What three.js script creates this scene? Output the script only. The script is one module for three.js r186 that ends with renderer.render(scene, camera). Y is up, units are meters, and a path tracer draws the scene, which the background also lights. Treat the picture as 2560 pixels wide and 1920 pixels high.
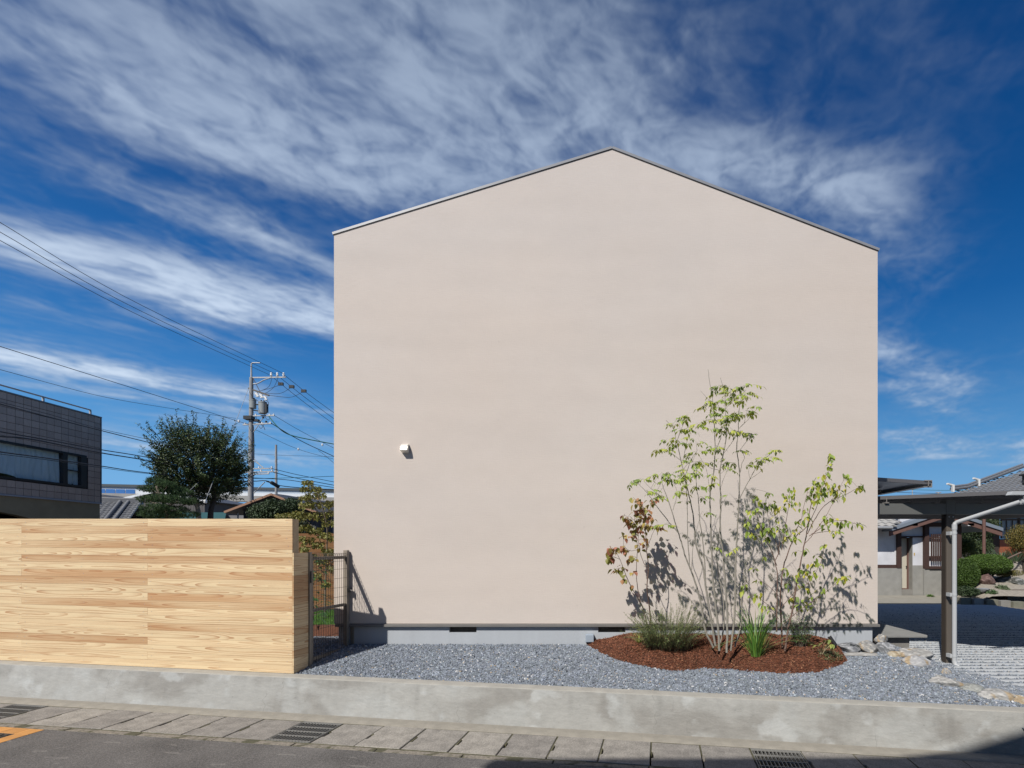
import * as THREE from 'three';
import { mergeGeometries, mergeVertices } from 'three/addons/utils/BufferGeometryUtils.js';
import { RoundedBoxGeometry } from 'three/addons/geometries/RoundedBoxGeometry.js';
import { ConvexGeometry } from 'three/addons/geometries/ConvexGeometry.js';

// ───────────────────────── camera, sky, sun, exposure ─────────────────────────
const scene = new THREE.Scene();
const F = 1350, CX = 1450, CY = 1366, EYE = 1.48, CAMZ = 8.13;   // lens of the photograph: focal length and principal point in its pixels
const camera = new THREE.PerspectiveCamera(2 * Math.atan(960 / F) * 180 / Math.PI, 4 / 3, 0.1, 3000);
camera.position.set(0, EYE, CAMZ);
camera.lookAt(0, EYE, -100);
camera.setViewOffset(2560, 1920, 1280 - CX, 960 - CY, 2560, 1920);
const renderer = new THREE.WebGLRenderer({ antialias: true });
renderer.setSize(1024, 768);
renderer.toneMapping = THREE.LinearToneMapping;
renderer.toneMappingExposure = 1;
renderer.shadowMap.enabled = true;
renderer.shadowMap.type = THREE.PCFSoftShadowMap;

const SUN_AZ = 0.569, SUN_EL = 0.782;
const SUN = new THREE.Vector3(-Math.sin(SUN_AZ) * Math.cos(SUN_EL), Math.sin(SUN_EL), Math.cos(SUN_AZ) * Math.cos(SUN_EL));
const sun = new THREE.DirectionalLight(new THREE.Color(1, 0.955, 0.885), 5.0);
sun.position.copy(SUN).multiplyScalar(60);
sun.castShadow = true;
Object.assign(sun.shadow.camera, { left: -40, right: 40, top: 40, bottom: -40, near: 1, far: 200 });
sun.shadow.mapSize.set(4096, 4096);
scene.add(sun); scene.add(sun.target);

// ───────────────────────── random numbers and noise ─────────────────────────
function rng(seed) { let s = seed >>> 0; return () => { s = (s + 0x6d2b79f5) | 0; let t = Math.imul(s ^ (s >>> 15), 1 | s); t = (t + Math.imul(t ^ (t >>> 7), 61 | t)) ^ t; return ((t ^ (t >>> 14)) >>> 0) / 4294967296; }; }
const PERM = new Uint8Array(1024); { const r = rng(7), p = [...Array(256).keys()]; for (let i = 255; i > 0; i--) { const j = Math.floor(r() * (i + 1)); [p[i], p[j]] = [p[j], p[i]]; } for (let i = 0; i < 1024; i++) PERM[i] = p[i & 255]; }
const GX = [], GY = []; for (let i = 0; i < 256; i++) { GX.push(Math.cos(i * 2.399963)); GY.push(Math.sin(i * 2.399963)); }
function noise(x, y, per = 256, seed = 0) {          // gradient noise, -1..1, repeating every `per` cells
  const ix = Math.floor(x), iy = Math.floor(y), fx = x - ix, fy = y - iy;
  const u = fx * fx * fx * (fx * (fx * 6 - 15) + 10), v = fy * fy * fy * (fy * (fy * 6 - 15) + 10);
  const x0 = ((ix % per) + per) % per, x1 = (x0 + 1) % per, y0 = ((iy % per) + per) % per, y1 = (y0 + 1) % per;
  const h = (a, b) => PERM[(PERM[(a + seed) & 255] + b) & 255];
  const a = h(x0, y0), b = h(x1, y0), c = h(x0, y1), d = h(x1, y1);
  const n0 = GX[a] * fx + GY[a] * fy, n1 = GX[b] * (fx - 1) + GY[b] * fy, n2 = GX[c] * fx + GY[c] * (fy - 1), n3 = GX[d] * (fx - 1) + GY[d] * (fy - 1);
  return (n0 + (n1 - n0) * u + (n2 - n0) * v + (n0 - n1 - n2 + n3) * u * v) * 1.5;
}
function fbm(x, y, oct, per = 256, seed = 0) { let s = 0, a = 0.5; for (let i = 0; i < oct; i++) { s += a * noise(x, y, per, seed + i * 17); x *= 2; y *= 2; per *= 2; a *= 0.5; } return s; }
const clamp = (x, a = 0, b = 1) => Math.min(b, Math.max(a, x)), lerp = (a, b, t) => a + (b - a) * t;
const smooth = (x, a, b) => { const t = clamp((x - a) / (b - a)); return t * t * (3 - 2 * t); };

// ───────────────────────── sky ─────────────────────────
{
  const W = 4096, H = 2048, data = new Float32Array(W * H * 4);
  // cirrus bands on a level sheet of cloud: x1, w1, x2, w2 (metres aside and ahead per metre of height), half width, strength
  const bands = [
    [-1.25, 1.02, -0.93, 1.27, 0.13, 0.85], [-0.93, 1.27, -0.6, 1.43, 0.13, 0.95], [-0.6, 1.43, -0.42, 1.5, 0.1, 0.85],
    [-0.9, 1.02, -0.5, 1.3, 0.16, 0.75], [-0.55, 1.0, -0.2, 1.28, 0.17, 0.8], [-0.25, 1.0, 0.03, 1.22, 0.16, 0.72], [0.0, 0.92, 0.08, 1.1, 0.12, 0.6],
    [-0.35, 1.32, -0.05, 1.4, 0.1, 0.9], [0.0, 1.22, 0.33, 1.45, 0.11, 0.9], [0.3, 1.42, 0.52, 1.55, 0.08, 0.7], [0.42, 1.4, 0.66, 1.5, 0.08, 0.72], [0.62, 1.5, 0.86, 1.62, 0.08, 0.62], [0.72, 1.38, 0.78, 1.5, 0.06, 0.5],
    [0.3, 1.06, 0.45, 1.22, 0.07, 0.28], [0.62, 0.98, 0.78, 1.06, 0.1, 0.28], [0.86, 1.62, 1.12, 1.85, 0.1, 0.3], [0.95, 1.9, 1.2, 2.1, 0.07, 0.25],
    [-2.05, 1.5, -1.74, 1.93, 0.17, 0.85], [-1.74, 1.93, -1.45, 2.24, 0.17, 1.0], [-1.45, 2.24, -1.0, 2.48, 0.15, 1.0], [-1.45, 1.95, -0.9, 2.25, 0.11, 0.8], [-1.72, 1.66, -1.4, 1.95, 0.08, 0.4],
    [-1.2, 1.66, -1.09, 1.8, 0.045, 0.55], [-1.06, 1.72, -0.9, 1.98, 0.055, 0.85], [-0.95, 1.66, -0.88, 1.8, 0.03, 0.35],
    [-1.5, 1.36, -1.2, 1.56, 0.05, 0.4], [-1.25, 1.45, -1.05, 1.62, 0.04, 0.35], [-1.95, 2.3, -1.72, 2.6, 0.05, 0.4], [-2.5, 2.1, -2.1, 2.45, 0.1, 0.3],
    [-3.4, 2.45, -2.85, 3.02, 0.2, 1.0], [-2.85, 3.02, -2.3, 3.5, 0.17, 1.0], [-3.3, 3.4, -2.3, 4.1, 0.13, 0.5], [-2.2, 3.6, -1.95, 3.95, 0.08, 0.7], [-2.9, 4.4, -2.2, 5.2, 0.3, 0.45], [-5, 4.6, -3.6, 6.0, 0.5, 0.6],
    [1.5, 2.75, 2.4, 3.45, 0.10, 0.55], [2.0, 3.4, 2.7, 3.95, 0.1, 0.5], [1.05, 2.3, 1.5, 2.75, 0.1, 0.25], [3.0, 4.9, 3.9, 5.9, 0.28, 0.55], [4.5, 5.2, 5.8, 6.6, 0.3, 0.7], [2.5, 2.6, 3.1, 3.1, 0.12, 0.4],
  ];
  const C = [[0.0, 0.22, 0.46, 0.76], [0.1, 0.165, 0.405, 0.72], [0.17, 0.095, 0.315, 0.645], [0.26, 0.038, 0.200, 0.51], [0.36, 0.012, 0.126, 0.395], [0.48, 0.0035, 0.079, 0.283], [0.6, 0.0018, 0.056, 0.218], [0.75, 0.0012, 0.043, 0.168], [1, 0.0012, 0.035, 0.145]];
  const sd = SUN, col = [0, 0, 0];
  for (let j = 0; j < H; j++) {
    const up = ((j + 0.5) / H - 0.5) * Math.PI, y = Math.sin(up), cy = Math.cos(up);
    for (let i = 0; i < W; i++) {
      const az = ((i + 0.5) / W - 0.5) * 2 * Math.PI, x = Math.cos(az) * cy, z = Math.sin(az) * cy, o = (j * W + i) * 4;
      const e = Math.max(0, y);
      let k = 1; while (k < C.length - 1 && C[k][0] < e) k++;
      const t = clamp((e - C[k - 1][0]) / (C[k][0] - C[k - 1][0]));
      for (let c = 0; c < 3; c++) col[c] = lerp(C[k - 1][c + 1], C[k][c + 1], t);
      // air is paler towards the sun, deepest a quarter turn and more from it
      const mu = x * sd.x + y * sd.y + z * sd.z, halo = Math.pow(clamp(0.5 + 0.5 * mu), 3);
      const pale = halo * 0.16 + 0.4 * Math.pow(clamp(mu), 12);
      col[0] += pale * 0.30; col[1] += pale * 0.34; col[2] += pale * 0.40;
      const side = clamp(0.5 - 0.5 * x / Math.max(cy, 0.05));            // a little deeper to the right, away from the sun's side
      const dk = lerp(0.86, 1.08, side); col[0] *= dk; col[1] *= dk; col[2] *= dk;
      if (y > 0.03) {
        const u = x / y, w = -z / y;
        let a = 0, aw = 0;
        const wob = fbm(u * 1.6, w * 1.6, 3, 256, 3), wob2 = fbm(u * 1.6 + 40, w * 1.6, 3, 256, 9);
        const uu = u + wob * 0.16, ww = w + wob2 * 0.16;
        if (z < -0.02) for (const b of bands) {
          const dx = b[2] - b[0], dy = b[3] - b[1], L2 = dx * dx + dy * dy, s = clamp(((uu - b[0]) * dx + (ww - b[1]) * dy) / L2, -0.1, 1.1);
          const ex = uu - b[0] - s * dx, ey = ww - b[1] - s * dy, d2 = (ex * ex + ey * ey) / (b[4] * b[4] * 1.35);
          if (d2 < 16) { a = 1 - (1 - a) * (1 - b[5] * Math.exp(-d2 * 0.62)); aw = 1 - (1 - aw) * (1 - b[5] * Math.exp(-d2 * 0.2)); }
        }
        // the same sheet goes on beside, above and behind in broken fields
        const out = z >= -0.02 ? 1 : smooth(Math.max(Math.abs(u - 0.1 * w) - 1.25 * w, 0.85 - w), 0, 0.5);
        if (out > 0) { const f = smooth(fbm(u * 0.5 + 11, w * 0.5 + 5, 4, 256, 21), -0.12, 0.3); a = Math.max(a, out * f * 0.32); aw = Math.max(aw, a); }
        if (aw > 0.004) {
          const al = u * 0.6 + w * 0.8, ac = u * 0.8 - w * 0.6, wx = fbm(al * 2.2, ac * 2.6, 4, 256, 31), wy = fbm(al * 4 + 7, ac * 4, 4, 256, 33);
          const big = fbm(al * 2.0 + wx * 0.6, ac * 3.2 + wx * 0.7, 5, 256, 41), fib = fbm(al * 5 + 3 + wy * 0.8, ac * 19 + wx * 2.6 + al * 2, 5, 256, 51);
          const bl = al * 0.93 + ac * 0.37, bc = ac * 0.93 - al * 0.37, fib2 = fbm(bl * 6 + wx, bc * 24 + wy * 2.4, 5, 256, 57), puff = fbm(u * 10 + wy * 1.6, w * 10 + wx * 1.6, 5, 256, 61);
          const near = smooth(y, 0.28, 0.55), fine = fbm(u * 30 + wx * 4, w * 30 + wy * 4, 4, 256, 71), t = 0.5 + lerp(0.70, 0.46, near) * big + lerp(0.30, 0.22, near) * fib + lerp(0.20, 0.20, near) * fib2 + lerp(0.14, 0.40, near) * puff + lerp(0.05, 0.14, near) * fine;
          let m = a * smooth(t + 0.5 * (a - 0.5), -0.12, 1.12) * 1.0 + (u > 0.35 && w < 1.6 ? lerp(0.30, 0.13, clamp((u - 0.35) * 4)) : 0.30) * aw * (1 - a) * smooth(t, 0.2, 1.05);
          m *= smooth(y, 0.03, 0.09) * lerp(0.95, 0.72, smooth(y, 0.25, 0.62));
          m = clamp(m);
          const br = lerp(0.58, 1.04, clamp(m * 1.1)) * lerp(1.0, 0.82, smooth(y, 0.3, 0.8));
          const hi = smooth(y, 0.25, 0.6), kr = (lerp(0.61, 0.55, hi) + pale * 0.5) * br, kg = (lerp(0.72, 0.67, hi) + pale * 0.5) * br, kb = (lerp(0.87, 0.85, hi) + pale * 0.45) * br;
          col[0] = lerp(col[0], kr, m); col[1] = lerp(col[1], kg, m); col[2] = lerp(col[2], kb, m);
        }
      } else if (y < -0.02) { col[0] = 0.16; col[1] = 0.16; col[2] = 0.15; }
      data[o] = col[0]; data[o + 1] = col[1]; data[o + 2] = col[2]; data[o + 3] = 1;
    }
  }
  const sky = new THREE.DataTexture(data, W, H, THREE.RGBAFormat, THREE.FloatType);
  sky.mapping = THREE.EquirectangularReflectionMapping; sky.minFilter = sky.magFilter = THREE.LinearFilter; sky.needsUpdate = true;
  scene.background = sky; scene.environment = sky;
}

// ───────────────────────── helpers ─────────────────────────
const V = (x, y, z) => new THREE.Vector3(x, y, z);
const at = (px, py, d) => V((px - CX) / F * d, EYE - (py - CY) / F * d, CAMZ - d);   // a point of the place, read off the photograph at a distance
const used = new Map();
function numbered(n) { const k = used.get(n) || 0; used.set(n, k + 1); return k ? n + '_' + String(k).padStart(3, '0') : n; }
function tag(o, label, category, group, kind) { o.userData.label = label; if (category) o.userData.category = category; if (group) o.userData.group = group; if (kind) o.userData.kind = kind; return o; }
function thing(name, label, category, pos, group) {
  const o = new THREE.Group(); o.name = numbered(name); if (pos) o.position.copy(pos); scene.add(o);
  return tag(o, label, category, group);
}
function originOf(p) { const v = V(0, 0, 0); for (let q = p; q && q !== scene; q = q.parent) v.add(q.position); return v; }
function part(name, geo, mat, parent, pos) {          // geometry in world axes; pos: already placed relative to the parent's origin
  const m = new THREE.Mesh(geo, mat);
  if (pos) m.position.copy(pos); else { const b = originOf(parent); if (b.lengthSq()) geo.translate(-b.x, -b.y, -b.z); }
  m.name = parent === scene ? numbered(name) : name; m.castShadow = m.receiveShadow = true; parent.add(m); return m;
}
function solo(name, geo, mat, label, category, group) {  // a thing of one mesh, its origin at the middle of its foot
  geo.computeBoundingBox(); const b = geo.boundingBox, p = V((b.min.x + b.max.x) / 2, b.min.y, (b.min.z + b.max.z) / 2);
  geo.translate(-p.x, -p.y, -p.z);
  const m = new THREE.Mesh(geo, mat); m.name = numbered(name); m.position.copy(p); m.castShadow = m.receiveShadow = true; scene.add(m);
  return tag(m, label, category, group);
}
function struct(name, geo, mat, label, kind = 'structure') { const m = part(name, geo, mat, scene); m.userData.kind = kind; if (label) m.userData.label = label; return m; }

function bare(g) { const q = g.index ? g.toNonIndexed() : g; for (const k of Object.keys(q.attributes)) if (!['position', 'normal', 'uv', 'color'].includes(k)) q.deleteAttribute(k); if (!q.attributes.normal) q.computeVertexNormals(); if (!q.attributes.uv) metreUV(q); return q; }
function join(list) { const q = list.map(bare), c = q.some((g) => g.attributes.color); if (c) for (const g of q) if (!g.attributes.color) g.setAttribute('color', new THREE.BufferAttribute(new Float32Array(g.attributes.position.count * 3).fill(1), 3)); return mergeGeometries(q, false); }
function metreUV(g, s = 1, ou = 0, ov = 0) {           // uv in metres, on the plane that each face looks along
  if (!g.attributes.normal) g.computeVertexNormals();
  const p = g.attributes.position, n = g.attributes.normal, uv = new Float32Array(p.count * 2);
  for (let i = 0; i < p.count; i++) {
    const ax = Math.abs(n.getX(i)), ay = Math.abs(n.getY(i)), az = Math.abs(n.getZ(i));
    let a, b; if (ay >= ax && ay >= az) { a = p.getX(i); b = p.getZ(i); } else if (ax > az) { a = p.getZ(i); b = p.getY(i); } else { a = p.getX(i); b = p.getY(i); }
    uv[i * 2] = a * s + ou; uv[i * 2 + 1] = b * s + ov;
  }
  g.setAttribute('uv', new THREE.BufferAttribute(uv, 2)); return g;
}
function box(x0, x1, y0, y1, z0, z1) { const g = new THREE.BoxGeometry(x1 - x0, y1 - y0, z1 - z0).toNonIndexed(); g.translate((x0 + x1) / 2, (y0 + y1) / 2, (z0 + z1) / 2); return metreUV(g); }
function rbox(x0, x1, y0, y1, z0, z1, r = 0.004) { const g = bare(new RoundedBoxGeometry(x1 - x0, y1 - y0, z1 - z0, 1, r)); g.translate((x0 + x1) / 2, (y0 + y1) / 2, (z0 + z1) / 2); return metreUV(g); }
function tube(pts, r0, r1, seg = 6, cap = true) {       // a tapered round bar along a polyline
  const P = [], N = [], U = [], I = []; const n = pts.length; let L = 0; const acc = [0];
  for (let i = 1; i < n; i++) acc.push(L += pts[i].distanceTo(pts[i - 1]));
  let nx = null;
  for (let i = 0; i < n; i++) {
    const d = pts[Math.min(i + 1, n - 1)].clone().sub(pts[Math.max(i - 1, 0)]).normalize();
    if (!nx) { nx = Math.abs(d.y) < 0.9 ? V(0, 1, 0) : V(1, 0, 0); }
    nx = nx.clone().sub(d.clone().multiplyScalar(nx.dot(d))); if (nx.lengthSq() < 1e-8) nx = V(1, 0, 0.3).cross(d); nx.normalize();
    const by = d.clone().cross(nx), r = lerp(r0, r1, L ? acc[i] / L : 0);
    for (let k = 0; k <= seg; k++) { const a = k / seg * 2 * Math.PI, c = Math.cos(a), s = Math.sin(a), q = nx.clone().multiplyScalar(c).addScaledVector(by, s); P.push(pts[i].x + q.x * r, pts[i].y + q.y * r, pts[i].z + q.z * r); N.push(q.x, q.y, q.z); U.push(k / seg * 6.28 * r0, acc[i]); }
  }
  for (let i = 0; i < n - 1; i++) for (let k = 0; k < seg; k++) { const a = i * (seg + 1) + k, b = a + seg + 1; I.push(a, a + 1, b, b, a + 1, b + 1); }
  if (cap) for (const [i, s] of [[0, -1], [n - 1, 1]]) {
    const d = (i ? pts[n - 1].clone().sub(pts[n - 2]) : pts[1].clone().sub(pts[0])).normalize().multiplyScalar(s), c = P.length / 3;
    P.push(pts[i].x, pts[i].y, pts[i].z); N.push(d.x, d.y, d.z); U.push(0, 0);
    for (let k = 0; k <= seg; k++) { const q = (i * (seg + 1) + k) * 3; P.push(P[q], P[q + 1], P[q + 2]); N.push(d.x, d.y, d.z); U.push(0, 0); }
    for (let k = 0; k < seg; k++) s > 0 ? I.push(c, c + 1 + k, c + 2 + k) : I.push(c, c + 2 + k, c + 1 + k);
  }
  const g = new THREE.BufferGeometry();
  g.setAttribute('position', new THREE.Float32BufferAttribute(P, 3)); g.setAttribute('normal', new THREE.Float32BufferAttribute(N, 3)); g.setAttribute('uv', new THREE.Float32BufferAttribute(U, 2)); g.setIndex(I);
  return bare(g);
}
const bar = (a, b, r, seg = 6) => tube([a, b], r, r, seg);
function beam(a, b, w, h) {                              // a square bar from a to b
  const L = a.distanceTo(b), g = new THREE.BoxGeometry(w, h, L).toNonIndexed(); metreUV(g);
  const m = new THREE.Matrix4().lookAt(a, b, V(0, 1, 0)); m.setPosition(a.clone().add(b).multiplyScalar(0.5)); return g.applyMatrix4(m);
}
function curve(pts, n) { return new THREE.CatmullRomCurve3(pts, false, 'catmullrom', 0.5).getPoints(n); }
function poly(shapePts, holes, depth) {                  // an extruded outline (x, y), front face at z = 0, going back to -depth
  const s = new THREE.Shape(shapePts.map(([x, y]) => new THREE.Vector2(x, y)));
  for (const h of holes || []) s.holes.push(new THREE.Path(h.map(([x, y]) => new THREE.Vector2(x, y))));
  const g = new THREE.ExtrudeGeometry(s, { depth, bevelEnabled: false }); g.translate(0, 0, -depth); return metreUV(bare(g));
}
function quad(a, b, c, d) {                              // two triangles, a b c d anticlockwise
  const g = new THREE.BufferGeometry(); g.setAttribute('position', new THREE.Float32BufferAttribute([...a, ...b, ...c, ...a, ...c, ...d].flatMap((v) => [v]), 3)); g.computeVertexNormals(); return g;
}
function tinted(g, c) { const n = g.attributes.position.count, a = new Float32Array(n * 3); for (let i = 0; i < n; i++) { a[i * 3] = c[0]; a[i * 3 + 1] = c[1]; a[i * 3 + 2] = c[2]; } g.setAttribute('color', new THREE.BufferAttribute(a, 3)); return g; }

// ───────────────────────── materials ─────────────────────────
function tex(w, h, fn, srgb = true, rep = true) {
  const d = new Uint8Array(w * h * 4), c = [0, 0, 0];
  const enc = (x) => { x = clamp(x); return Math.round(255 * (srgb ? (x <= 0.0031308 ? 12.92 * x : 1.055 * Math.pow(x, 1 / 2.4) - 0.055) : x)); };
  for (let j = 0; j < h; j++) for (let i = 0; i < w; i++) { fn((i + 0.5) / w, (j + 0.5) / h, c); const o = (j * w + i) * 4; d[o] = enc(c[0]); d[o + 1] = enc(c[1]); d[o + 2] = enc(c[2]); d[o + 3] = 255; }
  const t = new THREE.DataTexture(d, w, h); if (srgb) t.colorSpace = THREE.SRGBColorSpace;
  t.wrapS = t.wrapT = rep ? THREE.RepeatWrapping : THREE.ClampToEdgeWrapping; t.magFilter = THREE.LinearFilter; t.minFilter = THREE.LinearMipmapLinearFilter; t.generateMipmaps = true; t.needsUpdate = true; return t;
}
function scaled(t, su, sv = su) { const q = t.clone(); q.repeat.set(su, sv); q.needsUpdate = true; return q; }
const rgb = (r, g, b) => new THREE.Color().setRGB(r, g, b);
const std = (c, rough = 0.8, o = {}) => new THREE.MeshStandardMaterial({ color: rgb(...c), roughness: rough, side: THREE.DoubleSide, ...o });
const grain = tex(512, 512, (u, v, c) => { const n = 0.5 + 0.42 * fbm(u * 16, v * 16, 5, 16, 5) + 0.1 * noise(u * 200, v * 200, 200, 8); c[0] = c[1] = c[2] = n; }, false);
const mottle = tex(512, 512, (u, v, c) => { const n = 0.86 + 0.2 * fbm(u * 6, v * 6, 6, 6, 12) + 0.05 * noise(u * 128, v * 128, 128, 4); c[0] = c[1] = c[2] = n; }, false);
const mot = (c, rough, s = 0.7, bump = 0.002, o = {}) => std(c, rough, { map: scaled(mottle, s), bumpMap: scaled(grain, s * 2), bumpScale: bump, ...o });
const leafy = (c, o = {}) => new THREE.MeshPhysicalMaterial({ color: rgb(...c), roughness: 0.62, transmission: 0.35, thickness: 0, side: THREE.DoubleSide, ...o });

const M = {};
{
  // trowelled, combed render of the gable: faint level bands, patches, a fine weave
  const T = tex(1024, 1024, (u, v, c) => {
    const X = u * 8.4, Y = v * 8.4;
    const band = 0.022 * noise(X * 0.22 + 3, Y * 2.3, 256, 2) + 0.018 * noise(X * 0.6, Y * 5.1, 256, 6) - 0.012 * smooth(noise(X * 0.35 + 8, Y * 1.15 + 0.12 * noise(X, Y), 256, 19), 0.25, 0.6), patch = 0.034 * fbm(X * 0.42 + 9, Y * 0.5, 5, 256, 3) + 0.026 * fbm(X * 2.6 + 4, Y * 3.4, 4, 256, 29);
    const comb = 0.012 * noise(X * 5, Y * 42, 1024, 7) + 0.008 * noise(X * 46, Y * 6, 1024, 9), fine = 0.016 * noise(X * 55, Y * 55, 1024, 10);
    let k = 1 + band + patch + comb + fine; const warm = 0.006 + 0.03 * fbm(X * 0.3 + 20, Y * 0.55 + 4, 3, 256, 14);
    const pit = noise(X * 9.3, Y * 9.3, 1024, 15) > 0.93 ? 0.94 : 1; k *= pit;
    c[0] = 0.586 * k * (1 + warm); c[1] = 0.524 * k; c[2] = 0.476 * k * (1 - warm);
  }, true, false);
  const B = tex(1024, 1024, (u, v, c) => { const X = u * 2, Y = v * 2; c[0] = c[1] = c[2] = 0.5 + 0.3 * noise(X * 10, Y * 64, 128, 7) + 0.22 * noise(X * 70, Y * 12, 140, 9) + 0.2 * noise(X * 90, Y * 90, 180, 3) + 0.25 * fbm(X * 4, Y * 4, 3, 8, 2); }, false);
  M.stucco = std([1, 1, 1], 0.92, { map: T, bumpMap: scaled(B, 4.2), bumpScale: 0.0011 });
  // cedar boards: 16 strips, the first 10 pale, the others browner
  const S = 16, strips = [...Array(S)].map((_, i) => { const r = rng(100 + i); return { yc: (r() - 0.5) * 1.2, h0: 0.5 + r() * 1.5, sl: (r() - 0.5) * 1.3, f: 2.3 + r() * 1.7, tone: r(), r1: r() * 90, dir: r() < 0.5 ? -1 : 1 }; });
  const WT = tex(2048, 1536, (u, v, c) => {
    const i = Math.min(S - 1, Math.floor(v * S)), q = strips[i], y = (v * S - i - 0.5), x = u * 3.2;
    const tri = Math.abs(((u + q.r1) % 1) - 0.5) * 2;     // repeats end to end
    const h = q.h0 * 0.7 + q.sl * (tri - 0.5) * 2.2 + 0.42 * noise(u * 3, q.r1, 3, i) + 0.07 * noise(u * 9, q.r1, 9, i + 3);
    const yy = y - q.yc * 0.5 - 0.10 * noise(u * 4, y * 1.2 + q.r1, 4, i + 5);
    const rad = Math.sqrt(yy * yy * 5.5 + h * h) * q.f + 0.05 * noise(u * 40, y * 6 + q.r1, 40, 2);
    const ph = rad - Math.floor(rad), late = Math.pow(ph, 3.4) * smooth(1 - ph, 0, 0.05), brown = i >= 10;
    const fib = 0.05 * noise(u * 20, y * 90 + q.r1, 20, 9) + 0.05 * noise(u * 60, y * 46 + q.r1 * 3, 60, 4) + 0.05 * noise(u * 9, y * 9 + q.r1, 9, 7);
    const heart = clamp(0.5 + 0.7 * noise(u * 2, y * 0.8 + q.r1, 2, i + 11) + (brown ? 0.36 : -0.58));   // heartwood comes and goes along a board
    const R = lerp(0.71, 0.51, heart), Gc = lerp(0.55, 0.315, heart), B2 = lerp(0.330, 0.160, heart), k = 0.93 + 0.12 * q.tone + fib;
    const l = clamp(late * (0.42 + 0.5 * smooth(noise(u * 5, y * 1.3 + q.r1, 5, i + 21), -0.4, 0.5)) + 0.10 * ph * ph);
    c[0] = lerp(R, 0.36, l) * k; c[1] = lerp(Gc, 0.145, l) * k; c[2] = lerp(B2, 0.05, l) * k;
    const kn = noise(x * 1.3 + q.r1, y * 2 + q.r1, 256, 77); if (kn > 0.8) { c[0] *= 0.82; c[1] *= 0.68; c[2] *= 0.55; }
  });
  M.wood = std([1, 1, 1], 0.66, { map: WT });
  M.woodEnd = mot([0.56, 0.43, 0.27], 0.8, 1.5);
  M.woodOld = std([0.36, 0.27, 0.19], 0.85, { map: WT });
  M.woodBrown = std([0.19, 0.105, 0.055], 0.8, { map: scaled(mottle, 1, 4) });
  // cement render of the kerb wall: pale bloom, brown-grey damp patches, trowel marks
  const KT = tex(2048, 256, (u, v, c) => {
    const X = u * 14, Y = v * 0.8, big = fbm(X * 0.35, 3, 2, 256, 1);
    const damp = smooth(fbm(X * 0.9 + 5, Y * 1.4 + 2, 6, 256, 22) + (v - 0.4) * 0.6 * noise(X * 0.7, 7, 256, 4) + big * 0.5, -0.12, 0.26);
    const bloom = smooth(fbm(X * 1.6, Y * 1.3 + 8, 6, 256, 33) + 0.12 * noise(X * 6, Y * 1.1, 256, 8), 0.0, 0.32), white = smooth(fbm(X * 2.3 + 30, Y * 1.7, 6, 256, 35), 0.2, 0.4);
    const run = 0.05 * noise(X * 9, Y * 0.7, 256, 60) * smooth(v, 0.3, 0.8), trowel = 0.045 * noise(X * 4 + 1.5 * noise(X * 2, Y * 2), Y * 14 + noise(X * 3, Y * 3) * 3, 256, 44) + 0.03 * noise(X * 16, Y * 30, 256, 45);
    const hole = noise(X * 22, Y * 22, 1024, 81) > 0.80 ? 0.16 : 0, crack = 0.22 * smooth(Math.abs(X - Math.round(X / 2.3) * 2.3 + 0.05 * noise(Y * 7, Math.round(X / 2.3), 256, 5) + 0.5 * noise(Math.round(X / 2.3), 3)), 0.006, 0.001) * smooth(noise(Math.round(X / 2.3) * 1.7, Y * 2), -0.2, 0.2), drip = 0.10 * smooth(noise(X * 7, Y * 0.35, 256, 83), 0.35, 0.7) * smooth(v, 0.15, 0.75);
    const arc = 0.09 * smooth(Math.abs(fbm(X * 2.0, Y * 2.4 + 3, 2, 256, 50)), 0.022, 0.0) * smooth(noise(X * 1.1, 4, 256, 9), 0, 0.4);
    const f = 1 + trowel * 1.5 + 0.10 * fbm(X * 5, Y * 6, 4, 256, 91) + run - arc - hole - crack - drip + 0.05 * noise(X * 40, Y * 40, 1024, 6) + 0.04 * noise(X * 80, Y * 80, 1024, 3);
    let R = 0.322, Gc = 0.318, B2 = 0.298;
    R = lerp(R, 0.225, damp * 0.75); Gc = lerp(Gc, 0.215, damp * 0.75); B2 = lerp(B2, 0.196, damp * 0.75);
    R = lerp(R, 0.375, bloom * 0.6); Gc = lerp(Gc, 0.380, bloom * 0.6); B2 = lerp(B2, 0.365, bloom * 0.6);
    R = lerp(R, 0.42, white * 0.6); Gc = lerp(Gc, 0.43, white * 0.6); B2 = lerp(B2, 0.42, white * 0.6);
    c[0] = R * f; c[1] = Gc * f; c[2] = B2 * f;
  });
  M.kerb = std([1, 1, 1], 0.88, { map: KT, bumpMap: scaled(grain, 4, 0.4), bumpScale: 0.006 });
  M.kerbTop = mot([0.385, 0.37, 0.33], 0.9, 0.9);
  const AG = tex(512, 512, (u, v, c) => { const n = noise(u * 90, v * 90, 90, 3), m = noise(u * 38, v * 38, 38, 5), b = fbm(u * 4, v * 4, 5, 4, 8), q = noise(u * 17, v * 17, 17, 6); const k = 1 + 0.36 * n + 0.26 * m + 0.12 * q + 0.42 * b; c[0] = 0.255 * k; c[1] = 0.235 * k; c[2] = 0.208 * k; });
  M.cover = std([1, 1, 1], 0.93, { map: scaled(AG, 1.6), bumpMap: scaled(AG, 1.6), bumpScale: 0.003 });
  const RM = tex(512, 512, (u, v, c) => { const g = smooth(fbm(u * 9, v * 9, 5, 9, 4), -0.12, 0.2), k = 1 + 0.3 * noise(u * 60, v * 60, 60, 3); c[0] = lerp(0.215, 0.085, g) * k; c[1] = lerp(0.19, 0.080, g) * k; c[2] = lerp(0.155, 0.048, g) * k; });
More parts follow.
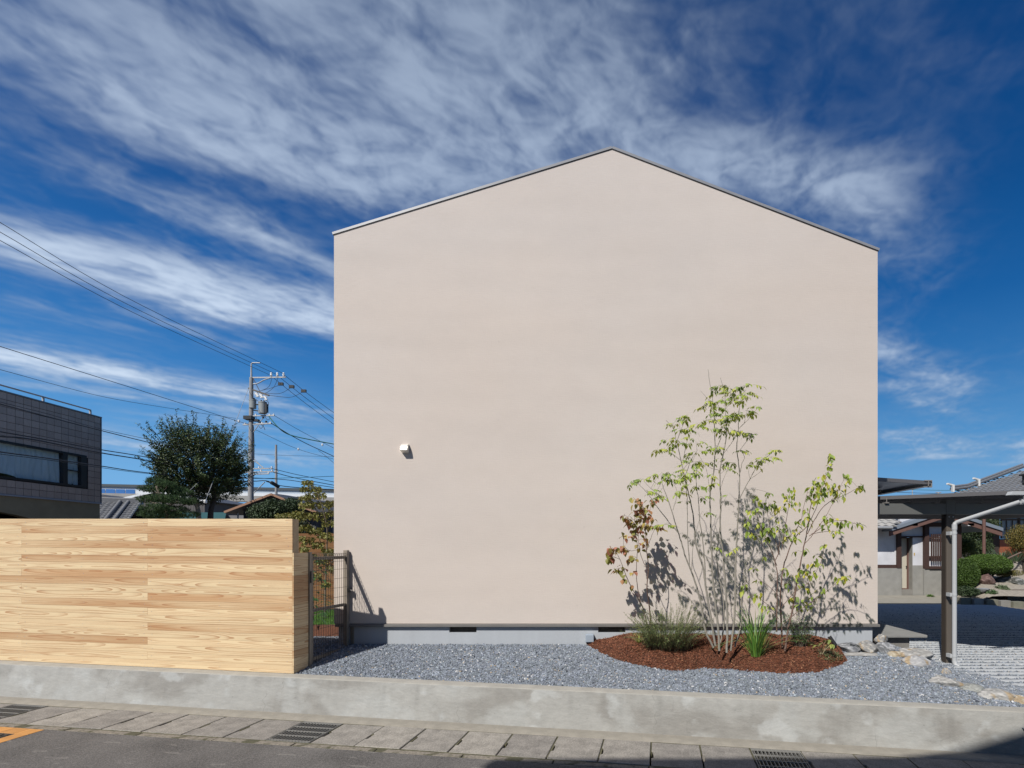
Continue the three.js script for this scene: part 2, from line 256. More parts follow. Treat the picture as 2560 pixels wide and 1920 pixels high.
  M.gutter = std([1, 1, 1], 0.95, { map: scaled(RM, 0.7), bumpMap: scaled(grain, 2), bumpScale: 0.006 });
  const MO = tex(512, 128, (u, v, c) => { const n = fbm(u * 12, v * 6, 5, 12, 4); c[0] = 0.085 + 0.08 * n; c[1] = 0.080 + 0.075 * n; c[2] = 0.045 + 0.05 * n; });
  M.moss = std([1, 1, 1], 1, { map: scaled(MO, 0.5, 1) });
  const AS = tex(1024, 1024, (u, v, c) => {
    const a = noise(u * 170, v * 170, 170, 3), b = noise(u * 330, v * 330, 330, 5), d = noise(u * 64, v * 64, 64, 12), big = fbm(u * 3, v * 3, 5, 3, 9); let k = 1 + 0.45 * a + 0.42 * b + 0.22 * d + 0.55 * big;
    if (a > 0.62) k += 0.75 * (a - 0.62) * 3; c[0] = 0.112 * k; c[1] = 0.105 * k; c[2] = 0.099 * k;
    const s = smooth(fbm(u * 5 + 2, v * 22, 4, 256, 19), 0.36, 0.42); c[0] += 0.05 * s; c[1] += 0.047 * s; c[2] += 0.042 * s;
  });
  M.asphalt = std([1, 1, 1], 0.9, { map: scaled(AS, 0.5), bumpMap: scaled(AS, 0.33), bumpScale: 0.012 });
  const FO = tex(1024, 128, (u, v, c) => { const X = u * 9; const k = 1 + 0.035 * noise(X * 5, v * 0.8, 256, 3) + 0.022 * noise(X * 16, v * 0.6, 256, 8) + 0.05 * fbm(X * 1.2, v * 2, 4, 256, 5) + 0.02 * noise(X * 50, v * 30, 1024, 2); c[0] = 0.41 * k; c[1] = 0.435 * k; c[2] = 0.465 * k; });
  M.foundation = std([1, 1, 1], 0.8, { map: scaled(FO, 1 / 9, 1) });
  const GR = tex(1024, 1024, (u, v, c) => { const a = noise(u * 110, v * 110, 110, 3), b = noise(u * 190, v * 190, 190, 7), k = 0.8 + 0.6 * a + 0.45 * b + 0.16 * fbm(u * 5, v * 5, 3, 5, 2); c[0] = 0.17 * k; c[1] = 0.20 * k; c[2] = 0.245 * k; });
  M.gravelBed = std([1, 1, 1], 0.95, { map: scaled(GR, 0.4), bumpMap: scaled(GR, 0.4), bumpScale: 0.02 });
  const TP = tex(512, 512, (u, v, c) => { const k = 1 + 0.10 * noise(u * 3, v * 90, 90, 3) + 0.10 * noise(u * 90, v * 3, 90, 5) + 0.12 * fbm(u * 8, v * 8, 4, 8, 2); c[0] = 0.40 * k; c[1] = 0.335 * k; c[2] = 0.30 * k; });
  M.tilePanel = [0.92, 1, 1.08].map((k) => std([k, k, k], 0.75, { map: scaled(TP, 2) }));
  const RS = tex(512, 512, (u, v, c) => { const k = 1 + 0.5 * fbm(u * 12, v * 12, 5, 12, 3); c[0] = 0.29 * k; c[1] = 0.26 * k; c[2] = 0.215 * k; });
  M.beigeGravel = std([1, 1, 1], 0.95, { map: RS, bumpMap: RS, bumpScale: 0.02 });
  const MB = tex(512, 512, (u, v, c) => { const k = 1 + 0.5 * fbm(u * 30, v * 30, 4, 30, 3); c[0] = 0.09 * k; c[1] = 0.034 * k; c[2] = 0.018 * k; });
  M.mulchBed = std([1, 1, 1], 0.95, { map: MB, bumpMap: MB, bumpScale: 0.01 });
}
M.trim = std([0.33, 0.33, 0.335], 0.30, { metalness: 0.25 });
M.trimDark = std([0.05, 0.045, 0.042], 0.5);
M.roofMetal = std([0.2, 0.2, 0.21], 0.45, { metalness: 0.6 });
M.flash = mot([0.20, 0.19, 0.18], 0.6, 0.5, 0);
M.vent = std([0.12, 0.105, 0.09], 0.55);
M.ventDark = std([0.03, 0.028, 0.026], 0.8);
M.hood = std([0.78, 0.76, 0.70], 0.32, { metalness: 0.25 });
M.ebox = std([0.31, 0.36, 0.42], 0.55);
M.black = std([0.02, 0.02, 0.021], 0.5);
M.bronze = std([0.135, 0.115, 0.095], 0.5, { metalness: 0.2 });
M.bronzeDark = std([0.055, 0.045, 0.038], 0.5, { metalness: 0.2 });
M.gateMetal = mot([0.30, 0.255, 0.205], 0.55, 1, 0);
M.wire = std([0.10, 0.085, 0.07], 0.5);
M.steel = std([0.55, 0.55, 0.56], 0.4, { metalness: 0.85 });
M.galv = mot([0.44, 0.45, 0.46], 0.55, 1, 0, { metalness: 0.35 });
M.grate = std([0.26, 0.255, 0.24], 0.55, { metalness: 0.3 });
M.carport = std([0.17, 0.172, 0.163], 0.42, { metalness: 0.3 });
M.carportDark = std([0.075, 0.065, 0.06], 0.45, { metalness: 0.3 });
M.carportRoof = std([0.12, 0.118, 0.125], 0.45, { metalness: 0.3 });
M.pvc = std([0.43, 0.445, 0.46], 0.45);
M.strip = mot([0.50, 0.52, 0.54], 0.9, 0.9);
M.slab = mot([0.27, 0.27, 0.26], 0.85, 0.8);
M.concrete = mot([0.30, 0.295, 0.275], 0.9, 0.6, 0.004);
M.concreteDark = mot([0.25, 0.24, 0.22], 0.9, 0.6, 0.004);
M.plaster = mot([0.66, 0.665, 0.70], 0.9, 0.4, 0.001);
M.timber = std([0.060, 0.030, 0.024], 0.8, { map: scaled(mottle, 1, 3) });
M.timberRed = std([0.155, 0.082, 0.066], 0.8, { map: scaled(mottle, 1, 3) });
M.rooftile = mot([0.175, 0.18, 0.19], 0.55, 1.5, 0.003);
M.rooftilePale = mot([0.40, 0.39, 0.37], 0.7, 1.5, 0.003);
M.ridge = mot([0.20, 0.205, 0.215], 0.5, 1, 0.002);
M.doorCream = std([0.48, 0.45, 0.37], 0.7);
M.glassDark = std([0.05, 0.06, 0.07], 0.12);
M.bark = mot([0.20, 0.165, 0.125], 0.95, 3, 0.004);
M.barkPale = mot([0.30, 0.275, 0.23], 0.9, 5, 0.002);
M.barkRed = mot([0.18, 0.115, 0.09], 0.9, 5, 0.002);
M.barkDark = mot([0.055, 0.045, 0.038], 0.95, 3, 0.004);
M.pole = mot([0.30, 0.30, 0.305], 0.85, 0.5, 0.002);
M.cable = std([0.018, 0.018, 0.02], 0.6);
M.cableGreen = std([0.03, 0.14, 0.10], 0.6);
M.ceramic = std([0.75, 0.75, 0.74], 0.3);
M.transformer = std([0.26, 0.28, 0.28], 0.6);
M.leafV = leafy([1, 1, 1], { vertexColors: true });
M.needle = new THREE.MeshStandardMaterial({ color: 0xffffff, roughness: 0.7, vertexColors: true, side: THREE.DoubleSide });
M.rock = std([1, 1, 1], 0.85, { vertexColors: true });

// ───────────────────────── lie of the land ─────────────────────────
const ET = V(0.9893, -0.0076, 0.1459), NV = V(-0.1459, 0, 0.9893), P0 = V(-3.686, -0.15, 1.21);   // the kerb wall: along it, out from it, its inner top edge
const KM = new THREE.Matrix4().makeBasis(ET, V(0, 1, 0), NV).setPosition(P0);
const K = (t, y, v) => V(t, y, v).applyMatrix4(KM);
const kb = (t0, t1, y0, y1, v0, v1) => box(t0, t1, y0, y1, v0, v1).applyMatrix4(KM);
const krb = (t0, t1, y0, y1, v0, v1, r) => rbox(t0, t1, y0, y1, v0, v1, r).applyMatrix4(KM);
const GUT = -0.427, DRIVE = -0.36;
function gy(x, z) {
  const t = (x - P0.x) / 0.9893, zk = Math.max(0.3, P0.z + 0.1459 * t), yk = P0.y - 0.0076 * t - 0.02;
  let y = z <= 0 ? -0.01 * clamp(-z, 0, 3) : lerp(0, yk, clamp(z / zk));
  y += 0.012 * noise(x * 1.1, z * 1.1, 256, 5) * clamp(z / 0.3) * clamp((zk - z) / 0.3);
  const s = smooth(x - 0.1 * noise(z * 1.3, 3), 4.55, 5.55) ;
  return lerp(y, DRIVE, s);
}
function sheet(x0, x1, z0, z1, step, fy, inside) {
  const nx = Math.max(1, Math.round((x1 - x0) / step)), nz = Math.max(1, Math.round((z1 - z0) / step)), P = [], I = [], U = [];
  for (let j = 0; j <= nz; j++) for (let i = 0; i <= nx; i++) { const x = lerp(x0, x1, i / nx), z = lerp(z0, z1, j / nz); P.push(x, fy(x, z), z); U.push(x, z); }
  for (let j = 0; j < nz; j++) for (let i = 0; i < nx; i++) { const a = j * (nx + 1) + i; if (inside && !inside(lerp(x0, x1, (i + 0.5) / nx), lerp(z0, z1, (j + 0.5) / nz))) continue; I.push(a, a + nx + 1, a + 1, a + 1, a + nx + 1, a + nx + 2); }
  const g = new THREE.BufferGeometry(); g.setAttribute('position', new THREE.Float32BufferAttribute(P, 3)); g.setAttribute('uv', new THREE.Float32BufferAttribute(U, 2)); g.setIndex(I); g.computeVertexNormals(); return g;
}
const dirt = mot([0.20, 0.175, 0.14], 0.95, 0.25, 0.01);
{ const g = new THREE.PlaneGeometry(2400, 2400, 1, 1); g.rotateX(-Math.PI / 2); g.translate(0, -0.9, 0); struct('ground', metreUV(g), dirt); }
const kz = (x) => P0.z + 0.1459 * (x - P0.x) / 0.9893;
// yard behind the kerb wall, as far as the far houses
struct('yard_ground', sheet(-46, 40, -90, -14, 4, () => -0.42), dirt);
struct('yard_ground', sheet(-46, 40, -14, 5.9, 0.35, (x, z) => (x > 4.4 ? Math.min(gy(x, z), DRIVE + 0.02) - 0.05 : gy(x, z) - 0.045), (x, z) => z < kz(x) - 0.05), dirt);
// road
struct('road', kb(-60, 60, GUT - 0.12, GUT, 1.225, 8.6), M.asphalt);

// kerb wall: battered cement face, worn arris
{
  const T0 = -14, T1 = 9.6, n = 120, P = [], I = [], U = [], prof = [[0, -0.62], [0, -0.005], [0.006, 0], [0.155, 0], [0.17, -0.012], [0.185, -0.06], [0.265, GUT - 0.02], [0.268, GUT - 0.1]];
  const th = [0, 0, 0, 0, 0.3, 1, 1, 1];
  for (let i = 0; i <= n; i++) for (let k = 0; k < prof.length; k++) { const t = lerp(T0, T1, i / n), w = 0.006 * fbm(t * 0.8, k * 0.7, 3, 256, 4) * th[k]; const p = K(t, prof[k][1] + (k > 1 && k < 5 ? 0.003 * noise(t * 3, k) : 0), prof[k][0] + w); P.push(p.x, p.y, p.z); U.push(t / 14, k < 5 ? 0.98 : [0.9, 0.12, 0][k - 5]); }
  const m = prof.length; const F1 = [], F2 = [];
  for (let i = 0; i < n; i++) for (let k = 0; k < m - 1; k++) { const a = i * m + k, b = a + m; (k < 4 ? F1 : F2).push(a, a + 1, b, b, a + 1, b + 1); }
  const mk = (F) => { const g = new THREE.BufferGeometry(); g.setAttribute('position', new THREE.Float32BufferAttribute(P, 3)); g.setAttribute('uv', new THREE.Float32BufferAttribute(U, 2)); g.setIndex(F); g.computeVertexNormals(); return bare(g); };
  const t = thing('kerb_wall', 'low grey cement-rendered retaining wall along the street, blotched with pale and damp patches', 'retaining wall', K(-2, -0.44, 0.2));
  part('face', mk(F2), M.kerb, t); part('coping', metreUV(mk(F1)), M.kerbTop, t);
}
// street gutter: mortar strip, concrete lids, three steel gratings, outer rim
{
  const g = new THREE.Group(); g.name = 'gutter'; g.position.copy(K(0, GUT, 0.8)); g.userData.kind = 'structure'; scene.add(g);
  const r = rng(41), P = 0.508, J = 3.043;
  { const pts = [], n = 200, A = [], I = [], U = []; for (let i = 0; i <= n; i++) { const t = lerp(-14, 10, i / n); const w = 0.03 * noise(t * 1.7, 4) + 0.012 * noise(t * 9, 2); for (const [v, y] of [[0.255, GUT + 0.010], [0.33, GUT + 0.007], [0.43 + w, GUT + 0.003], [0.465 + w * 0.3, GUT - 0.03]]) { const p = K(t, y, v); A.push(p.x, p.y, p.z); U.push(t, v); } }
    for (let i = 0; i < n; i++) for (let k = 0; k < 3; k++) { const a = i * 4 + k, b = a + 4; I.push(a, a + 1, b, b, a + 1, b + 1); }
    const q = new THREE.BufferGeometry(); q.setAttribute('position', new THREE.Float32BufferAttribute(A, 3)); q.setAttribute('uv', new THREE.Float32BufferAttribute(U, 2)); q.setIndex(I); q.computeVertexNormals(); part('mortar_strip', bare(q), mot([0.31, 0.285, 0.24], 0.95, 1.2, 0.004), g); }
  part('channel', join([kb(-14, 10, GUT - 0.5, GUT - 0.46, 0.4, 1.2), kb(-14, 10, GUT - 0.5, GUT - 0.09, 0.4, 0.47), kb(-14, 10, GUT - 0.5, GUT - 0.09, 1.12, 1.2)]), mot([0.06, 0.055, 0.045], 0.95, 1, 0.004), g);
  for (let i = 0; i < 24; i++) { const t0 = -12 + i * 0.92, t1 = t0 + 0.912; part('rim_stone', krb(t0, t1, GUT - 0.1, GUT - 0.002 + 0.006 * r(), 1.128, 1.222, 0.012), M.gutter, g); }
  // moss along the joints: thin matter lying in the gaps, a little below the lids
  const mossG = []; for (let k = -19; k < 12; k++) { const t = J + k * P; mossG.push(kb(t - 0.012, t + 0.012, GUT - 0.06, GUT - 0.010, 0.48, 0.48 + 0.2 + 0.43 * r())); }
  mossG.push(kb(-14, 10, GUT - 0.06, GUT - 0.004, 1.106, 1.134), kb(-14, 10, GUT - 0.06, GUT - 0.010, 0.455, 0.482));
  const ms = part('moss', join(mossG), M.moss, g); ms.userData.kind = 'stuff';
  const lids = [0, 1, 2].map((i) => std([0.86 + 0.12 * i, 0.865 + 0.12 * i, 0.88 + 0.11 * i], 0.93, { map: M.cover.map, bumpMap: M.cover.bumpMap, bumpScale: 0.003 }));
  const skip = [-14 + 1, -5, 5];   // where gratings lie
  for (let k = -29; k < 12; k++) {
    if (skip.includes(k)) continue;
    const t0 = J + k * P + 0.006 + 0.003 * r(), t1 = J + (k + 1) * P - 0.006 - 0.003 * r(), dy = 0.010 * (r() - 0.5), a = (r() - 0.5) * 0.008;
    // a lid: chamfered slab with a hand slot half way along one end
    const s = [[t0, 0.484], [t1, 0.484], [t1, 1.108], [t0, 1.108]];
    const slot = [[t0, 0.73 + a], [t0 + 0.024, 0.745], [t0 + 0.024, 0.9], [t0, 0.915]];
    const sh = new THREE.Shape([s[0], s[1], s[2], s[3], slot[3], slot[2], slot[1], slot[0]].map(([x, y]) => new THREE.Vector2(x, -y)));
    const q = new THREE.ExtrudeGeometry(sh, { depth: 0.09, bevelEnabled: true, bevelThickness: 0.006, bevelSize: 0.005, bevelOffset: -0.005, bevelSegments: 1 });
    q.rotateX(-Math.PI / 2); q.translate(0, GUT - 0.096 + dy, 0); const qq = bare(q); metreUV(qq, 1, r() * 9, r() * 9); part('lid', qq.applyMatrix4(KM), lids[Math.floor(r() * 3)], g);
  }
  const labels = ['steel drain grating set in the gutter at the left end of the street edge', 'steel drain grating in the gutter below the end of the wooden fence', 'steel drain grating in the gutter at the right, on the edge of the street shadow'];
  skip.forEach((k, i) => {
    const t0 = J + k * P + 0.008, t1 = t0 + P - 0.016, th = thing('drain_grating', labels[i], 'drain grating', K((t0 + t1) / 2, GUT - 0.05, 0.8), 'steel gratings in the street gutter');
    part('frame', join([kb(t0, t1, GUT - 0.05, GUT, 0.484, 0.49), kb(t0, t1, GUT - 0.05, GUT, 1.102, 1.108), kb(t0, t0 + 0.006, GUT - 0.05, GUT, 0.49, 1.102), kb(t1 - 0.006, t1, GUT - 0.05, GUT, 0.49, 1.102)]), M.grate, th);
    for (let b = 0; b < 5; b++) { const v = 0.52 + b * 0.138; part('cross_bar', kb(t0 + 0.006, t1 - 0.006, GUT - 0.012, GUT + 0.001, v - 0.006, v + 0.006), M.grate, th); }
    for (let b = 0; b < 13; b++) { const t = t0 + 0.006 + (b + 0.5) * (t1 - t0 - 0.012) / 13; part('bar', kb(t - 0.003, t + 0.003, GUT - 0.045, GUT - 0.001, 0.49, 1.102), M.grate, th); }
  });
}
// valve cover with an orange block border in the road
{
  const t = thing('valve_cover', 'patterned iron valve cover with an orange block border in the asphalt', 'valve cover', K(-2.7, GUT, 1.6));
  const o = mot([0.62, 0.30, 0.085], 0.85, 2, 0.002), o2 = mot([0.56, 0.27, 0.08], 0.85, 2, 0.002), y0 = GUT - 0.05, y1 = GUT + 0.004;
  for (let i = 0; i < 6; i++) { const a = -3.25 + i * 0.19; part('border_block', krb(a, a + 0.186, y0, y1, 1.235, 1.395, 0.004), i % 2 ? o : o2, t); part('border_block', krb(a, a + 0.186, y0, y1, 1.90, 2.06, 0.004), i % 2 ? o2 : o, t); }
  for (let i = 0; i < 3; i++) { const a = 1.399 + i * 0.167; part('border_block', krb(-2.27, -2.114, y0, y1, a, a + 0.163, 0.004), i % 2 ? o : o2, t); part('border_block', krb(-3.25, -3.09, y0, y1, a, a + 0.163, 0.004), o, t); }
  const iron = mot([0.075, 0.065, 0.055], 0.6, 3, 0.002);
  part('plate', kb(-3.087, -2.273, y0, y1 - 0.004, 1.398, 1.897), iron, t);
  const studs = []; for (let i = 0; i < 11; i++) for (let j = 0; j < 7; j++) studs.push(kb(-3.05 + i * 0.07, -3.05 + i * 0.07 + 0.045, y1 - 0.004, y1 + 0.002, 1.43 + j * 0.064, 1.43 + j * 0.064 + (j + i) % 2 * 0.015 + 0.022));
  part('studs', join(studs), iron, t).userData.kind = 'stuff';
}

// ───────────────────────── gravel garden ─────────────────────────
const bedFront = [[0.09, 0.05], [0.29, 0.41], [0.49, 0.72], [0.79, 0.99], [1.18, 1.18], [1.62, 1.09], [2.06, 1.17], [2.57, 1.33], [2.98, 1.31], [3.36, 1.05], [3.62, 0.83], [3.72, 0.55], [3.8, 0.02]];
function bedZ(x) { if (x < 0.094 || x > 3.79) return -1; for (let i = 1; i < 13; i++) if (x <= bedFront[i][0]) { const a = bedFront[i - 1], b = bedFront[i]; return lerp(a[1], b[1], (x - a[0]) / (b[0] - a[0])) + 0.035 * noise(x * 4, 1) + 0.02 * noise(x * 11, 3); } return -1; }
function bedY(x, z) {                                     // bark mound over the gravel
  const f = bedZ(x), a = clamp((f - z) / 0.42), ends = Math.min(clamp((x - 0.05) / 0.7), clamp((3.86 - x) / 0.5));
  return gy(x, z) + 0.006 + 0.165 * (1 - (1 - a) * (1 - a)) * Math.sqrt(ends) * (0.9 + 0.25 * noise(x * 1.7, z * 2, 256, 4)) + 0.02 * noise(x * 3.7, z * 3.7, 256, 8) * a;
}
const inBed = (x, z) => z > 0.0 && z < bedZ(x);
struct('gravel_bed', sheet(-3.72, 5.9, -0.02, 2.9, 0.07, (x, z) => gy(x, z) - 0.012, (x, z) => z < kz(x) - 0.005), M.gravelBed);
struct('gravel_bed', sheet(-6.5, -3.7, -3.2, 1.4, 0.1, (x, z) => gy(x, z) - 0.012, (x, z) => z < kz(x) - 0.02), M.gravelBed);
function scatter(name, label, n, seed, geo, mat, pick, size, colour, kind = 'stuff') {
  const r = rng(seed), list = [], D = new THREE.Object3D(), col = new THREE.Color(); let tries = 0;
  while (list.length < n && tries++ < n * 8) { const p = pick(r); if (p) list.push(p); }
  const im = new THREE.InstancedMesh(geo, mat, list.length); im.name = numbered(name);
  list.forEach((p, i) => { size(D, r, p); D.position.copy(p); D.updateMatrix(); im.setMatrixAt(i, D.matrix); const c = colour(r); col.setRGB(c[0], c[1], c[2]); im.setColorAt(i, col); });
  im.castShadow = im.receiveShadow = true; im.userData.kind = kind; im.userData.label = label; scene.add(im); return im;
}
function chipGeo(seed, n = 9) { const r = rng(seed), p = []; for (let i = 0; i < n; i++) { const a = r() * 6.28, b = Math.acos(2 * r() - 1); p.push(V(Math.sin(b) * Math.cos(a), Math.cos(b), Math.sin(b) * Math.sin(a))); } const g = new ConvexGeometry(p); g.deleteAttribute('uv'); return g; }
const stoneMat = new THREE.MeshStandardMaterial({ color: 0xffffff, roughness: 0.8 });
const stoneCol = (r) => { const q = r(); if (q > 0.988) { const k = 0.3 + 0.18 * r(); return [k, k * 0.80, k * 0.56]; } if (q > 0.965) { const k = 0.42 + 0.2 * r(); return [k, k, k]; } const k = 0.115 + 0.25 * r() * r() + 0.06 * r(); const b = 1.12 + 0.14 * r(); return [k * 0.93, k * (1.02 + 0.05 * r()), k * b * 1.02]; };
const stoneSize = (D, r) => { const s = 0.0095 + 0.010 * r(); D.rotation.set(r() * 6.3, r() * 6.3, r() * 6.3); D.scale.set(s * (0.8 + 0.5 * r()), s * (0.55 + 0.35 * r()), s * (0.8 + 0.6 * r())); };
for (const [seed, n] of [[1, 30000], [2, 30000], [3, 30000]])
  scatter('gravel', 'crushed blue-grey gravel covering the front garden', n, seed, chipGeo(seed + 60), stoneMat, (r) => { const x = lerp(-3.72, 5.75, r()), z = lerp(0.0, 2.75, r()); if (z > kz(x) - 0.008 || (inBed(x, z) && z < bedZ(x) - 0.03)) return null; return V(x, gy(x, z) - 0.004 + 0.008 * r(), z); }, stoneSize, stoneCol);
scatter('gravel', 'coarser grey stones among the gravel', 1500, 4, chipGeo(64, 11), stoneMat, (r) => { const x = lerp(-3.6, 5.4, r()), z = lerp(0.05, 2.7, r()); if (z > kz(x) - 0.03 || (inBed(x, z) && z < bedZ(x) - 0.02)) return null; return V(x, gy(x, z) + 0.006, z); }, (D, r) => { const q = 0.018 + 0.013 * r(); D.rotation.set(r() * 6.3, r() * 6.3, r() * 6.3); D.scale.set(q, q * 0.65, q * 0.9); }, stoneCol);
scatter('gravel', 'blue-grey gravel spilling past the mesh gate', 9000, 6, chipGeo(66), stoneMat, (r) => { const x = lerp(-4.6, -3.5, r()), z = lerp(-1.1, kz(-4) - 0.05, r()); return V(x, gy(x, z) - 0.002 + 0.008 * r(), z); }, stoneSize, stoneCol);
struct('mulch_bed', sheet(0.09, 3.82, 0.001, 1.4, 0.03, (x, z) => (z < bedZ(x) + 0.02 ? bedY(x, Math.min(z, bedZ(x))) : gy(x, z) - 0.03), (x, z) => inBed(x, z)), M.mulchBed);
const mulchCol = (r) => { const k = 0.55 + 0.9 * r(); const q = r(); if (q > 0.93) return [0.27 * k, 0.135 * k, 0.07 * k]; if (q > 0.86) return [0.055, 0.022, 0.013]; return [0.160 * k, 0.056 * k, 0.027 * k]; };
for (const seed of [21, 22]) scatter('bark_mulch', 'red-brown shredded bark heaped in the planting bed', 15000, seed, new THREE.BoxGeometry(2, 0.7, 2), stoneMat, (r) => { const x = lerp(0.1, 3.8, r()), z = lerp(0.004, 1.36, r()); return inBed(x, z) ? V(x, bedY(x, z) + 0.001 + 0.008 * r(), z) : null; },
  (D, r) => { D.rotation.set((r() - 0.5) * 1.3, r() * 6.3, (r() - 0.5) * 1.3); D.scale.set(0.007 + 0.018 * r() * r(), 0.0024 + 0.002 * r(), 0.0028 + 0.004 * r()); }, mulchCol);

// ───────────────────────── driveway ─────────────────────────
{
  const g = new THREE.Group(); g.name = 'driveway'; g.position.set(8, DRIVE, -2); g.userData.kind = 'structure'; scene.add(g);
  part('gravel_base', sheet(4.5, 13, -9.1, 2.9, 0.3, (x, z) => Math.min(DRIVE + 0.004, gy(x, z)) - 0.012, null), M.gravelBed, g);
  const r = rng(8);
  for (let i = 0; i < 53; i++) { const z = 2.02 - i * 0.212, x0 = (z < -2.7 ? 4.56 : z < -1.0 ? 5.72 : 5.42 + 0.1 * r()), cut = lerp(8, 10.5, r()); part('paving_strip', rbox(x0, cut - 0.004, DRIVE - 0.05, DRIVE + 0.008 + 0.003 * r(), z - 0.052, z + 0.052, 0.008), M.strip, g); part('paving_strip', rbox(cut + 0.004, 12.9, DRIVE - 0.05, DRIVE + 0.008 + 0.003 * r(), z - 0.052, z + 0.052, 0.008), M.strip, g); }
  scatter('gravel', 'blue-grey gravel between the concrete strips of the driveway', 42000, 9, chipGeo(70), stoneMat, (r) => { const x = lerp(4.6, 11.5, r()), z = 2.9 - 11.5 * r() * Math.sqrt(r()); const k = ((2.02 - z) / 0.212) % 1, s = k < 0 ? k + 1 : k; const cover = x < 5.62 + 0.25 * noise(z * 2.2, 5); if (!cover && (s < 0.24 || s > 0.76)) return null; return V(x, Math.max(DRIVE - 0.006 + 0.008 * r(), cover ? gy(x, z) + 0.004 : -9), z); }, stoneSize, stoneCol);
}
// pale band of loose gravel and a worn concrete apron before the storehouse
struct('pale_gravel', sheet(4.6, 8.1, -10.9, -9.1, 0.3, () => DRIVE + 0.02), mot([0.36, 0.37, 0.39], 0.95, 3, 0.01));
struct('apron', join([box(7.6, 15.5, DRIVE - 0.1, DRIVE + 0.03, -11.8, -9.15)]), mot([0.32, 0.30, 0.255], 0.9, 0.5, 0.004));

// ───────────────────────── the house ─────────────────────────
const HXL = -3.704, HXR = 4.481, HYB = 0.318, HYL = 6.165, HYR = 5.924, RX = 0.482, RY = 7.455;
{
  const h = thing('house', 'plain beige rendered house with a windowless gable, metal verge trim and grey concrete base', 'house', V(0.4, 0, -4.5));
  { const g = poly([[HXL, HYB], [HXR, HYB], [HXR, HYR], [RX, RY], [HXL, HYL]], null, 9); const p = g.attributes.position, uv = g.attributes.uv; for (let i = 0; i < p.count; i++) uv.setXY(i, (uv.getX(i) + 3.75) / 8.4, (uv.getY(i) - 0.1) / 8.4); part('wall', g, M.stucco, h); }
  // roof sheets behind the verge, and the folded verge trim standing a little proud of the gable
  const slab = (a, b, up, t, z0, z1) => { const d = V(b[0] - a[0], b[1] - a[1], 0).normalize(), n = V(-d.y, d.x, 0); if (n.y < 0) n.negate(); const q = (p, k) => [p[0] + n.x * k, p[1] + n.y * k]; const A = q(a, up), B = q(b, up), C = q(b, up + t), D = q(a, up + t); const g = poly([A, B, C, D], null, z1 - z0); g.translate(0, 0, z1); return g; };
  const eL = [HXL - 0.012, HYL - 0.004], eR = [HXR + 0.012, HYR - 0.005], top = [RX, RY];
  part('roof', slab(eL, top, 0.010, 0.022, -9.05, -0.02), M.roofMetal, h); part('roof', slab(eR, top, 0.010, 0.022, -9.05, -0.02), M.roofMetal, h);
  part('verge_trim', slab(eL, [RX + 0.004, RY], 0.010, 0.036, -0.018, 0.013), M.trim, h); part('verge_trim', slab([RX - 0.004, RY], eR, 0.010, 0.036, -0.018, 0.013), M.trim, h);
  part('verge_gasket', slab(eL, top, -0.002, 0.012, -0.001, 0.006), M.trimDark, h); part('verge_gasket', slab(top, eR, -0.002, 0.012, -0.001, 0.006), M.trimDark, h);
  // base: drip flashing over a recessed concrete plinth with two under-floor vents
  part('base_flashing', join([rbox(HXL + 0.03, HXR + 0.02, 0.272, HYB - 0.008, -0.03, 0.036, 0.004), box(HXL + 0.01, HXR - 0.003, HYB - 0.012, HYB - 0.001, -0.04, -0.006)]), M.flash, h);
  const holes = [[-1.972, -1.562], [0.275, 0.683]].map(([a, b]) => [[a, 0.182], [b, 0.182], [b, 0.276], [a, 0.276]]);
  part('foundation', (() => { const g = poly([[HXL + 0.06, -0.75], [HXR - 0.07, -0.75], [HXR - 0.07, 0.3], [HXL + 0.06, 0.3]], holes, 0.2); g.translate(0, 0, -0.018); return g; })(), M.foundation, h);
  part('foundation', box(HXL + 0.06, HXL + 0.2, -0.75, 0.3, -8.9, -0.22), M.foundation, h); part('foundation', box(HXR - 0.21, HXR - 0.07, -0.75, 0.3, -8.9, -0.22), M.foundation, h);
  for (const [a, b] of [[-1.972, -1.562], [0.275, 0.683]]) {
    const v = part('vent_grille', box(a, b, 0.182, 0.276, -0.2, -0.19), M.ventDark, h);
    for (let i = 0; i < 22; i++) { const x = lerp(a + 0.012, b - 0.012, i / 21), wide = i > 8 && i < 15; part('slat', box(x - 0.0045, x + 0.0045, 0.184, 0.274, -0.10, wide ? -0.052 : -0.06), M.vent, v); }
    part('frame', join([box(a + 0.001, b - 0.001, 0.183, 0.189, -0.11, -0.05), box(a + 0.001, b - 0.001, 0.269, 0.275, -0.11, -0.05)]), M.vent, v);
  }
  // quarter-round vent hood high on the wall
  { const pr = [[0, 0], [0, 0.128]]; for (let i = 1; i <= 8; i++) { const a = i / 8 * 1.35; pr.push([0.085 * Math.sin(a) * 1.02, 0.128 - 0.075 * (1 - Math.cos(a))]); } pr.push([0.094, 0.035], [0.092, 0.028]); const s = new THREE.Shape(pr.map(([x, y]) => new THREE.Vector2(x, y))); const g = new THREE.ExtrudeGeometry(s, { depth: 0.10, bevelEnabled: true, bevelThickness: 0.003, bevelSize: 0.003, bevelSegments: 1 }); g.rotateY(-Math.PI / 2); g.translate(-2.575, 2.885, 0.003); const q = bare(g); part('vent_hood', q, M.hood, h); }
}
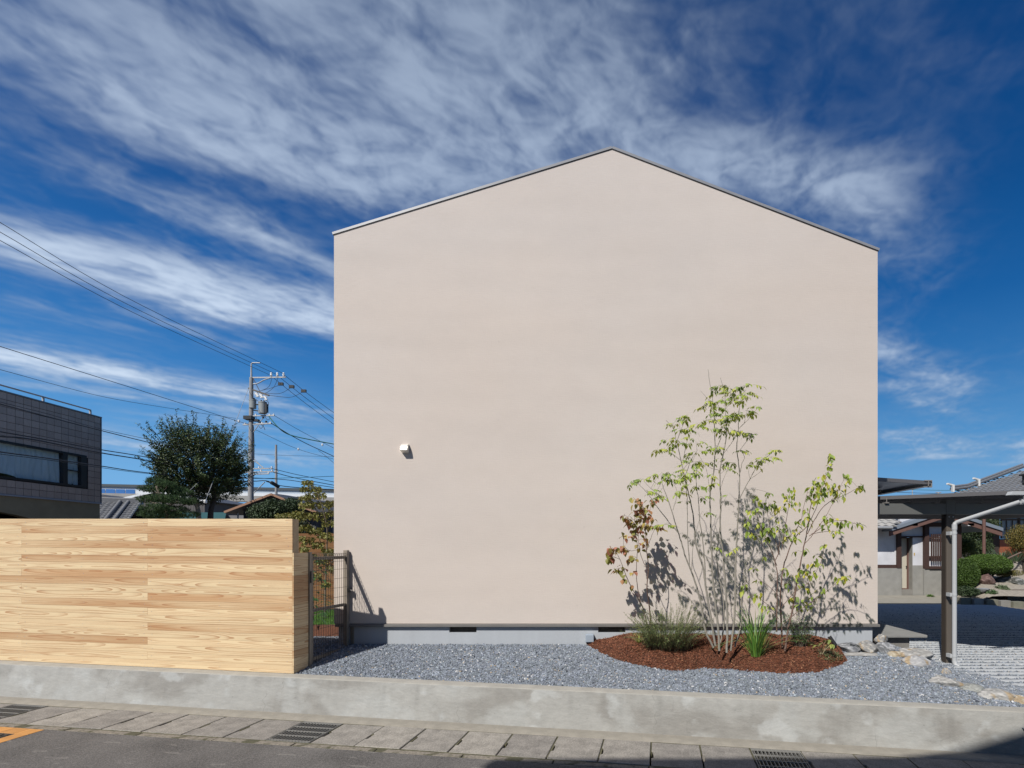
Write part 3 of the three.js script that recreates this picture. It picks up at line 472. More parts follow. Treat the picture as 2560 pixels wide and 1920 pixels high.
// outdoor socket box on the plinth
{
  const t = thing('outlet_box', 'small grey-blue outdoor electrical box on the concrete base, left of the bark bed', 'electrical box', V(0.15, 0, 0.03));
  part('body', rbox(0.084, 0.208, 0.035, 0.165, -0.016, 0.058, 0.012), M.ebox, t); part('lid', rbox(0.086, 0.206, 0.05, 0.162, 0.0585, 0.078, 0.008), M.ebox, t);
  part('conduit', join([bar(V(0.12, -0.05, 0.02), V(0.12, 0.034, 0.02), 0.014, 8), bar(V(0.165, -0.05, 0.02), V(0.165, 0.034, 0.02), 0.014, 8), box(0.1, 0.192, 0.012, 0.034, 0, 0.045)]), M.black, t);
}
// cantilever canopy roof beyond the far right corner of the house
{
  const t = thing('canopy', 'dark flat cantilever canopy jutting out behind the right corner of the house', 'canopy', V(5.4, DRIVE, -4));
  const zf = -2.12, zb = -7.4, x0 = 4.6, x1 = 6.62, ya = 2.80, yb = 2.665;
  const q = poly([[x0, ya], [x1, yb], [x1, yb + 0.045], [x0, ya + 0.045]], null, zf - zb); q.translate(0, 0, zf); part('roof_sheet', q, std([0.20, 0.23, 0.27], 0.35, { metalness: 0.2 }), t);
  const fr = poly([[x0, ya - 0.01], [x1 - 0.12, yb - 0.012], [x1, yb - 0.005], [x1, yb + 0.05], [x0, ya + 0.05]], null, 0.06); fr.translate(0, 0, zf + 0.062); part('front_fascia', fr, M.carportRoof, t);
  part('side_gutter', box(x1 - 0.11, x1 + 0.03, yb - 0.05, yb + 0.055, zb, zf + 0.02), std([0.14, 0.14, 0.145], 0.4), t);
  part('gutter_end', join([box(x1 - 0.13, x1 + 0.035, yb - 0.07, yb - 0.05, zf + 0.021, zf + 0.05), box(x1 + 0.01, x1 + 0.035, yb - 0.05, yb + 0.06, zf + 0.021, zf + 0.05), box(x1 - 0.13, x1 + 0.01, yb + 0.045, yb + 0.065, zf + 0.063, zf + 0.08), box(x1 - 0.06, x1 - 0.045, yb - 0.05, yb + 0.045, zf + 0.063, zf + 0.08)]), M.flash, t);
  for (const z of [-3.2, -6.6]) { part('post', box(4.55, 4.69, DRIVE, 2.73, z - 0.07, z + 0.07), M.carportDark, t); part('arm', poly([[4.7, 2.56], [6.3, 2.62], [6.3, 2.66], [4.7, 2.76]], null, 0.1).translate(0, 0, z + 0.05), M.carportDark, t); }
}

// ───────────────────────── boarded fence, return panel and mesh gate ─────────────────────────
function boardGeo(t0, t1, y0, y1, v0, v1, strip, off) {
  const g = rbox(t0, t1, y0, y1, v0, v1, 0.0016), p = g.attributes.position, uv = g.attributes.uv;
  for (let i = 0; i < p.count; i++) uv.setXY(i, (p.getX(i) + off) / 3.2, (strip + 0.06 + 0.88 * clamp((p.getY(i) - y0) / (y1 - y0))) / 16);
  return g;
}
{
  const r = rng(77), t = thing('wood_fence', 'tall close-boarded fence of fresh pale cedar on the kerb wall, left of the gate', 'fence', K(-3, 0, -0.05));
  const H = 1.984, N = 20, bh = H / N;
  const pale = () => Math.floor(r() * 10), brown = () => 10 + Math.floor(r() * 6);
  const tone = 'LBLBLBLBLLLBLLLLLLLL', toneR = 'LBBLLLLLLLBLLLBLLLLL', toneL = 'LLLLLLLLBLLLLLLLBLLL';   // of each board from the top: middle, right of its joint, left
  for (let k = 0; k < N; k++) {
    const y1 = H - k * bh - 0.0008, y0 = y1 - bh + 0.0016;
    const cuts = k % 2 ? [-8.28, -4.14, 0] : [-10.2, -6.13, -2.127, 0];
    for (let c = 0; c + 1 < cuts.length; c++) {
      const last = c + 2 === cuts.length, isB = (k % 2 ? (last ? tone : toneL) : (last ? toneR : c + 3 === cuts.length ? (tone[k] === 'B' ? tone : toneL) : toneL))[k] === 'B';
      part('board', boardGeo(cuts[c] + 0.0004, cuts[c + 1] - 0.0004, y0, y1, -0.020, (r() - 0.5) * 0.0016, isB ? brown() : pale(), r() * 9).applyMatrix4(KM), M.wood, t);
    }
  }
  const sc = []; for (let k = 0; k < N; k++) for (const x of [-4.2, -4.08, -3.15, -2.19, -2.07, -1.06, -0.07]) { const q = new THREE.CylinderGeometry(0.0042, 0.0042, 0.003, 6); q.rotateX(Math.PI / 2); q.translate(x + (r() - 0.5) * 0.02 + (k % 2) * 0.02, H - (k + 0.5) * bh + (r() - 0.5) * 0.01, 0.0005); sc.push(bare(q)); }
  part('screws', join(sc).applyMatrix4(KM), M.steel, t).userData.kind = 'stuff';
  part('end_post', kb(-0.055, -0.001, 0.0, H - 0.002, -0.125, -0.0215), M.woodEnd, t);
  for (const x of [-2.1, -4.1, -6.1]) part('post', kb(x - 0.045, x + 0.045, -0.2, H - 0.02, -0.115, -0.0225), M.woodEnd, t);
  // lower return panel running back to the gate
  const R = new THREE.Matrix4().makeRotationY(Math.PI / 2).setPosition(0, 0, 0), ty = 'LLLBBLLLLBLL';
  const rh = 1.545;
  for (let k = 0; k < 16; k++) { const b = rh / 16, y1 = rh - k * b, g = boardGeo(0.001, 0.296, y1 - b + 0.0008, y1 - 0.0008, 0, 0.018 + (r() - 0.5) * 0.002, (k === 3 || k === 4 || k === 5 || k === 6 || k === 10 || k === 13) ? brown() : pale(), r() * 9); g.applyMatrix4(R); part('return_board', g.applyMatrix4(KM), M.wood, t); }
}
{
  const t = thing('mesh_gate', 'brown wire mesh garden gate on two posts between the fence and the house', 'gate', K(0.03, -0.05, -0.8));
  const y0 = 0.06, y1 = 1.535, v0 = -0.345, v1 = -1.15, x = 0.012;
  const yb = (v) => lerp(-0.02, 0.10, (v - v0) / (v1 - v0));
  part('hinge_post', kb(x - 0.02, x + 0.02, -0.05, y1 + 0.015, v0 - 0.005, v0 + 0.045), M.gateMetal, t);
  part('hinge', kb(x + 0.021, x + 0.03, 1.14, 1.3, v0 + 0.01, v0 + 0.035), M.black, t);
  const leaf = part('leaf_frame', join([kb(x - 0.012, x + 0.018, y1 - 0.09, y1 - 0.045, v1, v0 - 0.03), kb(x - 0.012, x + 0.018, 0.745, 0.785, v1, v0 - 0.03), kb(x - 0.012, x + 0.018, y0 + 0.03, y0 + 0.07, v1, v0 - 0.03), kb(x - 0.015, x + 0.02, y0, y1 - 0.02, v0 - 0.03, v0 - 0.01)]), M.gateMetal, t);
  part('latch_stile', krb(x - 0.03, x + 0.035, -0.0, y1 + 0.04, v1 - 0.06, v1, 0.006), M.gateMetal, t);
  const w = [];
  for (let i = 0; i <= 14; i++) { const v = lerp(v0 - 0.04, v1 + 0.02, i / 14); const m = x + 0.024; w.push(bar(K(m, y0 + 0.02, v), K(m, y1 - 0.005, v), 0.0026, 5)); w.push(tube([K(m, y1 - 0.06, v), K(m - 0.04, y1 - 0.03, v), K(m, y1 - 0.005, v)], 0.0026, 0.0026, 5)); w.push(tube([K(m, y0 + 0.08, v), K(m - 0.04, y0 + 0.05, v), K(m, y0 + 0.02, v)], 0.0026, 0.0026, 5)); }
  for (const y of [y1 - 0.005, y1 - 0.06, y1 - 0.12, 1.3, 1.165, 1.03, 0.895, 0.765, 0.63, 0.5, 0.37, 0.245, 0.14, y0 + 0.02]) w.push(bar(K(x + 0.027, y, v0 - 0.03), K(x + 0.027, y, v1), 0.0026, 5));
  w.push(bar(K(x - 0.016, y1 - 0.03, v0 - 0.03), K(x - 0.016, y1 - 0.03, v1), 0.0026, 5));
  part('wire_mesh', join(w), M.wire, t);
  part('latch_post', krb(x + 0.03, x + 0.085, 0.0, y1 + 0.06, v1 - 0.145, v1 - 0.09, 0.006), M.gateMetal, t);
  part('latch', join([krb(x + 0.036, x + 0.06, 0.945, 1.005, v1 - 0.16, v1 + 0.0, 0.004), krb(x + 0.061, x + 0.075, 0.955, 0.99, v1 - 0.05, v1 + 0.03, 0.003)]), M.black, t);
  part('latch_handle', krb(x + 0.076, x + 0.092, 0.96, 0.985, v1 - 0.07, v1 - 0.01, 0.005), M.steel, t);
}

// ───────────────────────── carport ─────────────────────────
{
  const zb = CAMZ - 8.5, t = thing('carport', 'dark bronze flat-roofed carport with a box beam and square post at the right edge', 'carport', V(5.85, DRIVE, zb));
  const yB = 1.985, yT = 2.155, px0 = 5.765, px1 = 5.905;
  part('post', rbox(px0 + 0.01, px1 - 0.002, DRIVE - 0.1, yB - 0.002, zb - 0.135, zb - 0.002, 0.005), M.bronze, t);
  part('post_groove', join([-0.11, -0.085, -0.06, -0.035].map((z) => box(px0 + 0.004, px0 + 0.0095, DRIVE, yB - 0.01, zb + z - 0.008, zb + z + 0.008))), M.bronzeDark, t);
  part('post_cap', rbox(px0, px1, yB, yT + 0.055, zb - 0.15, zb + 0.004, 0.006), std([0.17, 0.172, 0.165], 0.4, { metalness: 0.3 }), t);
  part('beam', rbox(4.52, px0 - 0.002, yB, yT, zb - 0.11, zb, 0.005), M.carport, t); part('beam', rbox(px1 + 0.002, 11.5, yB, yT, zb - 0.11, zb, 0.005), M.carport, t);
  
  for (const z of [0]) part('post', rbox(11.2, 11.34, DRIVE - 0.1, yB - 0.002, zb + z - 0.14, zb + z, 0.005), M.bronze, t);
  // flat roof of smoky translucent sheet over the beams; its front edge runs out askew to the gutter outlet, then square across
  const zf = zb + 0.02, ry = () => 2.25, zr = zf - 6.6, A0 = [4.56, zf - 0.3], A1 = [6.34, 0.40], ribs = [];
  const sheetG = (y, h) => { const g = poly([[A0[0], -A0[1]], [A1[0], -A1[1]], [11.6, -A1[1]], [11.6, -zr], [4.56, -zr]], null, h); g.rotateX(-Math.PI / 2); g.translate(0, y + h, 0); return metreUV(g); };
  for (let i = 0; i < 28; i++) { const z = A1[1] - 0.12 - i * 0.25, x0 = z > A0[1] ? lerp(A0[0], A1[0], (z - A0[1]) / (A1[1] - A0[1])) + 0.12 : 4.6; ribs.push(box(x0, 11.5, ry() - 0.03, ry() - 0.001, z - 0.02, z + 0.02)); }
  part('roof_ribs', join(ribs), M.carportRoof, t);
  part('roof_sheet', sheetG(ry(), 0.006), new THREE.MeshPhysicalMaterial({ color: rgb(0.50, 0.52, 0.54), roughness: 0.8, transmission: 0.5, thickness: 0, side: THREE.DoubleSide }), t);
  part('front_fascia', beam(V(A0[0], ry() + 0.003, A0[1] + 0.03), V(A1[0], ry() + 0.003, A1[1] + 0.03), 0.05, 0.055), M.carportRoof, t); part('front_fascia', box(A1[0] + 0.02, 11.6, ry() - 0.025, ry() + 0.03, A1[1] + 0.004, A1[1] + 0.055), M.carportRoof, t);
  for (const x of [4.82, 5.22, 5.6, 6.32, 6.78, 7.3]) part('bracket', join([box(x - 0.03, x + 0.03, yT + 0.001, yT + 0.02, zb - 0.06, zb + 0.03), bar(V(x, yT + 0.02, zb + 0.012), V(x, ry() - 0.005, zb + 0.012), 0.008, 6)]), M.flash, t);
  for (const x of [5.8, 5.86]) part('bolt', bar(V(x + 0.01, yB - 0.04, zb - 0.004), V(x + 0.01, yB - 0.04, zb + 0.008), 0.009, 6), M.steel, t);
  // rain pipe: from the gutter outlet across to the post and down
  const A = at(2386, 1658, 8.38), B = at(2386, 1306, 8.38), C = at(2550, 1254, 7.78);
  const R = 0.0325, bend = [A.clone(), B.clone().add(V(0, -0.06, 0)), B.clone().add(V(0.008, -0.02, 0.002)), B.clone().add(V(0.04, 0.005, 0.008)), C.clone()];
  const pipe = part('rain_pipe', join([tube([A, B.clone().add(V(0, -0.05, 0))], R, R, 16), tube(bend.slice(1), R, R, 16)]), M.pvc, t);
  part('pipe_collar', join([bar(B.clone().add(V(0, -0.115, 0)), B.clone().add(V(0, -0.03, 0)), R + 0.005, 16)]), M.pvc, pipe);
  for (const py of [1333, 1487, 1640]) { const q = at(2386, py, 8.38); part('pipe_clip', join([bar(q.clone().add(V(0, -0.015, 0)), q.clone().add(V(0, 0.015, 0)), R + 0.004, 16), box(q.x - R - 0.03, q.x - R + 0.006, q.y - 0.028, q.y + 0.028, q.z - 0.10, q.z - 0.005)]), M.pvc, pipe); }
  { const e = A.clone(); part('pipe_shoe', tube([e.clone().add(V(0, 0.04, 0)), e.clone().add(V(0.004, -0.02, 0.01)), e.clone().add(V(0.03, -0.05, 0.05))], R + 0.004, R + 0.004, 16, false), M.pvc, pipe); }
  part('pipe_elbow', tube(curve([C.clone(), C.clone().add(V(0.05, 0.0, 0)), C.clone().add(V(0.085, 0.04, 0)), C.clone().add(V(0.09, 0.12, 0))], 10), R + 0.012, R + 0.012, 16), M.pvc, pipe);
  const o = at(2535, 1235, 7.62); part('gutter_outlet', poly([[o.x - 0.12, o.y - 0.02], [o.x + 0.12, o.y - 0.02], [o.x + 0.09, o.y + 0.03], [o.x - 0.09, o.y + 0.03]], null, 0.1).translate(0, 0, o.z + 0.10), M.pvc, t);
}
// entrance step beside the house corner
{
  const t = thing('entrance_step', 'flat grey stone step on a recessed concrete base beside the right corner of the house', 'step', V(5.1, DRIVE, -1.7));
  part('tread', rbox(4.5, 5.6, 0.008, 0.05, -2.6, -0.57, 0.006), M.slab, t);
  part('base', box(4.5, 5.36, DRIVE - 0.1, 0.0075, -2.5, -0.66), M.concreteDark, t);
}

// ───────────────────────── rocks between garden and driveway ─────────────────────────
function rockGeo(sx, sy, sz, seed, pal) {
  const g0 = new THREE.IcosahedronGeometry(1, 9); g0.deleteAttribute('uv'); g0.deleteAttribute('normal'); const g = mergeVertices(g0, 1e-4), p = g.attributes.position, c = new Float32Array(p.count * 3), r = rng(seed), planes = [];
  for (let i = 0; i < 11; i++) { const a = r() * 6.28, b = Math.acos(2 * r() - 1); planes.push([V(Math.sin(b) * Math.cos(a), Math.cos(b), Math.sin(b) * Math.sin(a)), 0.58 + 0.3 * r()]); }
  for (let i = 0; i < p.count; i++) {
    const d = V(p.getX(i), p.getY(i), p.getZ(i)).normalize(); let k = 1; for (const [n, h] of planes) { const q = d.dot(n); if (q > 0.01) k = Math.min(k, h / q); }
    const n1 = fbm(d.x * 2.1 + d.y * 1.7 + seed, d.z * 2.1 - d.y * 1.3, 4, 256, seed), n2 = fbm(d.x * 6 + d.y * 3, d.z * 6 + d.y * 5 + seed, 3, 256, seed + 4); k *= 1 + 0.08 * n1 + 0.07 * n2;
    p.setXYZ(i, d.x * k * sx, d.y * k * sy, d.z * k * sz);
    const w = smooth(n1 + 0.3 * n2, pal.w0 ?? 0.0, (pal.w0 ?? 0.0) + 0.22), q2 = 0.86 + 0.4 * n2 + 0.25 * noise(d.x * 19 + d.y * 7, d.z * 19, 256, 3), tan = smooth(fbm(d.x * 1.5 + 9 + seed, d.z * 1.5 + d.y, 3, 256, 8), pal.t0 ?? 0.2, (pal.t0 ?? 0.2) + 0.12);
    for (let j = 0; j < 3; j++) c[i * 3 + j] = clamp(lerp(lerp(pal.a[j], pal.b[j], w), [0.40, 0.31, 0.20][j], tan) * q2 * 0.9, 0.02, 0.8);
  }
  g.setAttribute('color', new THREE.BufferAttribute(c, 3)); g.computeVertexNormals(); return g;
}
function hit(px, py) { let d = 4; while (d < 30) { const q = at(px, py, d); if (q.y <= gy(q.x, q.z)) return d; d += 0.004; } return d; }   // where a sight line meets the garden ground
function rock(px, py, d, wpx, hpx, depth, seed, label, pal, rot = 0, cat = 'rock', group = 'stones along the edge of the gravel') {
  d = d || hit(px, py + hpx * 0.42);
  const c = at(px, py, d), s = d / F, low = seed > 5 ? 0.45 : 0.1, g = rockGeo(wpx * s * 0.54, hpx * s * (0.56 + low * 0.5), depth * 0.52, seed, pal); g.rotateY(rot); g.translate(c.x, c.y - hpx * s * low, c.z);
  return solo('rock', g, M.rock, label, cat, group);
}
const GREY = { a: [0.22, 0.23, 0.245], b: [0.42, 0.43, 0.45], t0: 0.34 }, PALE = { a: [0.36, 0.355, 0.34], b: [0.54, 0.53, 0.51], t0: 0.22 }, TAN = { a: [0.44, 0.39, 0.29], b: [0.6, 0.53, 0.42], t0: -0.05 }, MIX = { a: [0.26, 0.26, 0.26], b: [0.48, 0.46, 0.42], t0: 0.05 };
rock(2204, 1595, 7.86, 34, 26, 0.22, 1, 'squarish pale rock on top of the pile at the house corner', MIX);
rock(2124, 1617, 0, 66, 28, 0.3, 2, 'long dark grey rock lying at the left end of the stone row', GREY);
rock(2170, 1617, 0, 50, 30, 0.28, 3, 'rock with a tan face in the middle of the stone row', MIX);
rock(2212, 1618, 0, 44, 30, 0.3, 4, 'rounded grey rock at the right of the stone row, below the squarish one', GREY);
rock(2150, 1635, 0, 120, 8, 0.18, 5, 'thin whitish stone peeping out of the gravel below the stone row', PALE);
rock(2245, 1632, 0, 46, 18, 0.25, 6, 'small flat tan stone right of the stone row', TAN);
rock(2284, 1628, 0, 92, 26, 0.4, 7, 'large flat cream stone in front of the concrete step base', PALE, 0.2);
rock(2298, 1647, 0, 82, 26, 0.34, 8, 'pale stone with a tan front, half buried in gravel left of the carport post', { a: [0.4, 0.4, 0.41], b: [0.5, 0.5, 0.5], t0: 0.05 });
rock(2364, 1676, 0, 24, 20, 0.14, 9, 'small upright brownish stone below the foot of the carport post', MIX);
rock(2366, 1697, 0, 74, 28, 0.34, 10, 'whitish rounded stone with a tan right edge in the gravel', PALE);
rock(2430, 1716, 0, 62, 16, 0.3, 11, 'flat grey-green stone sunk in the gravel near the driveway strips', { a: [0.32, 0.33, 0.31], b: [0.4, 0.41, 0.38], t0: 0.5 });
rock(2490, 1731, 0, 78, 26, 0.3, 12, 'jagged white and grey stone where the driveway strips run out', PALE);
rock(2542, 1745, 0, 50, 20, 0.26, 13, 'tan-streaked stone at the right edge by the kerb', TAN);

// ───────────────────────── garden plants ─────────────────────────
// Stems are given in pixels of a 1497 x 1659 enlargement of the planting; Q turns them into points at a distance from the gable.
const Q = (x, y, z) => at(1460 + x * 0.4943, 900 + y * 0.4943, CAMZ - z);
function leafGeo(len, wid, fold = 0.25, droop = 0.25, seg = 3) {     // a pointed leaf from the origin along +z, folded on its rib
  const P = [], I = []; for (let i = 0; i <= seg; i++) { const s = i / seg, w = wid * 0.5 * Math.sin(Math.PI * Math.pow(s, 0.8)) , y = -droop * len * s * s; P.push(-w, y + fold * w, s * len, 0, y, s * len, w, y + fold * w, s * len); }
  for (let i = 0; i < seg; i++) for (const k of [0, 1]) { const a = i * 3 + k, b = a + 3; I.push(a, b, a + 1, a + 1, b, b + 1); }
  const g = new THREE.BufferGeometry(); g.setAttribute('position', new THREE.Float32BufferAttribute(P, 3)); g.setIndex(I); g.computeVertexNormals(); return g;
}
function pinnate(n, len, lw, ll, seed) {                              // compound leaf: stalk with paired drooping leaflets
  const r = rng(seed), L = []; const one = (p, yaw, pitch, s) => { const g = leafGeo(ll * s, lw * s, 0.2, 0.35, 3); g.rotateX(pitch); g.rotateY(yaw); g.translate(p.x, p.y, p.z); L.push(bare(g)); };
  for (let i = 0; i < n; i++) { const s = 0.35 + 0.6 * i / n, p = V(0, -0.18 * len * s * s, s * len); one(p, 1.05 + 0.2 * r(), 0.25 + 0.3 * r(), 0.8 + 0.3 * r()); one(p, -1.05 - 0.2 * r(), 0.25 + 0.3 * r(), 0.8 + 0.3 * r()); }
  one(V(0, -0.18 * len, len), 0, 0.45, 1.15); L.push(tube([V(0, 0, 0), V(0, -0.06 * len, len * 0.55), V(0, -0.18 * len, len)], 0.0016, 0.001, 4)); return join(L);
}
function plantTree(name, label, category, base, stems, bark, leafGeos, leafMats, clusters, r, opt) {
  const t = thing(name, label, category, base), lines = [];
  const trunks = [], twigs = [];
  for (const s of stems) { const pts = s.p.map(([x, y, dz]) => Q(x, y, s.z + (dz || 0))); const c = curve(pts, pts.length * 5); for (let i = 1; i < c.length - 1; i++) c[i].add(V((r() - 0.5) * 0.006, 0, (r() - 0.5) * 0.01)); lines.push(c); (s.trunk ? trunks : twigs).push([c, s.r0, s.r1]); }
  for (const [c, a, b] of trunks) part('trunk', tube(c, a * 0.86, b * 0.9, 8), bark, t);
  for (const [c, a, b] of twigs) part('branch', tube(c, a, b, 6), bark, t);
  const all = lines.flat(), tw = [], extra = []; let count = 0; const org = originOf(t);
  const mat = new THREE.Matrix4(), eu = new THREE.Euler();
  clusters.forEach(([x, y, n, rad, zz]) => {
    const c0 = Q(x, y, (zz ?? opt.z) + (r() - 0.5) * opt.deep);
    // the twig that carries this spray comes off the nearest stem below it
    let best = null, bd = 1e9; for (const q of all) { const d = Math.hypot(q.x - c0.x, (q.y - c0.y) * (q.y > c0.y - 0.02 ? 3 : 0.8), (q.z - c0.z) * 0.6); if (d < bd) { bd = d; best = q; } }
    if (bd > 0.03) { const m = best.clone().lerp(c0, 0.55).add(V(0, 0.02, 0)); tw.push(tube([best, m, c0], opt.twig, opt.twig * 0.55, 4)); }
    n = Math.round(n * opt.more);
    for (let i = 0; i < n; i++) {
      const a = r() * 6.28, e = (r() - 0.5) * opt.tilt, q = c0.clone().add(V((r() - 0.5) * 2 * rad, (r() - 0.5) * 2 * rad * opt.flat, (r() - 0.5) * 2 * rad));
      const g = leafGeos[Math.floor(r() * leafGeos.length)], m = leafMats[Math.floor(r() * leafMats.length)], s = 0.75 + 0.5 * r();
      eu.set(opt.pitch + e, a, (r() - 0.5) * opt.roll, 'YXZ');
      if (count++ < 298) { const L = new THREE.Mesh(g, m); L.name = 'leaf'; L.position.copy(q).sub(org); L.rotation.copy(eu); L.scale.setScalar(s); L.castShadow = L.receiveShadow = true; t.add(L); }
      else { mat.compose(q, new THREE.Quaternion().setFromEuler(eu), V(s, s, s)); const k = g.clone().applyMatrix4(mat); extra.push(tinted(bare(k), m.color.toArray())); }
      if (opt.stalk) { const d = c0.clone().lerp(q, 0.5); tw.push(tube([c0, d, q], opt.twig * 0.5, opt.twig * 0.4, 3, false)); }
    }
  });
  if (tw.length) part('twigs', join(tw), bark, t);
  if (extra.length) part('foliage', join(extra), M.leafV, t).userData.kind = 'stuff';
  return t;
}
{
  const r = rng(301), z = 1.05, T = (p, r0, r1, dz = 0, trunk = true) => ({ p, r0, r1, z: z + dz, trunk });
  const stems = [
    T([[655, 1455], [615, 1370], [595, 1250], [570, 1150], [540, 1060], [515, 1000], [492, 920], [470, 850], [430, 720], [400, 640], [390, 585]], 0.017, 0.004, -0.1),
    T([[665, 1445], [640, 1300], [612, 1120], [603, 1050], [570, 950], [560, 870], [548, 760], [520, 640], [492, 510], [465, 400], [455, 352], [415, 305]], 0.018, 0.003, -0.05),
    T([[615, 1130], [605, 950], [585, 810], [580, 720], [568, 620], [570, 540]], 0.009, 0.003, 0.1, false),
    T([[685, 1470], [678, 1350], [655, 1150], [645, 950], [640, 800], [637, 680], [655, 570], [662, 450], [660, 330], [655, 230], [640, 140], [627, 48]], 0.018, 0.003, 0.06),
    T([[722, 1480], [725, 1300], [715, 1150], [705, 1000], [690, 850], [692, 700], [687, 560], [710, 450], [720, 370], [715, 250], [712, 180], [690, 90]], 0.018, 0.003, 0.1),
    T([[742, 1470], [760, 1300], [765, 1150], [770, 950], [782, 750], [787, 600], [784, 540], [773, 450], [780, 350], [785, 250], [800, 180], [820, 150]], 0.017, 0.003, 0.02),
    T([[762, 1452], [795, 1330], [798, 1180], [815, 1050], [845, 980], [872, 930]], 0.012, 0.003, -0.1),
    T([[690, 1430], [706, 1350], [705, 1220], [672, 1010], [690, 820], [688, 700]], 0.011, 0.004, -0.15),
    T([[535, 1055], [525, 900], [522, 760], [520, 660], [508, 600]], 0.007, 0.003, 0.15, false), T([[545, 1060], [553, 930], [590, 780]], 0.005, 0.002, 0.2, false),
    T([[478, 875], [430, 820], [365, 735], [325, 680], [280, 632], [245, 622]], 0.007, 0.002, 0.2, false), T([[430, 720], [350, 660], [300, 610]], 0.004, 0.002, 0.1, false), T([[450, 760], [470, 670], [440, 600]], 0.004, 0.002, -0.2, false),
    T([[520, 640], [505, 560], [535, 520], [600, 515]], 0.004, 0.002, 0.2, false), T([[492, 510], [440, 470], [405, 455]], 0.004, 0.002, 0.1, false), T([[470, 410], [500, 330], [515, 280]], 0.004, 0.002, 0, false), T([[497, 520], [530, 380], [555, 335]], 0.004, 0.002, -0.1, false), T([[510, 590], [545, 500], [572, 460]], 0.004, 0.002, 0.1, false),
    T([[655, 230], [620, 190], [588, 155]], 0.003, 0.0015, 0, false), T([[660, 330], [640, 300], [598, 318]], 0.004, 0.002, 0.1, false), T([[664, 460], [690, 400], [700, 340], [760, 270]], 0.005, 0.002, 0.1, false), T([[700, 480], [760, 400], [775, 360]], 0.004, 0.002, 0.12, false), T([[715, 250], [735, 220], [740, 170]], 0.003, 0.0015, 0.1, false),
    T([[785, 705], [840, 600], [880, 530], [920, 495], [962, 458]], 0.006, 0.002, 0.15, false), T([[840, 602], [832, 560], [850, 528]], 0.003, 0.0015, 0.15, false), T([[840, 602], [880, 575], [912, 545]], 0.003, 0.0015, 0.1, false), T([[780, 350], [830, 300], [868, 255], [880, 238]], 0.004, 0.002, 0.1, false), T([[787, 580], [800, 520], [812, 490], [790, 455]], 0.004, 0.002, 0.05, false), T([[790, 455], [830, 400], [848, 372]], 0.003, 0.0015, 0, false), T([[690, 650], [710, 590], [750, 520]], 0.003, 0.0015, 0, false), T([[640, 700], [620, 560], [580, 480]], 0.003, 0.0015, -0.1, false), T([[692, 745], [715, 700], [726, 684]], 0.003, 0.0015, 0.1, false), T([[692, 560], [640, 545], [610, 520]], 0.003, 0.0015, 0.05, false),
  ];
  const cl = [[500, 282, 5, .1], [455, 322, 3, .07], [478, 300, 3, .07], [525, 350, 4, .08], [560, 335, 4, .08], [490, 352, 3, .06], [438, 398, 4, .08], [480, 418, 4, .08], [405, 448, 5, .08], [420, 462, 2, .05], [520, 392, 3, .06], [566, 412, 3, .06], [570, 466, 4, .07], [530, 482, 2, .06], [490, 505, 3, .07], [545, 518, 6, .12], [598, 520, 5, .09], [530, 550, 5, .1], [480, 590, 5, .09], [505, 575, 4, .08], [390, 572, 7, .11], [410, 598, 3, .08], [300, 598, 4, .08], [268, 612, 3, .07], [240, 625, 3, .06], [435, 604, 4, .08], [318, 662, 4, .08], [382, 686, 4, .07], [472, 666, 4, .07], [545, 630, 4, .09], [590, 642, 3, .06], [600, 690, 2, .05], [510, 712, 2, .05], [405, 832, 4, .07, 1.3], [606, 770, 2, .05], [575, 570, 3, .07],
    [640, 212, 6, .1], [612, 228, 3, .07], [655, 238, 5, .08], [650, 266, 5, .08], [608, 305, 4, .08], [592, 322, 3, .07], [662, 345, 3, .06], [660, 130, 2, .05], [715, 128, 4, .08], [742, 140, 3, .07], [698, 152, 4, .08], [762, 160, 4, .07], [820, 130, 5, .09], [832, 165, 4, .07], [792, 180, 4, .07], [768, 205, 5, .08], [722, 188, 4, .08], [692, 212, 3, .07], [800, 266, 6, .1], [825, 258, 3, .06], [880, 232, 3, .05], [740, 276, 5, .1], [712, 302, 5, .1], [680, 300, 4, .08], [755, 300, 4, .08], [690, 350, 4, .08], [735, 360, 4, .09], [772, 362, 4, .08], [805, 368, 3, .06], [850, 370, 4, .07], [668, 438, 4, .07], [700, 442, 3, .07], [792, 455, 4, .06], [702, 496, 3, .05], [750, 518, 3, .07], [728, 530, 2, .05], [770, 520, 2, .05], [962, 456, 4, .06], [885, 508, 4, .07], [920, 497, 4, .06], [942, 490, 2, .05], [850, 526, 3, .06], [650, 582, 3, .06], [645, 624, 3, .05], [722, 684, 1, .03], [742, 550, 2, .05], [662, 943, 2, .05], [780, 945, 2, .05], [752, 972, 2, .05], [930, 670, 3, .05, 1.2]];
  const geos = [1, 2, 3, 4].map((s) => pinnate(2 + (s % 2), 0.095, 0.023, 0.05, s)), mats = [[0.33, 0.43, 0.05], [0.25, 0.35, 0.045], [0.40, 0.47, 0.055], [0.18, 0.27, 0.04], [0.45, 0.48, 0.06]].map((c) => leafy(c));
  plantTree('ash_tree', 'tall many-stemmed young ash tree with pale slender stems in front of the gable', 'tree', Q(705, 1470, z), stems, M.barkPale, geos, mats, cl, r, { z: z + 0.2, deep: 0.5, tilt: 0.4, flat: 0.22, pitch: 0.12, roll: 0.4, twig: 0.0022, more: 1.15 });
}
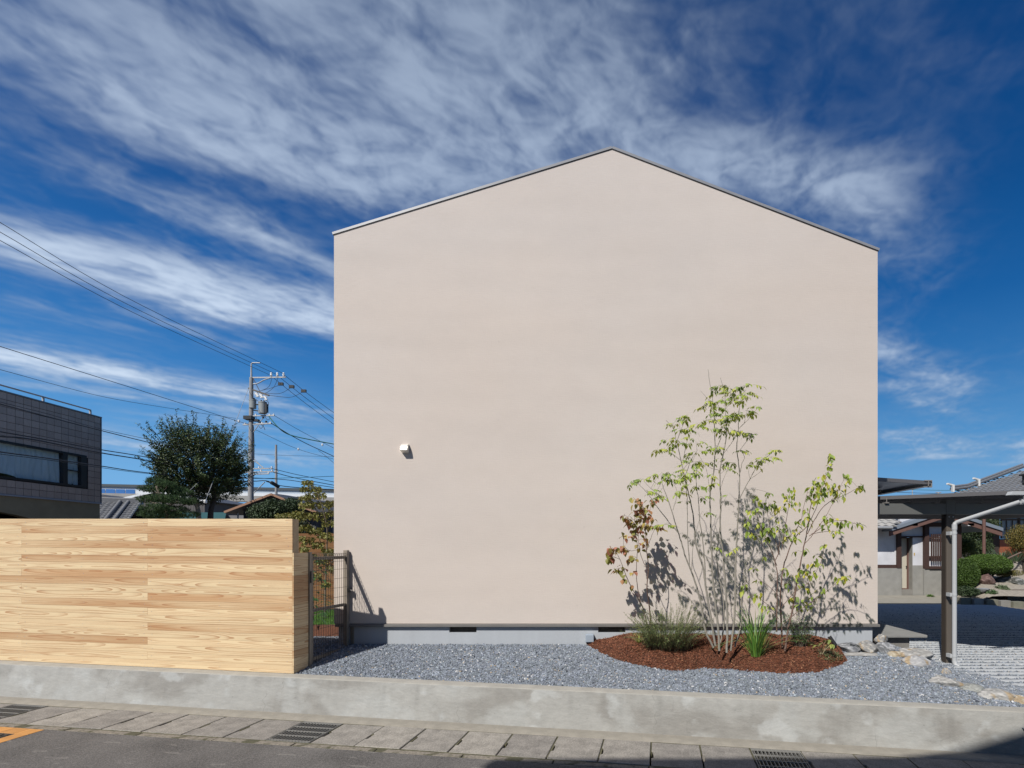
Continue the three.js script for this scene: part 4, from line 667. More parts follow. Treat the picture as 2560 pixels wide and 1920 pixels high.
{
  const r = rng(302), z = 0.55, T = (p, r0, r1, dz = 0, trunk = false) => ({ p, r0, r1, z: z + dz, trunk });
  const stems = [T([[322, 1412, -0.25], [335, 1340, -0.2], [330, 1240, -0.1], [318, 1150], [325, 1050], [315, 950, 0.1], [310, 850, 0.1], [300, 745, 0.1]], 0.013, 0.004, 0, true), T([[314, 1412, -0.3], [316, 1330, -0.25], [290, 1235, -0.15], [240, 1150], [205, 1070, 0.1], [180, 1005, 0.15], [150, 955, 0.2]], 0.010, 0.003, 0, true), T([[285, 1225], [268, 1130], [265, 1050], [270, 950], [262, 880], [255, 800]], 0.006, 0.002), T([[322, 1065], [292, 1000], [275, 920], [280, 860]], 0.005, 0.002), T([[317, 960], [338, 900], [355, 860]], 0.004, 0.002), T([[310, 860], [330, 770], [345, 718]], 0.004, 0.002), T([[262, 880], [225, 800], [200, 785]], 0.004, 0.002), T([[268, 960], [235, 965], [200, 945]], 0.003, 0.002), T([[185, 1010], [140, 990], [115, 985]], 0.003, 0.0015)];
  const cl = [[262, 715, 8, .07], [295, 735, 10, .08], [270, 765, 9, .08], [305, 780, 9, .08], [250, 810, 8, .08], [290, 815, 9, .08], [335, 720, 6, .06], [360, 714, 3, .04], [325, 800, 5, .06], [225, 795, 6, .06], [205, 785, 3, .04], [245, 845, 6, .06], [300, 850, 8, .07], [270, 880, 7, .07], [300, 910, 6, .06], [285, 938, 4, .05], [255, 898, 4, .05], [200, 885, 4, .05], [365, 848, 5, .05], [385, 850, 3, .04], [350, 805, 2, .03], [340, 838, 2, .03], [140, 955, 8, .07], [165, 960, 6, .06], [120, 985, 6, .05], [130, 1010, 3, .04], [208, 955, 6, .05], [225, 965, 3, .04], [242, 1000, 5, .045], [230, 1005, 2, .03], [180, 1050, 5, .05], [155, 1058, 3, .04], [200, 1054, 2, .03], [195, 1098, 4, .045], [215, 1108, 1, .02], [252, 1070, 3, .03], [250, 1145, 2, .02], [290, 955, 2, .03], [330, 985, 1, .02]];
  const geos = [1, 2, 3].map((k) => leafGeo(0.064 + 0.008 * k, 0.058, 0.25, 0.3, 4)), mats = [[0.28, 0.21, 0.045], [0.24, 0.24, 0.045], [0.36, 0.17, 0.06], [0.20, 0.20, 0.04], [0.40, 0.31, 0.07], [0.40, 0.16, 0.10]].map((c) => leafy(c));
  plantTree('viburnum', 'small slender shrub with reddish and olive leaves, leftmost of the planting', 'shrub', Q(320, 1412, z - 0.27), stems, M.barkRed, geos, mats, cl, r, { z: z + 0.05, deep: 0.25, tilt: 1.1, flat: 0.9, pitch: 0.6, roll: 1.2, twig: 0.0022, more: 1.45 });
}
{
  const r = rng(303), z = 0.95, T = (p, r0, r1, dz = 0, trunk = false) => ({ p, r0, r1, z: z + dz, trunk });
  const stems = [
    T([[1015, 1472], [1035, 1350], [1052, 1275], [1085, 1080], [1115, 930], [1130, 850], [1146, 740], [1178, 690], [1215, 620], [1240, 560], [1250, 520], [1246, 480]], 0.017, 0.002, 0, true),
    T([[1003, 1452], [998, 1340], [994, 1230], [1000, 1100], [1022, 1000], [1065, 900], [1120, 850], [1160, 780], [1195, 690]], 0.017, 0.003, -0.1, true),
    T([[975, 1375], [976, 1200], [978, 1080], [966, 1020], [982, 985], [985, 940], [1040, 890], [1090, 830], [1112, 740], [1132, 660]], 0.011, 0.002, 0.1, true),
    T([[1130, 880], [1165, 810], [1205, 750], [1255, 710], [1320, 682], [1370, 655], [1405, 640]], 0.006, 0.002, 0.1), T([[1140, 890], [1190, 855], [1240, 820], [1310, 812], [1360, 825], [1402, 838]], 0.005, 0.002, 0.15), T([[1150, 880], [1220, 868], [1290, 868]], 0.004, 0.0015, 0),
    T([[975, 1040], [945, 960], [905, 880], [880, 800], [868, 730], [858, 690]], 0.006, 0.002, 0.05), T([[985, 960], [960, 890], [930, 800], [935, 720]], 0.005, 0.002, -0.1), T([[1000, 960], [1015, 860], [1035, 740], [1042, 650]], 0.005, 0.002, -0.05), T([[985, 985], [990, 860], [975, 780]], 0.004, 0.002, 0.15),
    T([[1000, 1250], [1060, 1180], [1130, 1130], [1175, 1070], [1205, 1000], [1215, 935]], 0.005, 0.002, 0.1), T([[1012, 1335], [1090, 1265], [1190, 1200], [1250, 1150], [1295, 1108]], 0.006, 0.002, 0.1), T([[992, 1200], [935, 1145], [880, 1105], [868, 1060]], 0.004, 0.0015, 0.1), T([[985, 1310], [930, 1240], [870, 1195], [838, 1190]], 0.004, 0.0015, 0.15), T([[1003, 1240], [1010, 1160], [1040, 1100], [1060, 1090]], 0.004, 0.0015, -0.1), T([[1060, 1180], [1080, 1120], [1130, 1060], [1150, 1025]], 0.004, 0.0015, 0), T([[940, 1000], [890, 920], [845, 880], [830, 830]], 0.004, 0.0015, 0.1), T([[815, 1170], [820, 1120], [808, 1140]], 0.002, 0.001, 0.1), T([[1115, 930], [1160, 880], [1240, 760], [1320, 590]], 0.004, 0.0015, 0.2),
  ];
  const cl = [[1246, 482, 4, .035], [1250, 500, 3, .03], [1246, 535, 4, .04], [1225, 570, 4, .04], [1200, 605, 8, .07], [1235, 620, 8, .07], [1165, 625, 7, .06], [1180, 650, 9, .08], [1215, 655, 9, .08], [1250, 650, 7, .06], [1150, 675, 7, .06], [1200, 685, 8, .07], [1130, 695, 5, .05], [1165, 710, 4, .05], [1275, 655, 6, .05], [1300, 680, 7, .06], [1280, 700, 5, .05], [1320, 590, 6, .06], [1335, 605, 4, .04], [1315, 640, 4, .05], [1395, 642, 5, .045], [1410, 632, 3, .03], [1370, 655, 2, .03],
    [1042, 655, 6, .05], [1022, 680, 4, .04], [1055, 690, 5, .05], [1065, 735, 6, .06], [1038, 720, 4, .05], [1000, 742, 6, .06], [985, 760, 4, .05], [862, 692, 5, .05], [880, 705, 3, .04], [900, 725, 6, .05], [940, 722, 6, .05], [955, 735, 4, .04], [885, 760, 5, .05], [848, 770, 5, .05], [830, 815, 5, .05], [822, 840, 4, .04], [838, 880, 6, .05], [865, 895, 5, .05], [890, 830, 7, .06], [900, 870, 6, .05], [940, 850, 6, .05], [915, 905, 5, .05], [975, 800, 5, .05], [990, 840, 4, .05], [965, 870, 4, .05], [1090, 830, 7, .06], [1110, 790, 5, .05], [1125, 760, 4, .05], [1075, 860, 5, .05], [1130, 815, 5, .05], [1045, 880, 4, .05], [1020, 860, 4, .05], [1060, 905, 5, .05], [1010, 905, 4, .05],
    [1240, 800, 4, .04], [1265, 815, 4, .04], [1300, 820, 5, .04], [1335, 822, 5, .04], [1360, 828, 4, .04], [1390, 838, 5, .04], [1290, 868, 4, .04], [1255, 870, 3, .04], [1225, 790, 4, .05], [1215, 840, 4, .05], [1215, 938, 4, .03], [1120, 960, 3, .03], [1068, 970, 2, .04], [1180, 998, 3, .04], [1150, 1030, 5, .05], [1200, 1025, 4, .04], [1295, 1106, 7, .05], [1315, 1098, 4, .03], [1275, 1108, 3, .03], [1170, 1080, 6, .05], [1130, 1075, 4, .05], [1105, 1060, 4, .05], [1060, 1098, 5, .05], [1030, 1062, 4, .05], [1085, 1130, 4, .05], [870, 1060, 3, .03], [905, 1000, 3, .03], [1200, 1160, 6, .05], [1175, 1195, 5, .05], [1150, 1245, 5, .05], [1110, 1225, 5, .05], [1055, 1200, 5, .05], [1080, 1245, 4, .05], [880, 1185, 4, .04], [850, 1192, 3, .04], [905, 1240, 4, .04], [935, 1255, 3, .04], [808, 1140, 3, .03], [800, 1165, 3, .03], [885, 1110, 3, .03], [1030, 1140, 4, .04], [1130, 1160, 4, .04]];
  const geos = [1, 2, 3].map((k) => leafGeo(0.058 + 0.007 * k, 0.038, 0.3, 0.3, 4)), mats = [[0.30, 0.40, 0.05], [0.22, 0.32, 0.045], [0.41, 0.45, 0.05], [0.17, 0.25, 0.045], [0.49, 0.46, 0.05], [0.26, 0.35, 0.05]].map((c) => leafy(c));
  plantTree('serviceberry', 'spreading multi-stemmed shrub tree with yellow-green oval leaves and brown stems, right of the ash', 'tree', Q(1005, 1465, z), stems, M.barkRed, geos, mats, cl, r, { z: z + 0.1, deep: 0.45, tilt: 1.2, flat: 0.8, pitch: 0.75, roll: 1.2, twig: 0.002, more: 1.4 });
}
// feathery low shrub
function bunch(n, seed, fn) { const r = rng(seed), L = []; for (let i = 0; i < n; i++) fn(r, L, i); return join(L); }
{
  const c = V(1.2, bedY(1.2, 0.72), 0.72), t = thing('feathery_shrub', 'low feathery grey-green shrub with fine thin shoots at the left of the bark bed', 'shrub', c);
  const stalks = [], r = rng(311), lv = [];
  for (let i = 0; i < 360; i++) {
    const a = r() * 6.28, rad = 0.13 * Math.sqrt(r()), b = V(c.x + Math.cos(a) * rad * 2.2, c.y - 0.01, c.z + Math.sin(a) * rad), h = 0.26 + 0.38 * r(), s = 0.14 + 0.42 * r(), aa = a + (r() - 0.5) * 1.2;
    const e = b.clone().add(V(Math.cos(aa) * s * 0.78, h * (1.25 - s * 0.9), Math.sin(aa) * s * 0.75)), m = b.clone().lerp(e, 0.5).add(V(0, 0.07, 0)), pts = curve([b, m, e], 7);
    stalks.push(tinted(tube(pts, 0.0018, 0.001, 3, false), [0.12, 0.10, 0.05]));
    for (let k = 0; k < 62; k++) { const u = 0.12 + 0.88 * r(), p = pts[Math.min(6, Math.floor(u * 7))].clone().lerp(pts[Math.min(7, Math.floor(u * 7) + 1)], (u * 7) % 1), g = leafGeo(0.018 + 0.014 * r(), 0.0052, 0, 0.2, 2); g.rotateX((r() - 0.7) * 1.6); g.rotateY(r() * 6.28); g.translate(p.x, p.y, p.z); const q = r(); lv.push(tinted(bare(g), q < 0.12 ? [0.24, 0.17, 0.07] : [0.13 + 0.11 * q, 0.185 + 0.13 * q, 0.055 + 0.035 * q])); }
  }
  part('shoots', join(stalks), M.leafV, t).userData.kind = 'stuff'; part('foliage', join(lv), M.leafV, t).userData.kind = 'stuff';
}
function blade(b, dir, len, w, lean, arch) { // a grass blade: base, heading, length, width
  const n = 7, P = [], I = []; const side = V(-Math.sin(dir), 0, Math.cos(dir));
  for (let i = 0; i <= n; i++) { const s = i / n, o = len * (lean * s + arch * s * s), h = len * (s * Math.sqrt(Math.max(0.05, 1 - lean * lean)) - arch * 0.75 * s * s * s), ww = w * 0.5 * (i === n ? 0.05 : 1 - s * s * 0.6); const p = V(Math.cos(dir) * o, h, Math.sin(dir) * o); for (const k of [-1, 1]) P.push(p.x + side.x * ww * k, p.y, p.z + side.z * ww * k); }
  for (let i = 0; i < n; i++) { const a = i * 2; I.push(a, a + 1, a + 2, a + 1, a + 3, a + 2); }
  const g = new THREE.BufferGeometry(); g.setAttribute('position', new THREE.Float32BufferAttribute(P, 3)); g.setIndex(I); g.computeVertexNormals(); g.translate(b.x, b.y, b.z); return g;
}
{
  const d = hit(1918, 1655), q = at(1918, 1655, d), c = V(2.33, bedY(2.33, 0.98), 0.98), r = rng(315);
  const t = thing('grass_clump', 'bright green clump of long strappy grass blades in the bark bed', 'grass clump', c), mats = [[0.14, 0.31, 0.05], [0.21, 0.38, 0.06], [0.10, 0.23, 0.045], [0.32, 0.42, 0.08]].map((k) => leafy(k, { roughness: 0.5 }));
  for (let i = 0; i < 105; i++) { const a = r() * 6.28, rad = 0.075 * Math.sqrt(r()), long = i < 95, b = V(c.x + Math.cos(a) * rad, c.y - 0.01, c.z + Math.sin(a) * rad * 0.7); part('blade', blade(b, a + (r() - 0.5) * 0.8, (long ? 0.45 + 0.4 * r() : 0.6 + 0.1 * r()), 0.009 + 0.006 * r(), long ? 0.05 + 0.38 * r() * r() + 0.14 * r() : 0.55, long ? 0.10 + 0.26 * r() : 0.75), mats[Math.floor(r() * 4)], t); }
}
{
  const c = V(3.02, bedY(3.02, 0.7), 0.7), r = rng(318), t = thing('evergreen_shrub', 'small dark green glossy-leaved shrub beside the serviceberry stems', 'shrub', c), L = [], S = [];
  const m = new THREE.MeshPhysicalMaterial({ color: 0xffffff, vertexColors: true, roughness: 0.38, transmission: 0.15, thickness: 0, side: THREE.DoubleSide });
  for (let i = 0; i < 46; i++) { const a = r() * 6.28, s = 0.23 * Math.sqrt(r()), h = 0.2 + 0.32 * r() * (1 - s), b = V(c.x + Math.cos(a) * s * 0.3, c.y - 0.01, c.z + Math.sin(a) * s * 0.3), e = V(c.x + Math.cos(a) * s * 1.1, c.y + h, c.z + Math.sin(a) * s * 0.8), p = curve([b, b.clone().lerp(e, 0.5).add(V(0, 0.03, 0)), e], 6); S.push(tube(p, 0.0025, 0.0015, 4, false));
    for (let k = 0; k < 26; k++) { const u = 0.25 + 0.75 * r(), q = b.clone().lerp(e, u).add(V((r() - 0.5) * 0.04, (r() - 0.5) * 0.03 + 0.015, (r() - 0.5) * 0.04)), g = leafGeo(0.026 + 0.012 * r(), 0.014, 0.3, 0.2, 2); g.rotateX(-0.3 + (r() - 0.5) * 1.2); g.rotateY(r() * 6.28); g.translate(q.x, q.y, q.z); const w = r(); L.push(tinted(bare(g), w > 0.94 ? [0.26, 0.34, 0.06] : [0.05 + 0.06 * w, 0.12 + 0.09 * w, 0.04 + 0.025 * w])); } }
  part('stems', join(S), M.bark, t); part('foliage', join(L), m, t).userData.kind = 'stuff';
}
{
  const c = V(3.22, bedY(3.22, 0.92), 0.92), r = rng(319), t = thing('hydrangea', 'small bare-stemmed plant with a few broad yellow-green leaves in front of the dark shrub', 'plant', c), mats = [[0.30, 0.33, 0.06], [0.22, 0.29, 0.06], [0.20, 0.19, 0.06]].map((k) => leafy(k));
  for (let i = 0; i < 8; i++) { const a = -0.6 + 4.6 * r(), e = V(c.x + Math.cos(a) * 0.14, c.y + 0.06 + 0.14 * r(), c.z + Math.sin(a) * 0.08), b = V(c.x + (r() - 0.5) * 0.04, c.y - 0.01, c.z + (r() - 0.5) * 0.04); part('stem', tube(curve([b, b.clone().lerp(e, 0.6).add(V(0, 0.02, 0)), e], 5), 0.005, 0.0035, 5), mot([0.36, 0.27, 0.17], 0.9, 4), t);
    for (let k = 0; k < 2; k++) { const g = leafGeo(0.075, 0.05, 0.25, 0.4, 4); g.rotateX(0.5 * r()); g.rotateY(r() * 6.28); g.translate(e.x, e.y, e.z); part('leaf', bare(g), mats[Math.floor(r() * 3)], t); } }
}
{
  const c = V(3.36, bedY(3.36, 0.88), 0.88), r = rng(320), t = thing('ground_cover', 'creeping ground cover of small variegated leaves at the right end of the bark bed', 'plant', c), L = [];
  for (let i = 0; i < 520; i++) { const a = r() * 6.28, s = Math.sqrt(r()), x = c.x + Math.cos(a) * s * 0.23, z = c.z + Math.sin(a) * s * 0.13 - 0.12 * (Math.cos(a) * s), y = bedY(x, Math.max(0.01, Math.min(z, bedZ(x)))) + 0.01 + 0.06 * r() * (1 - s * 0.6), g = leafGeo(0.02 + 0.014 * r(), 0.012, 0.3, 0.2, 2); g.rotateX((r() - 0.6) * 1.2); g.rotateY(r() * 6.28); g.translate(x, y, z); const w = r(); L.push(tinted(bare(g), w > 0.8 ? [0.40, 0.42, 0.24] : w > 0.72 ? [0.28, 0.12, 0.08] : [0.07 + 0.07 * w, 0.13 + 0.08 * w, 0.045])); }
  part('foliage', join(L), M.leafV, t).userData.kind = 'stuff';
}
{
  const c = V(0.84, bedY(0.84, 0.42), 0.42), r = rng(322), t = thing('sedge', 'little yellow-green tuft of sedge near the left tip of the bark bed', 'grass clump', c), mats = [[0.40, 0.40, 0.06], [0.28, 0.33, 0.06], [0.20, 0.27, 0.06]].map((k) => leafy(k));
  for (let i = 0; i < 46; i++) { const a = r() * 6.28; part('blade', blade(V(c.x + Math.cos(a) * 0.03 * r(), c.y - 0.008, c.z + Math.sin(a) * 0.03 * r()), a, i < 3 ? 0.3 : 0.13 + 0.11 * r(), 0.006, i < 3 ? 0.1 : 0.35 + 0.3 * r(), i < 3 ? 0.25 : 0.5), mats[Math.floor(r() * 3)], t); }
}
{
  const c = V(1.0, bedY(1.0, 0.36), 0.36), r = rng(323), t = thing('iris', 'few upright light green sword leaves at the foot of the red-leaved shrub', 'plant', c), mats = [[0.22, 0.36, 0.09], [0.15, 0.28, 0.07]].map((k) => leafy(k));
  for (let i = 0; i < 6; i++) part('leaf', blade(V(c.x + (i - 3) * 0.012, c.y - 0.01, c.z), i < 2 ? 3 : 0.3 - 0.4 * r(), 0.15 + 0.09 * r(), 0.02, 0.1 + 0.3 * r(), 0.15), mats[i % 2], t);
}
// spike spotlight
{
  const b = V(3.56, bedY(3.56, 0.55), 0.55), t = thing('garden_spotlight', 'black cylindrical garden spotlight tilted up at the right end of the bark bed', 'garden light', b);
  const d = V(-0.5, 0.82, -0.25).normalize(), a = b.clone().add(V(0.03, 0.035, 0)), e = a.clone().addScaledVector(d, 0.15);
  part('body', join([bar(a, e, 0.027, 16)]), M.black, t); part('spike', bar(b.clone().add(V(0.035, -0.04, 0)), b.clone().add(V(0.03, 0.05, 0)), 0.008, 6), M.black, t);
  part('lens', bar(e.clone().addScaledVector(d, -0.002), e.clone().addScaledVector(d, 0.002), 0.024, 16), std([0.75, 0.77, 0.8], 0.15), t);
}

// ───────────────────────── builders for what stands further off ─────────────────────────
function tileRoof(O, U, W, nu, nv, keep, h = 0.045, lip = 0.03) {     // rows of waved tiles: eave corner, step along the eave, step up the slope
  const N = U.clone().cross(W).normalize(); if (N.y < 0) N.negate(); const P = [], wave = [0.0, 0.55, 1, 0.75, 0.12, 0.0];
  const pt = (u, v, k) => O.clone().addScaledVector(U, u).addScaledVector(W, v).addScaledVector(N, k);
  const r = rng(nu * 31 + nv);
  for (let j = 0; j < nv; j++) for (let i = 0; i < nu; i++) {
    if (keep && !keep(i + 0.5, j + 0.5)) continue; const q = (r() - 0.5) * 0.008;
    for (let s = 0; s < 5; s++) {
      const a0 = i + s / 5, a1 = i + (s + 1) / 5, h0 = wave[s] * h + q, h1 = wave[s + 1] * h + q;
      const A = pt(a0, j, h0 + lip), B = pt(a1, j, h1 + lip), C = pt(a1, j + 1.06, h1), D = pt(a0, j + 1.06, h0), E = pt(a0, j, h0 * 0.3 - 0.004), Fq = pt(a1, j, h1 * 0.3 - 0.004);
      P.push(A, B, C, A, C, D, E, Fq, B, E, B, A);
    }
  }
  const g = new THREE.BufferGeometry().setFromPoints(P); g.computeVertexNormals(); return metreUV(g);
}
function leafCloud(n, seed, pick, len, wid, colour, up = 0.3) {       // many small leaf faces
  const r = rng(seed), P = [], C = [], q = new THREE.Quaternion(), eu = new THREE.Euler(), a = V(0, 0, 0);
  for (let i = 0; i < n; i++) {
    const p = pick(r, i); if (!p) continue; const s = 0.7 + 0.6 * r(), L = len * s, w = wid * s * 0.5; eu.set((r() - up) * 2.0, r() * 6.28, (r() - 0.5) * 1.6, 'YXZ'); q.setFromEuler(eu);
    const pts = [[0, 0, 0], [-w, 0.25 * w, L * 0.45], [0, -0.1 * L, L], [w, 0.25 * w, L * 0.45]].map((k) => a.set(...k).applyQuaternion(q).add(p).toArray());
    P.push(...pts[0], ...pts[1], ...pts[2], ...pts[0], ...pts[2], ...pts[3]); const c = colour(r, p); for (let k = 0; k < 6; k++) C.push(...c);
  }
  const g = new THREE.BufferGeometry(); g.setAttribute('position', new THREE.Float32BufferAttribute(P, 3)); g.setAttribute('color', new THREE.Float32BufferAttribute(C, 3)); g.computeVertexNormals(); return bare(g);
}
const shade = (a, b) => (r) => { const t = r(), k = 0.8 + 0.4 * r(); return [lerp(a[0], b[0], t) * k, lerp(a[1], b[1], t) * k, lerp(a[2], b[2], t) * k]; };
M.leafFar = new THREE.MeshPhysicalMaterial({ color: 0xffffff, vertexColors: true, roughness: 0.6, transmission: 0.25, thickness: 0, side: THREE.DoubleSide });
function ball(c, R, r) { let x, y, z; do { x = 2 * r() - 1; y = 2 * r() - 1; z = 2 * r() - 1; } while (x * x + y * y + z * z > 1); const k = Math.pow(Math.hypot(x, y, z), -0.45); return V(c.x + x * R.x * k, c.y + y * R.y * k, c.z + z * R.z * k); }
function bush(name, label, cat, px, py, d, w, h, seed, cols, leaf, n, lumps = 7, ground = null, group) { // a rounded shrub: centre and size in photograph pixels
  const s = d / F, c = at(px, py, d), R = V(w * s / 2, h * s / 2, w * s / 2.3), r = rng(seed), L = [];
  for (let i = 0; i < lumps; i++) { const q = ball(c, V(R.x * 0.62, R.y * 0.6, R.z * 0.6), r); L.push([q, 0.42 + 0.3 * r()]); } L.push([c, 0.75]);
  const base = V(c.x, ground ?? c.y - R.y, c.z), t = thing(name, label, cat, base, group);
  part('stems', join([0, 1, 2, 3].map((i) => { const e = L[i % L.length][0]; return tube(curve([base.clone().add(V((r() - 0.5) * 0.2, -0.03, 0)), base.clone().lerp(e, 0.5).add(V((r() - 0.5) * 0.1, 0, 0)), e], 6), 0.035, 0.012, 5); })), M.barkDark, t);
  part('crown', leafCloud(n, seed + 1, (q) => { const [p, k] = L[Math.floor(q() * L.length)]; return ball(p, V(R.x * k, R.y * k, R.z * k), q); }, leaf, leaf * 0.5, shade(...cols)), M.leafFar, t);
  return t;
}

// ───────────────────────── tiled building at the left ─────────────────────────
{
  const X = -20.6, z1 = -15.07, z0 = -6.0, yb = 3.31, yt = 7.0, t = thing('tiled_building', 'dark grey panel-clad building with a wide black-framed window, at the left edge', 'building', V(-26, -0.42, -10.5));
  const wz0 = -14.39, wz1 = -7.6, wy0 = 3.91, wy1 = 5.26;
  const back = mot([0.022, 0.02, 0.022], 0.9, 1, 0);
  part('wall', join([box(X - 0.35, X - 0.022, yb, wy0, z1, z0), box(X - 0.35, X - 0.022, wy1, yt, z1, z0), box(X - 0.35, X - 0.022, wy0, wy1, z1, wz0), box(X - 0.35, X - 0.022, wy0, wy1, wz1, z0), box(-32, X - 0.35, -0.42, yt - 0.02, z1, z1 + 0.3), box(-32, X - 0.35, -0.42, yt - 0.02, z0 - 0.3, z0), box(-32, -31.7, -0.42, yt - 0.02, z1 + 0.3, z0 - 0.3)]), back, t);
  part('roof', box(-31.9, X - 0.36, yt - 0.25, yt - 0.021, z1 + 0.02, z0 - 0.02), M.concreteDark, t);
  // beige storey with a wide flat arch
  { const s = [[-z0, -0.42], [-z0, yb - 0.002], [-z1, yb - 0.002], [-z1, -0.42], [-z1 - 2.35, -0.42], [-z1 - 2.35, 2.2]]; for (let i = 0; i <= 14; i++) { const a = i / 14, zz = lerp(-z1 - 2.35, -z0 - 1.0, a); s.push([zz, 2.2 + 0.62 * Math.sqrt(Math.max(0, 1 - Math.pow(2 * a - 1, 2)))]); } s.push([-z0 - 1.0, -0.42]); const g = poly(s.map(([a, b]) => [a, b]), null, 0.3); g.rotateY(Math.PI / 2); g.translate(X - 0.03, 0, 0); part('ground_storey', g, mot([0.30, 0.255, 0.17], 0.9, 0.3, 0.003), t); }
  part('drip_rail', rbox(X - 0.02, X + 0.05, yb - 0.02, yb + 0.045, z1 - 0.02, z0, 0.01), std([0.30, 0.32, 0.37], 0.5), t);
  const dz = 0.2915, ny = 14, dy = (yt - yb - 0.05) / ny, r = rng(5), geos = [0, 1, 2].map((i) => { const g = rbox(-0.021, 0, 0.007, dy - 0.007, -dz + 0.007, -0.007, 0.003); return metreUV(g, 1, i * 0.37, i * 0.21); }), org = originOf(t);
  for (let i = 0; i < 19; i++) for (let j = 0; j < ny; j++) {
    const za = z1 + (i + 1) * dz, zb = za - dz, y = yb + 0.048 + j * dy; const inZ = zb > wz0 - 0.02 && za < wz1 + 0.02, inY = y + dy > wy0 - 0.02 && y < wy1 + 0.02;
    if (zb < wz1 && za > wz0 + 0.02 && inY && y + dy * 0.5 > wy0 && y + dy * 0.5 < wy1) continue;
    part('cladding_panel', geos[Math.floor(r() * 3)], M.tilePanel[Math.floor(r() * 3)], t, V(X, y, za).sub(org));
  }
  part('corner_trim', box(X - 0.06, X + 0.012, yb, yt + 0.02, z1 - 0.05, z1 - 0.002), std([0.12, 0.14, 0.18], 0.5), t);
  part('parapet_cap', rbox(X - 0.3, X + 0.03, yt + 0.0, yt + 0.05, z1 - 0.05, z0, 0.01), std([0.17, 0.20, 0.24], 0.5), t);
  const rail = part('roof_rail', bar(V(X - 0.06, yt + 0.235, z1 + 0.4), V(X - 0.06, yt + 0.235, z0), 0.03, 8), M.galv, t);
  for (let z = z1 + 0.42; z < z0; z += 2.0) part('rail_post', box(X - 0.09, X - 0.03, yt + 0.05, yt + 0.21, z - 0.03, z + 0.03), M.galv, rail);
  // window: frame, panes, curtains in a dark room
  const w = part('window', join([box(X - 0.10, X + 0.035, wy0, wy0 + 0.08, wz0, wz1), box(X - 0.10, X + 0.035, wy1 - 0.08, wy1, wz0, wz1), box(X - 0.10, X + 0.035, wy0 + 0.081, wy1 - 0.081, wz0, wz0 + 0.26), box(X - 0.15, X + 0.03, wy0 + 0.081, wy1 - 0.081, -13.56, -13.36), box(X - 0.15, X + 0.03, wy0 + 0.081, wy1 - 0.081, wz1 - 0.1, wz1), box(X - 0.13, X - 0.0, 4.55, 4.58, wz0 + 0.26, -13.56)]), M.black, t);
  const glass = new THREE.MeshPhysicalMaterial({ color: rgb(0.86, 0.92, 0.95), roughness: 0.02, transmission: 1, thickness: 0, ior: 1.5 });
  part('pane', box(X - 0.072, X - 0.068, wy0 + 0.08, wy1 - 0.08, -13.36, wz1 - 0.1), glass, w); part('pane', box(X - 0.072, X - 0.068, wy0 + 0.08, wy1 - 0.08, wz0 + 0.26, -13.56), glass, w);
  const cur = std([0.80, 0.82, 0.83], 0.95);
  const curtain = (za, zb, sd) => { const P = [], I = [], n = 150, m = 12; for (let j = 0; j <= m; j++) for (let i = 0; i <= n; i++) { const u = i / n, v = j / m, z = lerp(za, zb, u); const sag = 0.30 * smooth(noise(u * 4 + sd, 2, 256, 3), -0.1, 0.6); P.push(X - 0.17 + 0.06 * noise(z * 7 + 0.5 * noise(z * 3, v * 2), sd + v * 0.5) + 0.025 * noise(z * 17, sd), lerp(wy1 - 0.06, wy0 + 0.05 + sag * 0.5, v), z + 0.05 * v * noise(z * 3, v)); } for (let j = 0; j < m; j++) for (let i = 0; i < n; i++) { const a = j * (n + 1) + i; I.push(a, a + 1, a + n + 1, a + 1, a + n + 2, a + n + 1); } const g = new THREE.BufferGeometry(); g.setAttribute('position', new THREE.Float32BufferAttribute(P, 3)); g.setIndex(I); g.computeVertexNormals(); return bare(g); };
  part('curtain', curtain(-13.4, wz1, 1), cur, w); part('curtain', curtain(wz0 + 0.1, -13.5, 7), cur, w);
  part('room', join([box(-24, X - 0.36, wy0 - 0.6, wy0 - 0.55, z1 + 0.31, z0 - 0.4), box(-24.1, -24, wy0 - 0.55, yt - 0.3, z1 + 0.31, z0 - 0.4)]), M.ventDark, t);
}
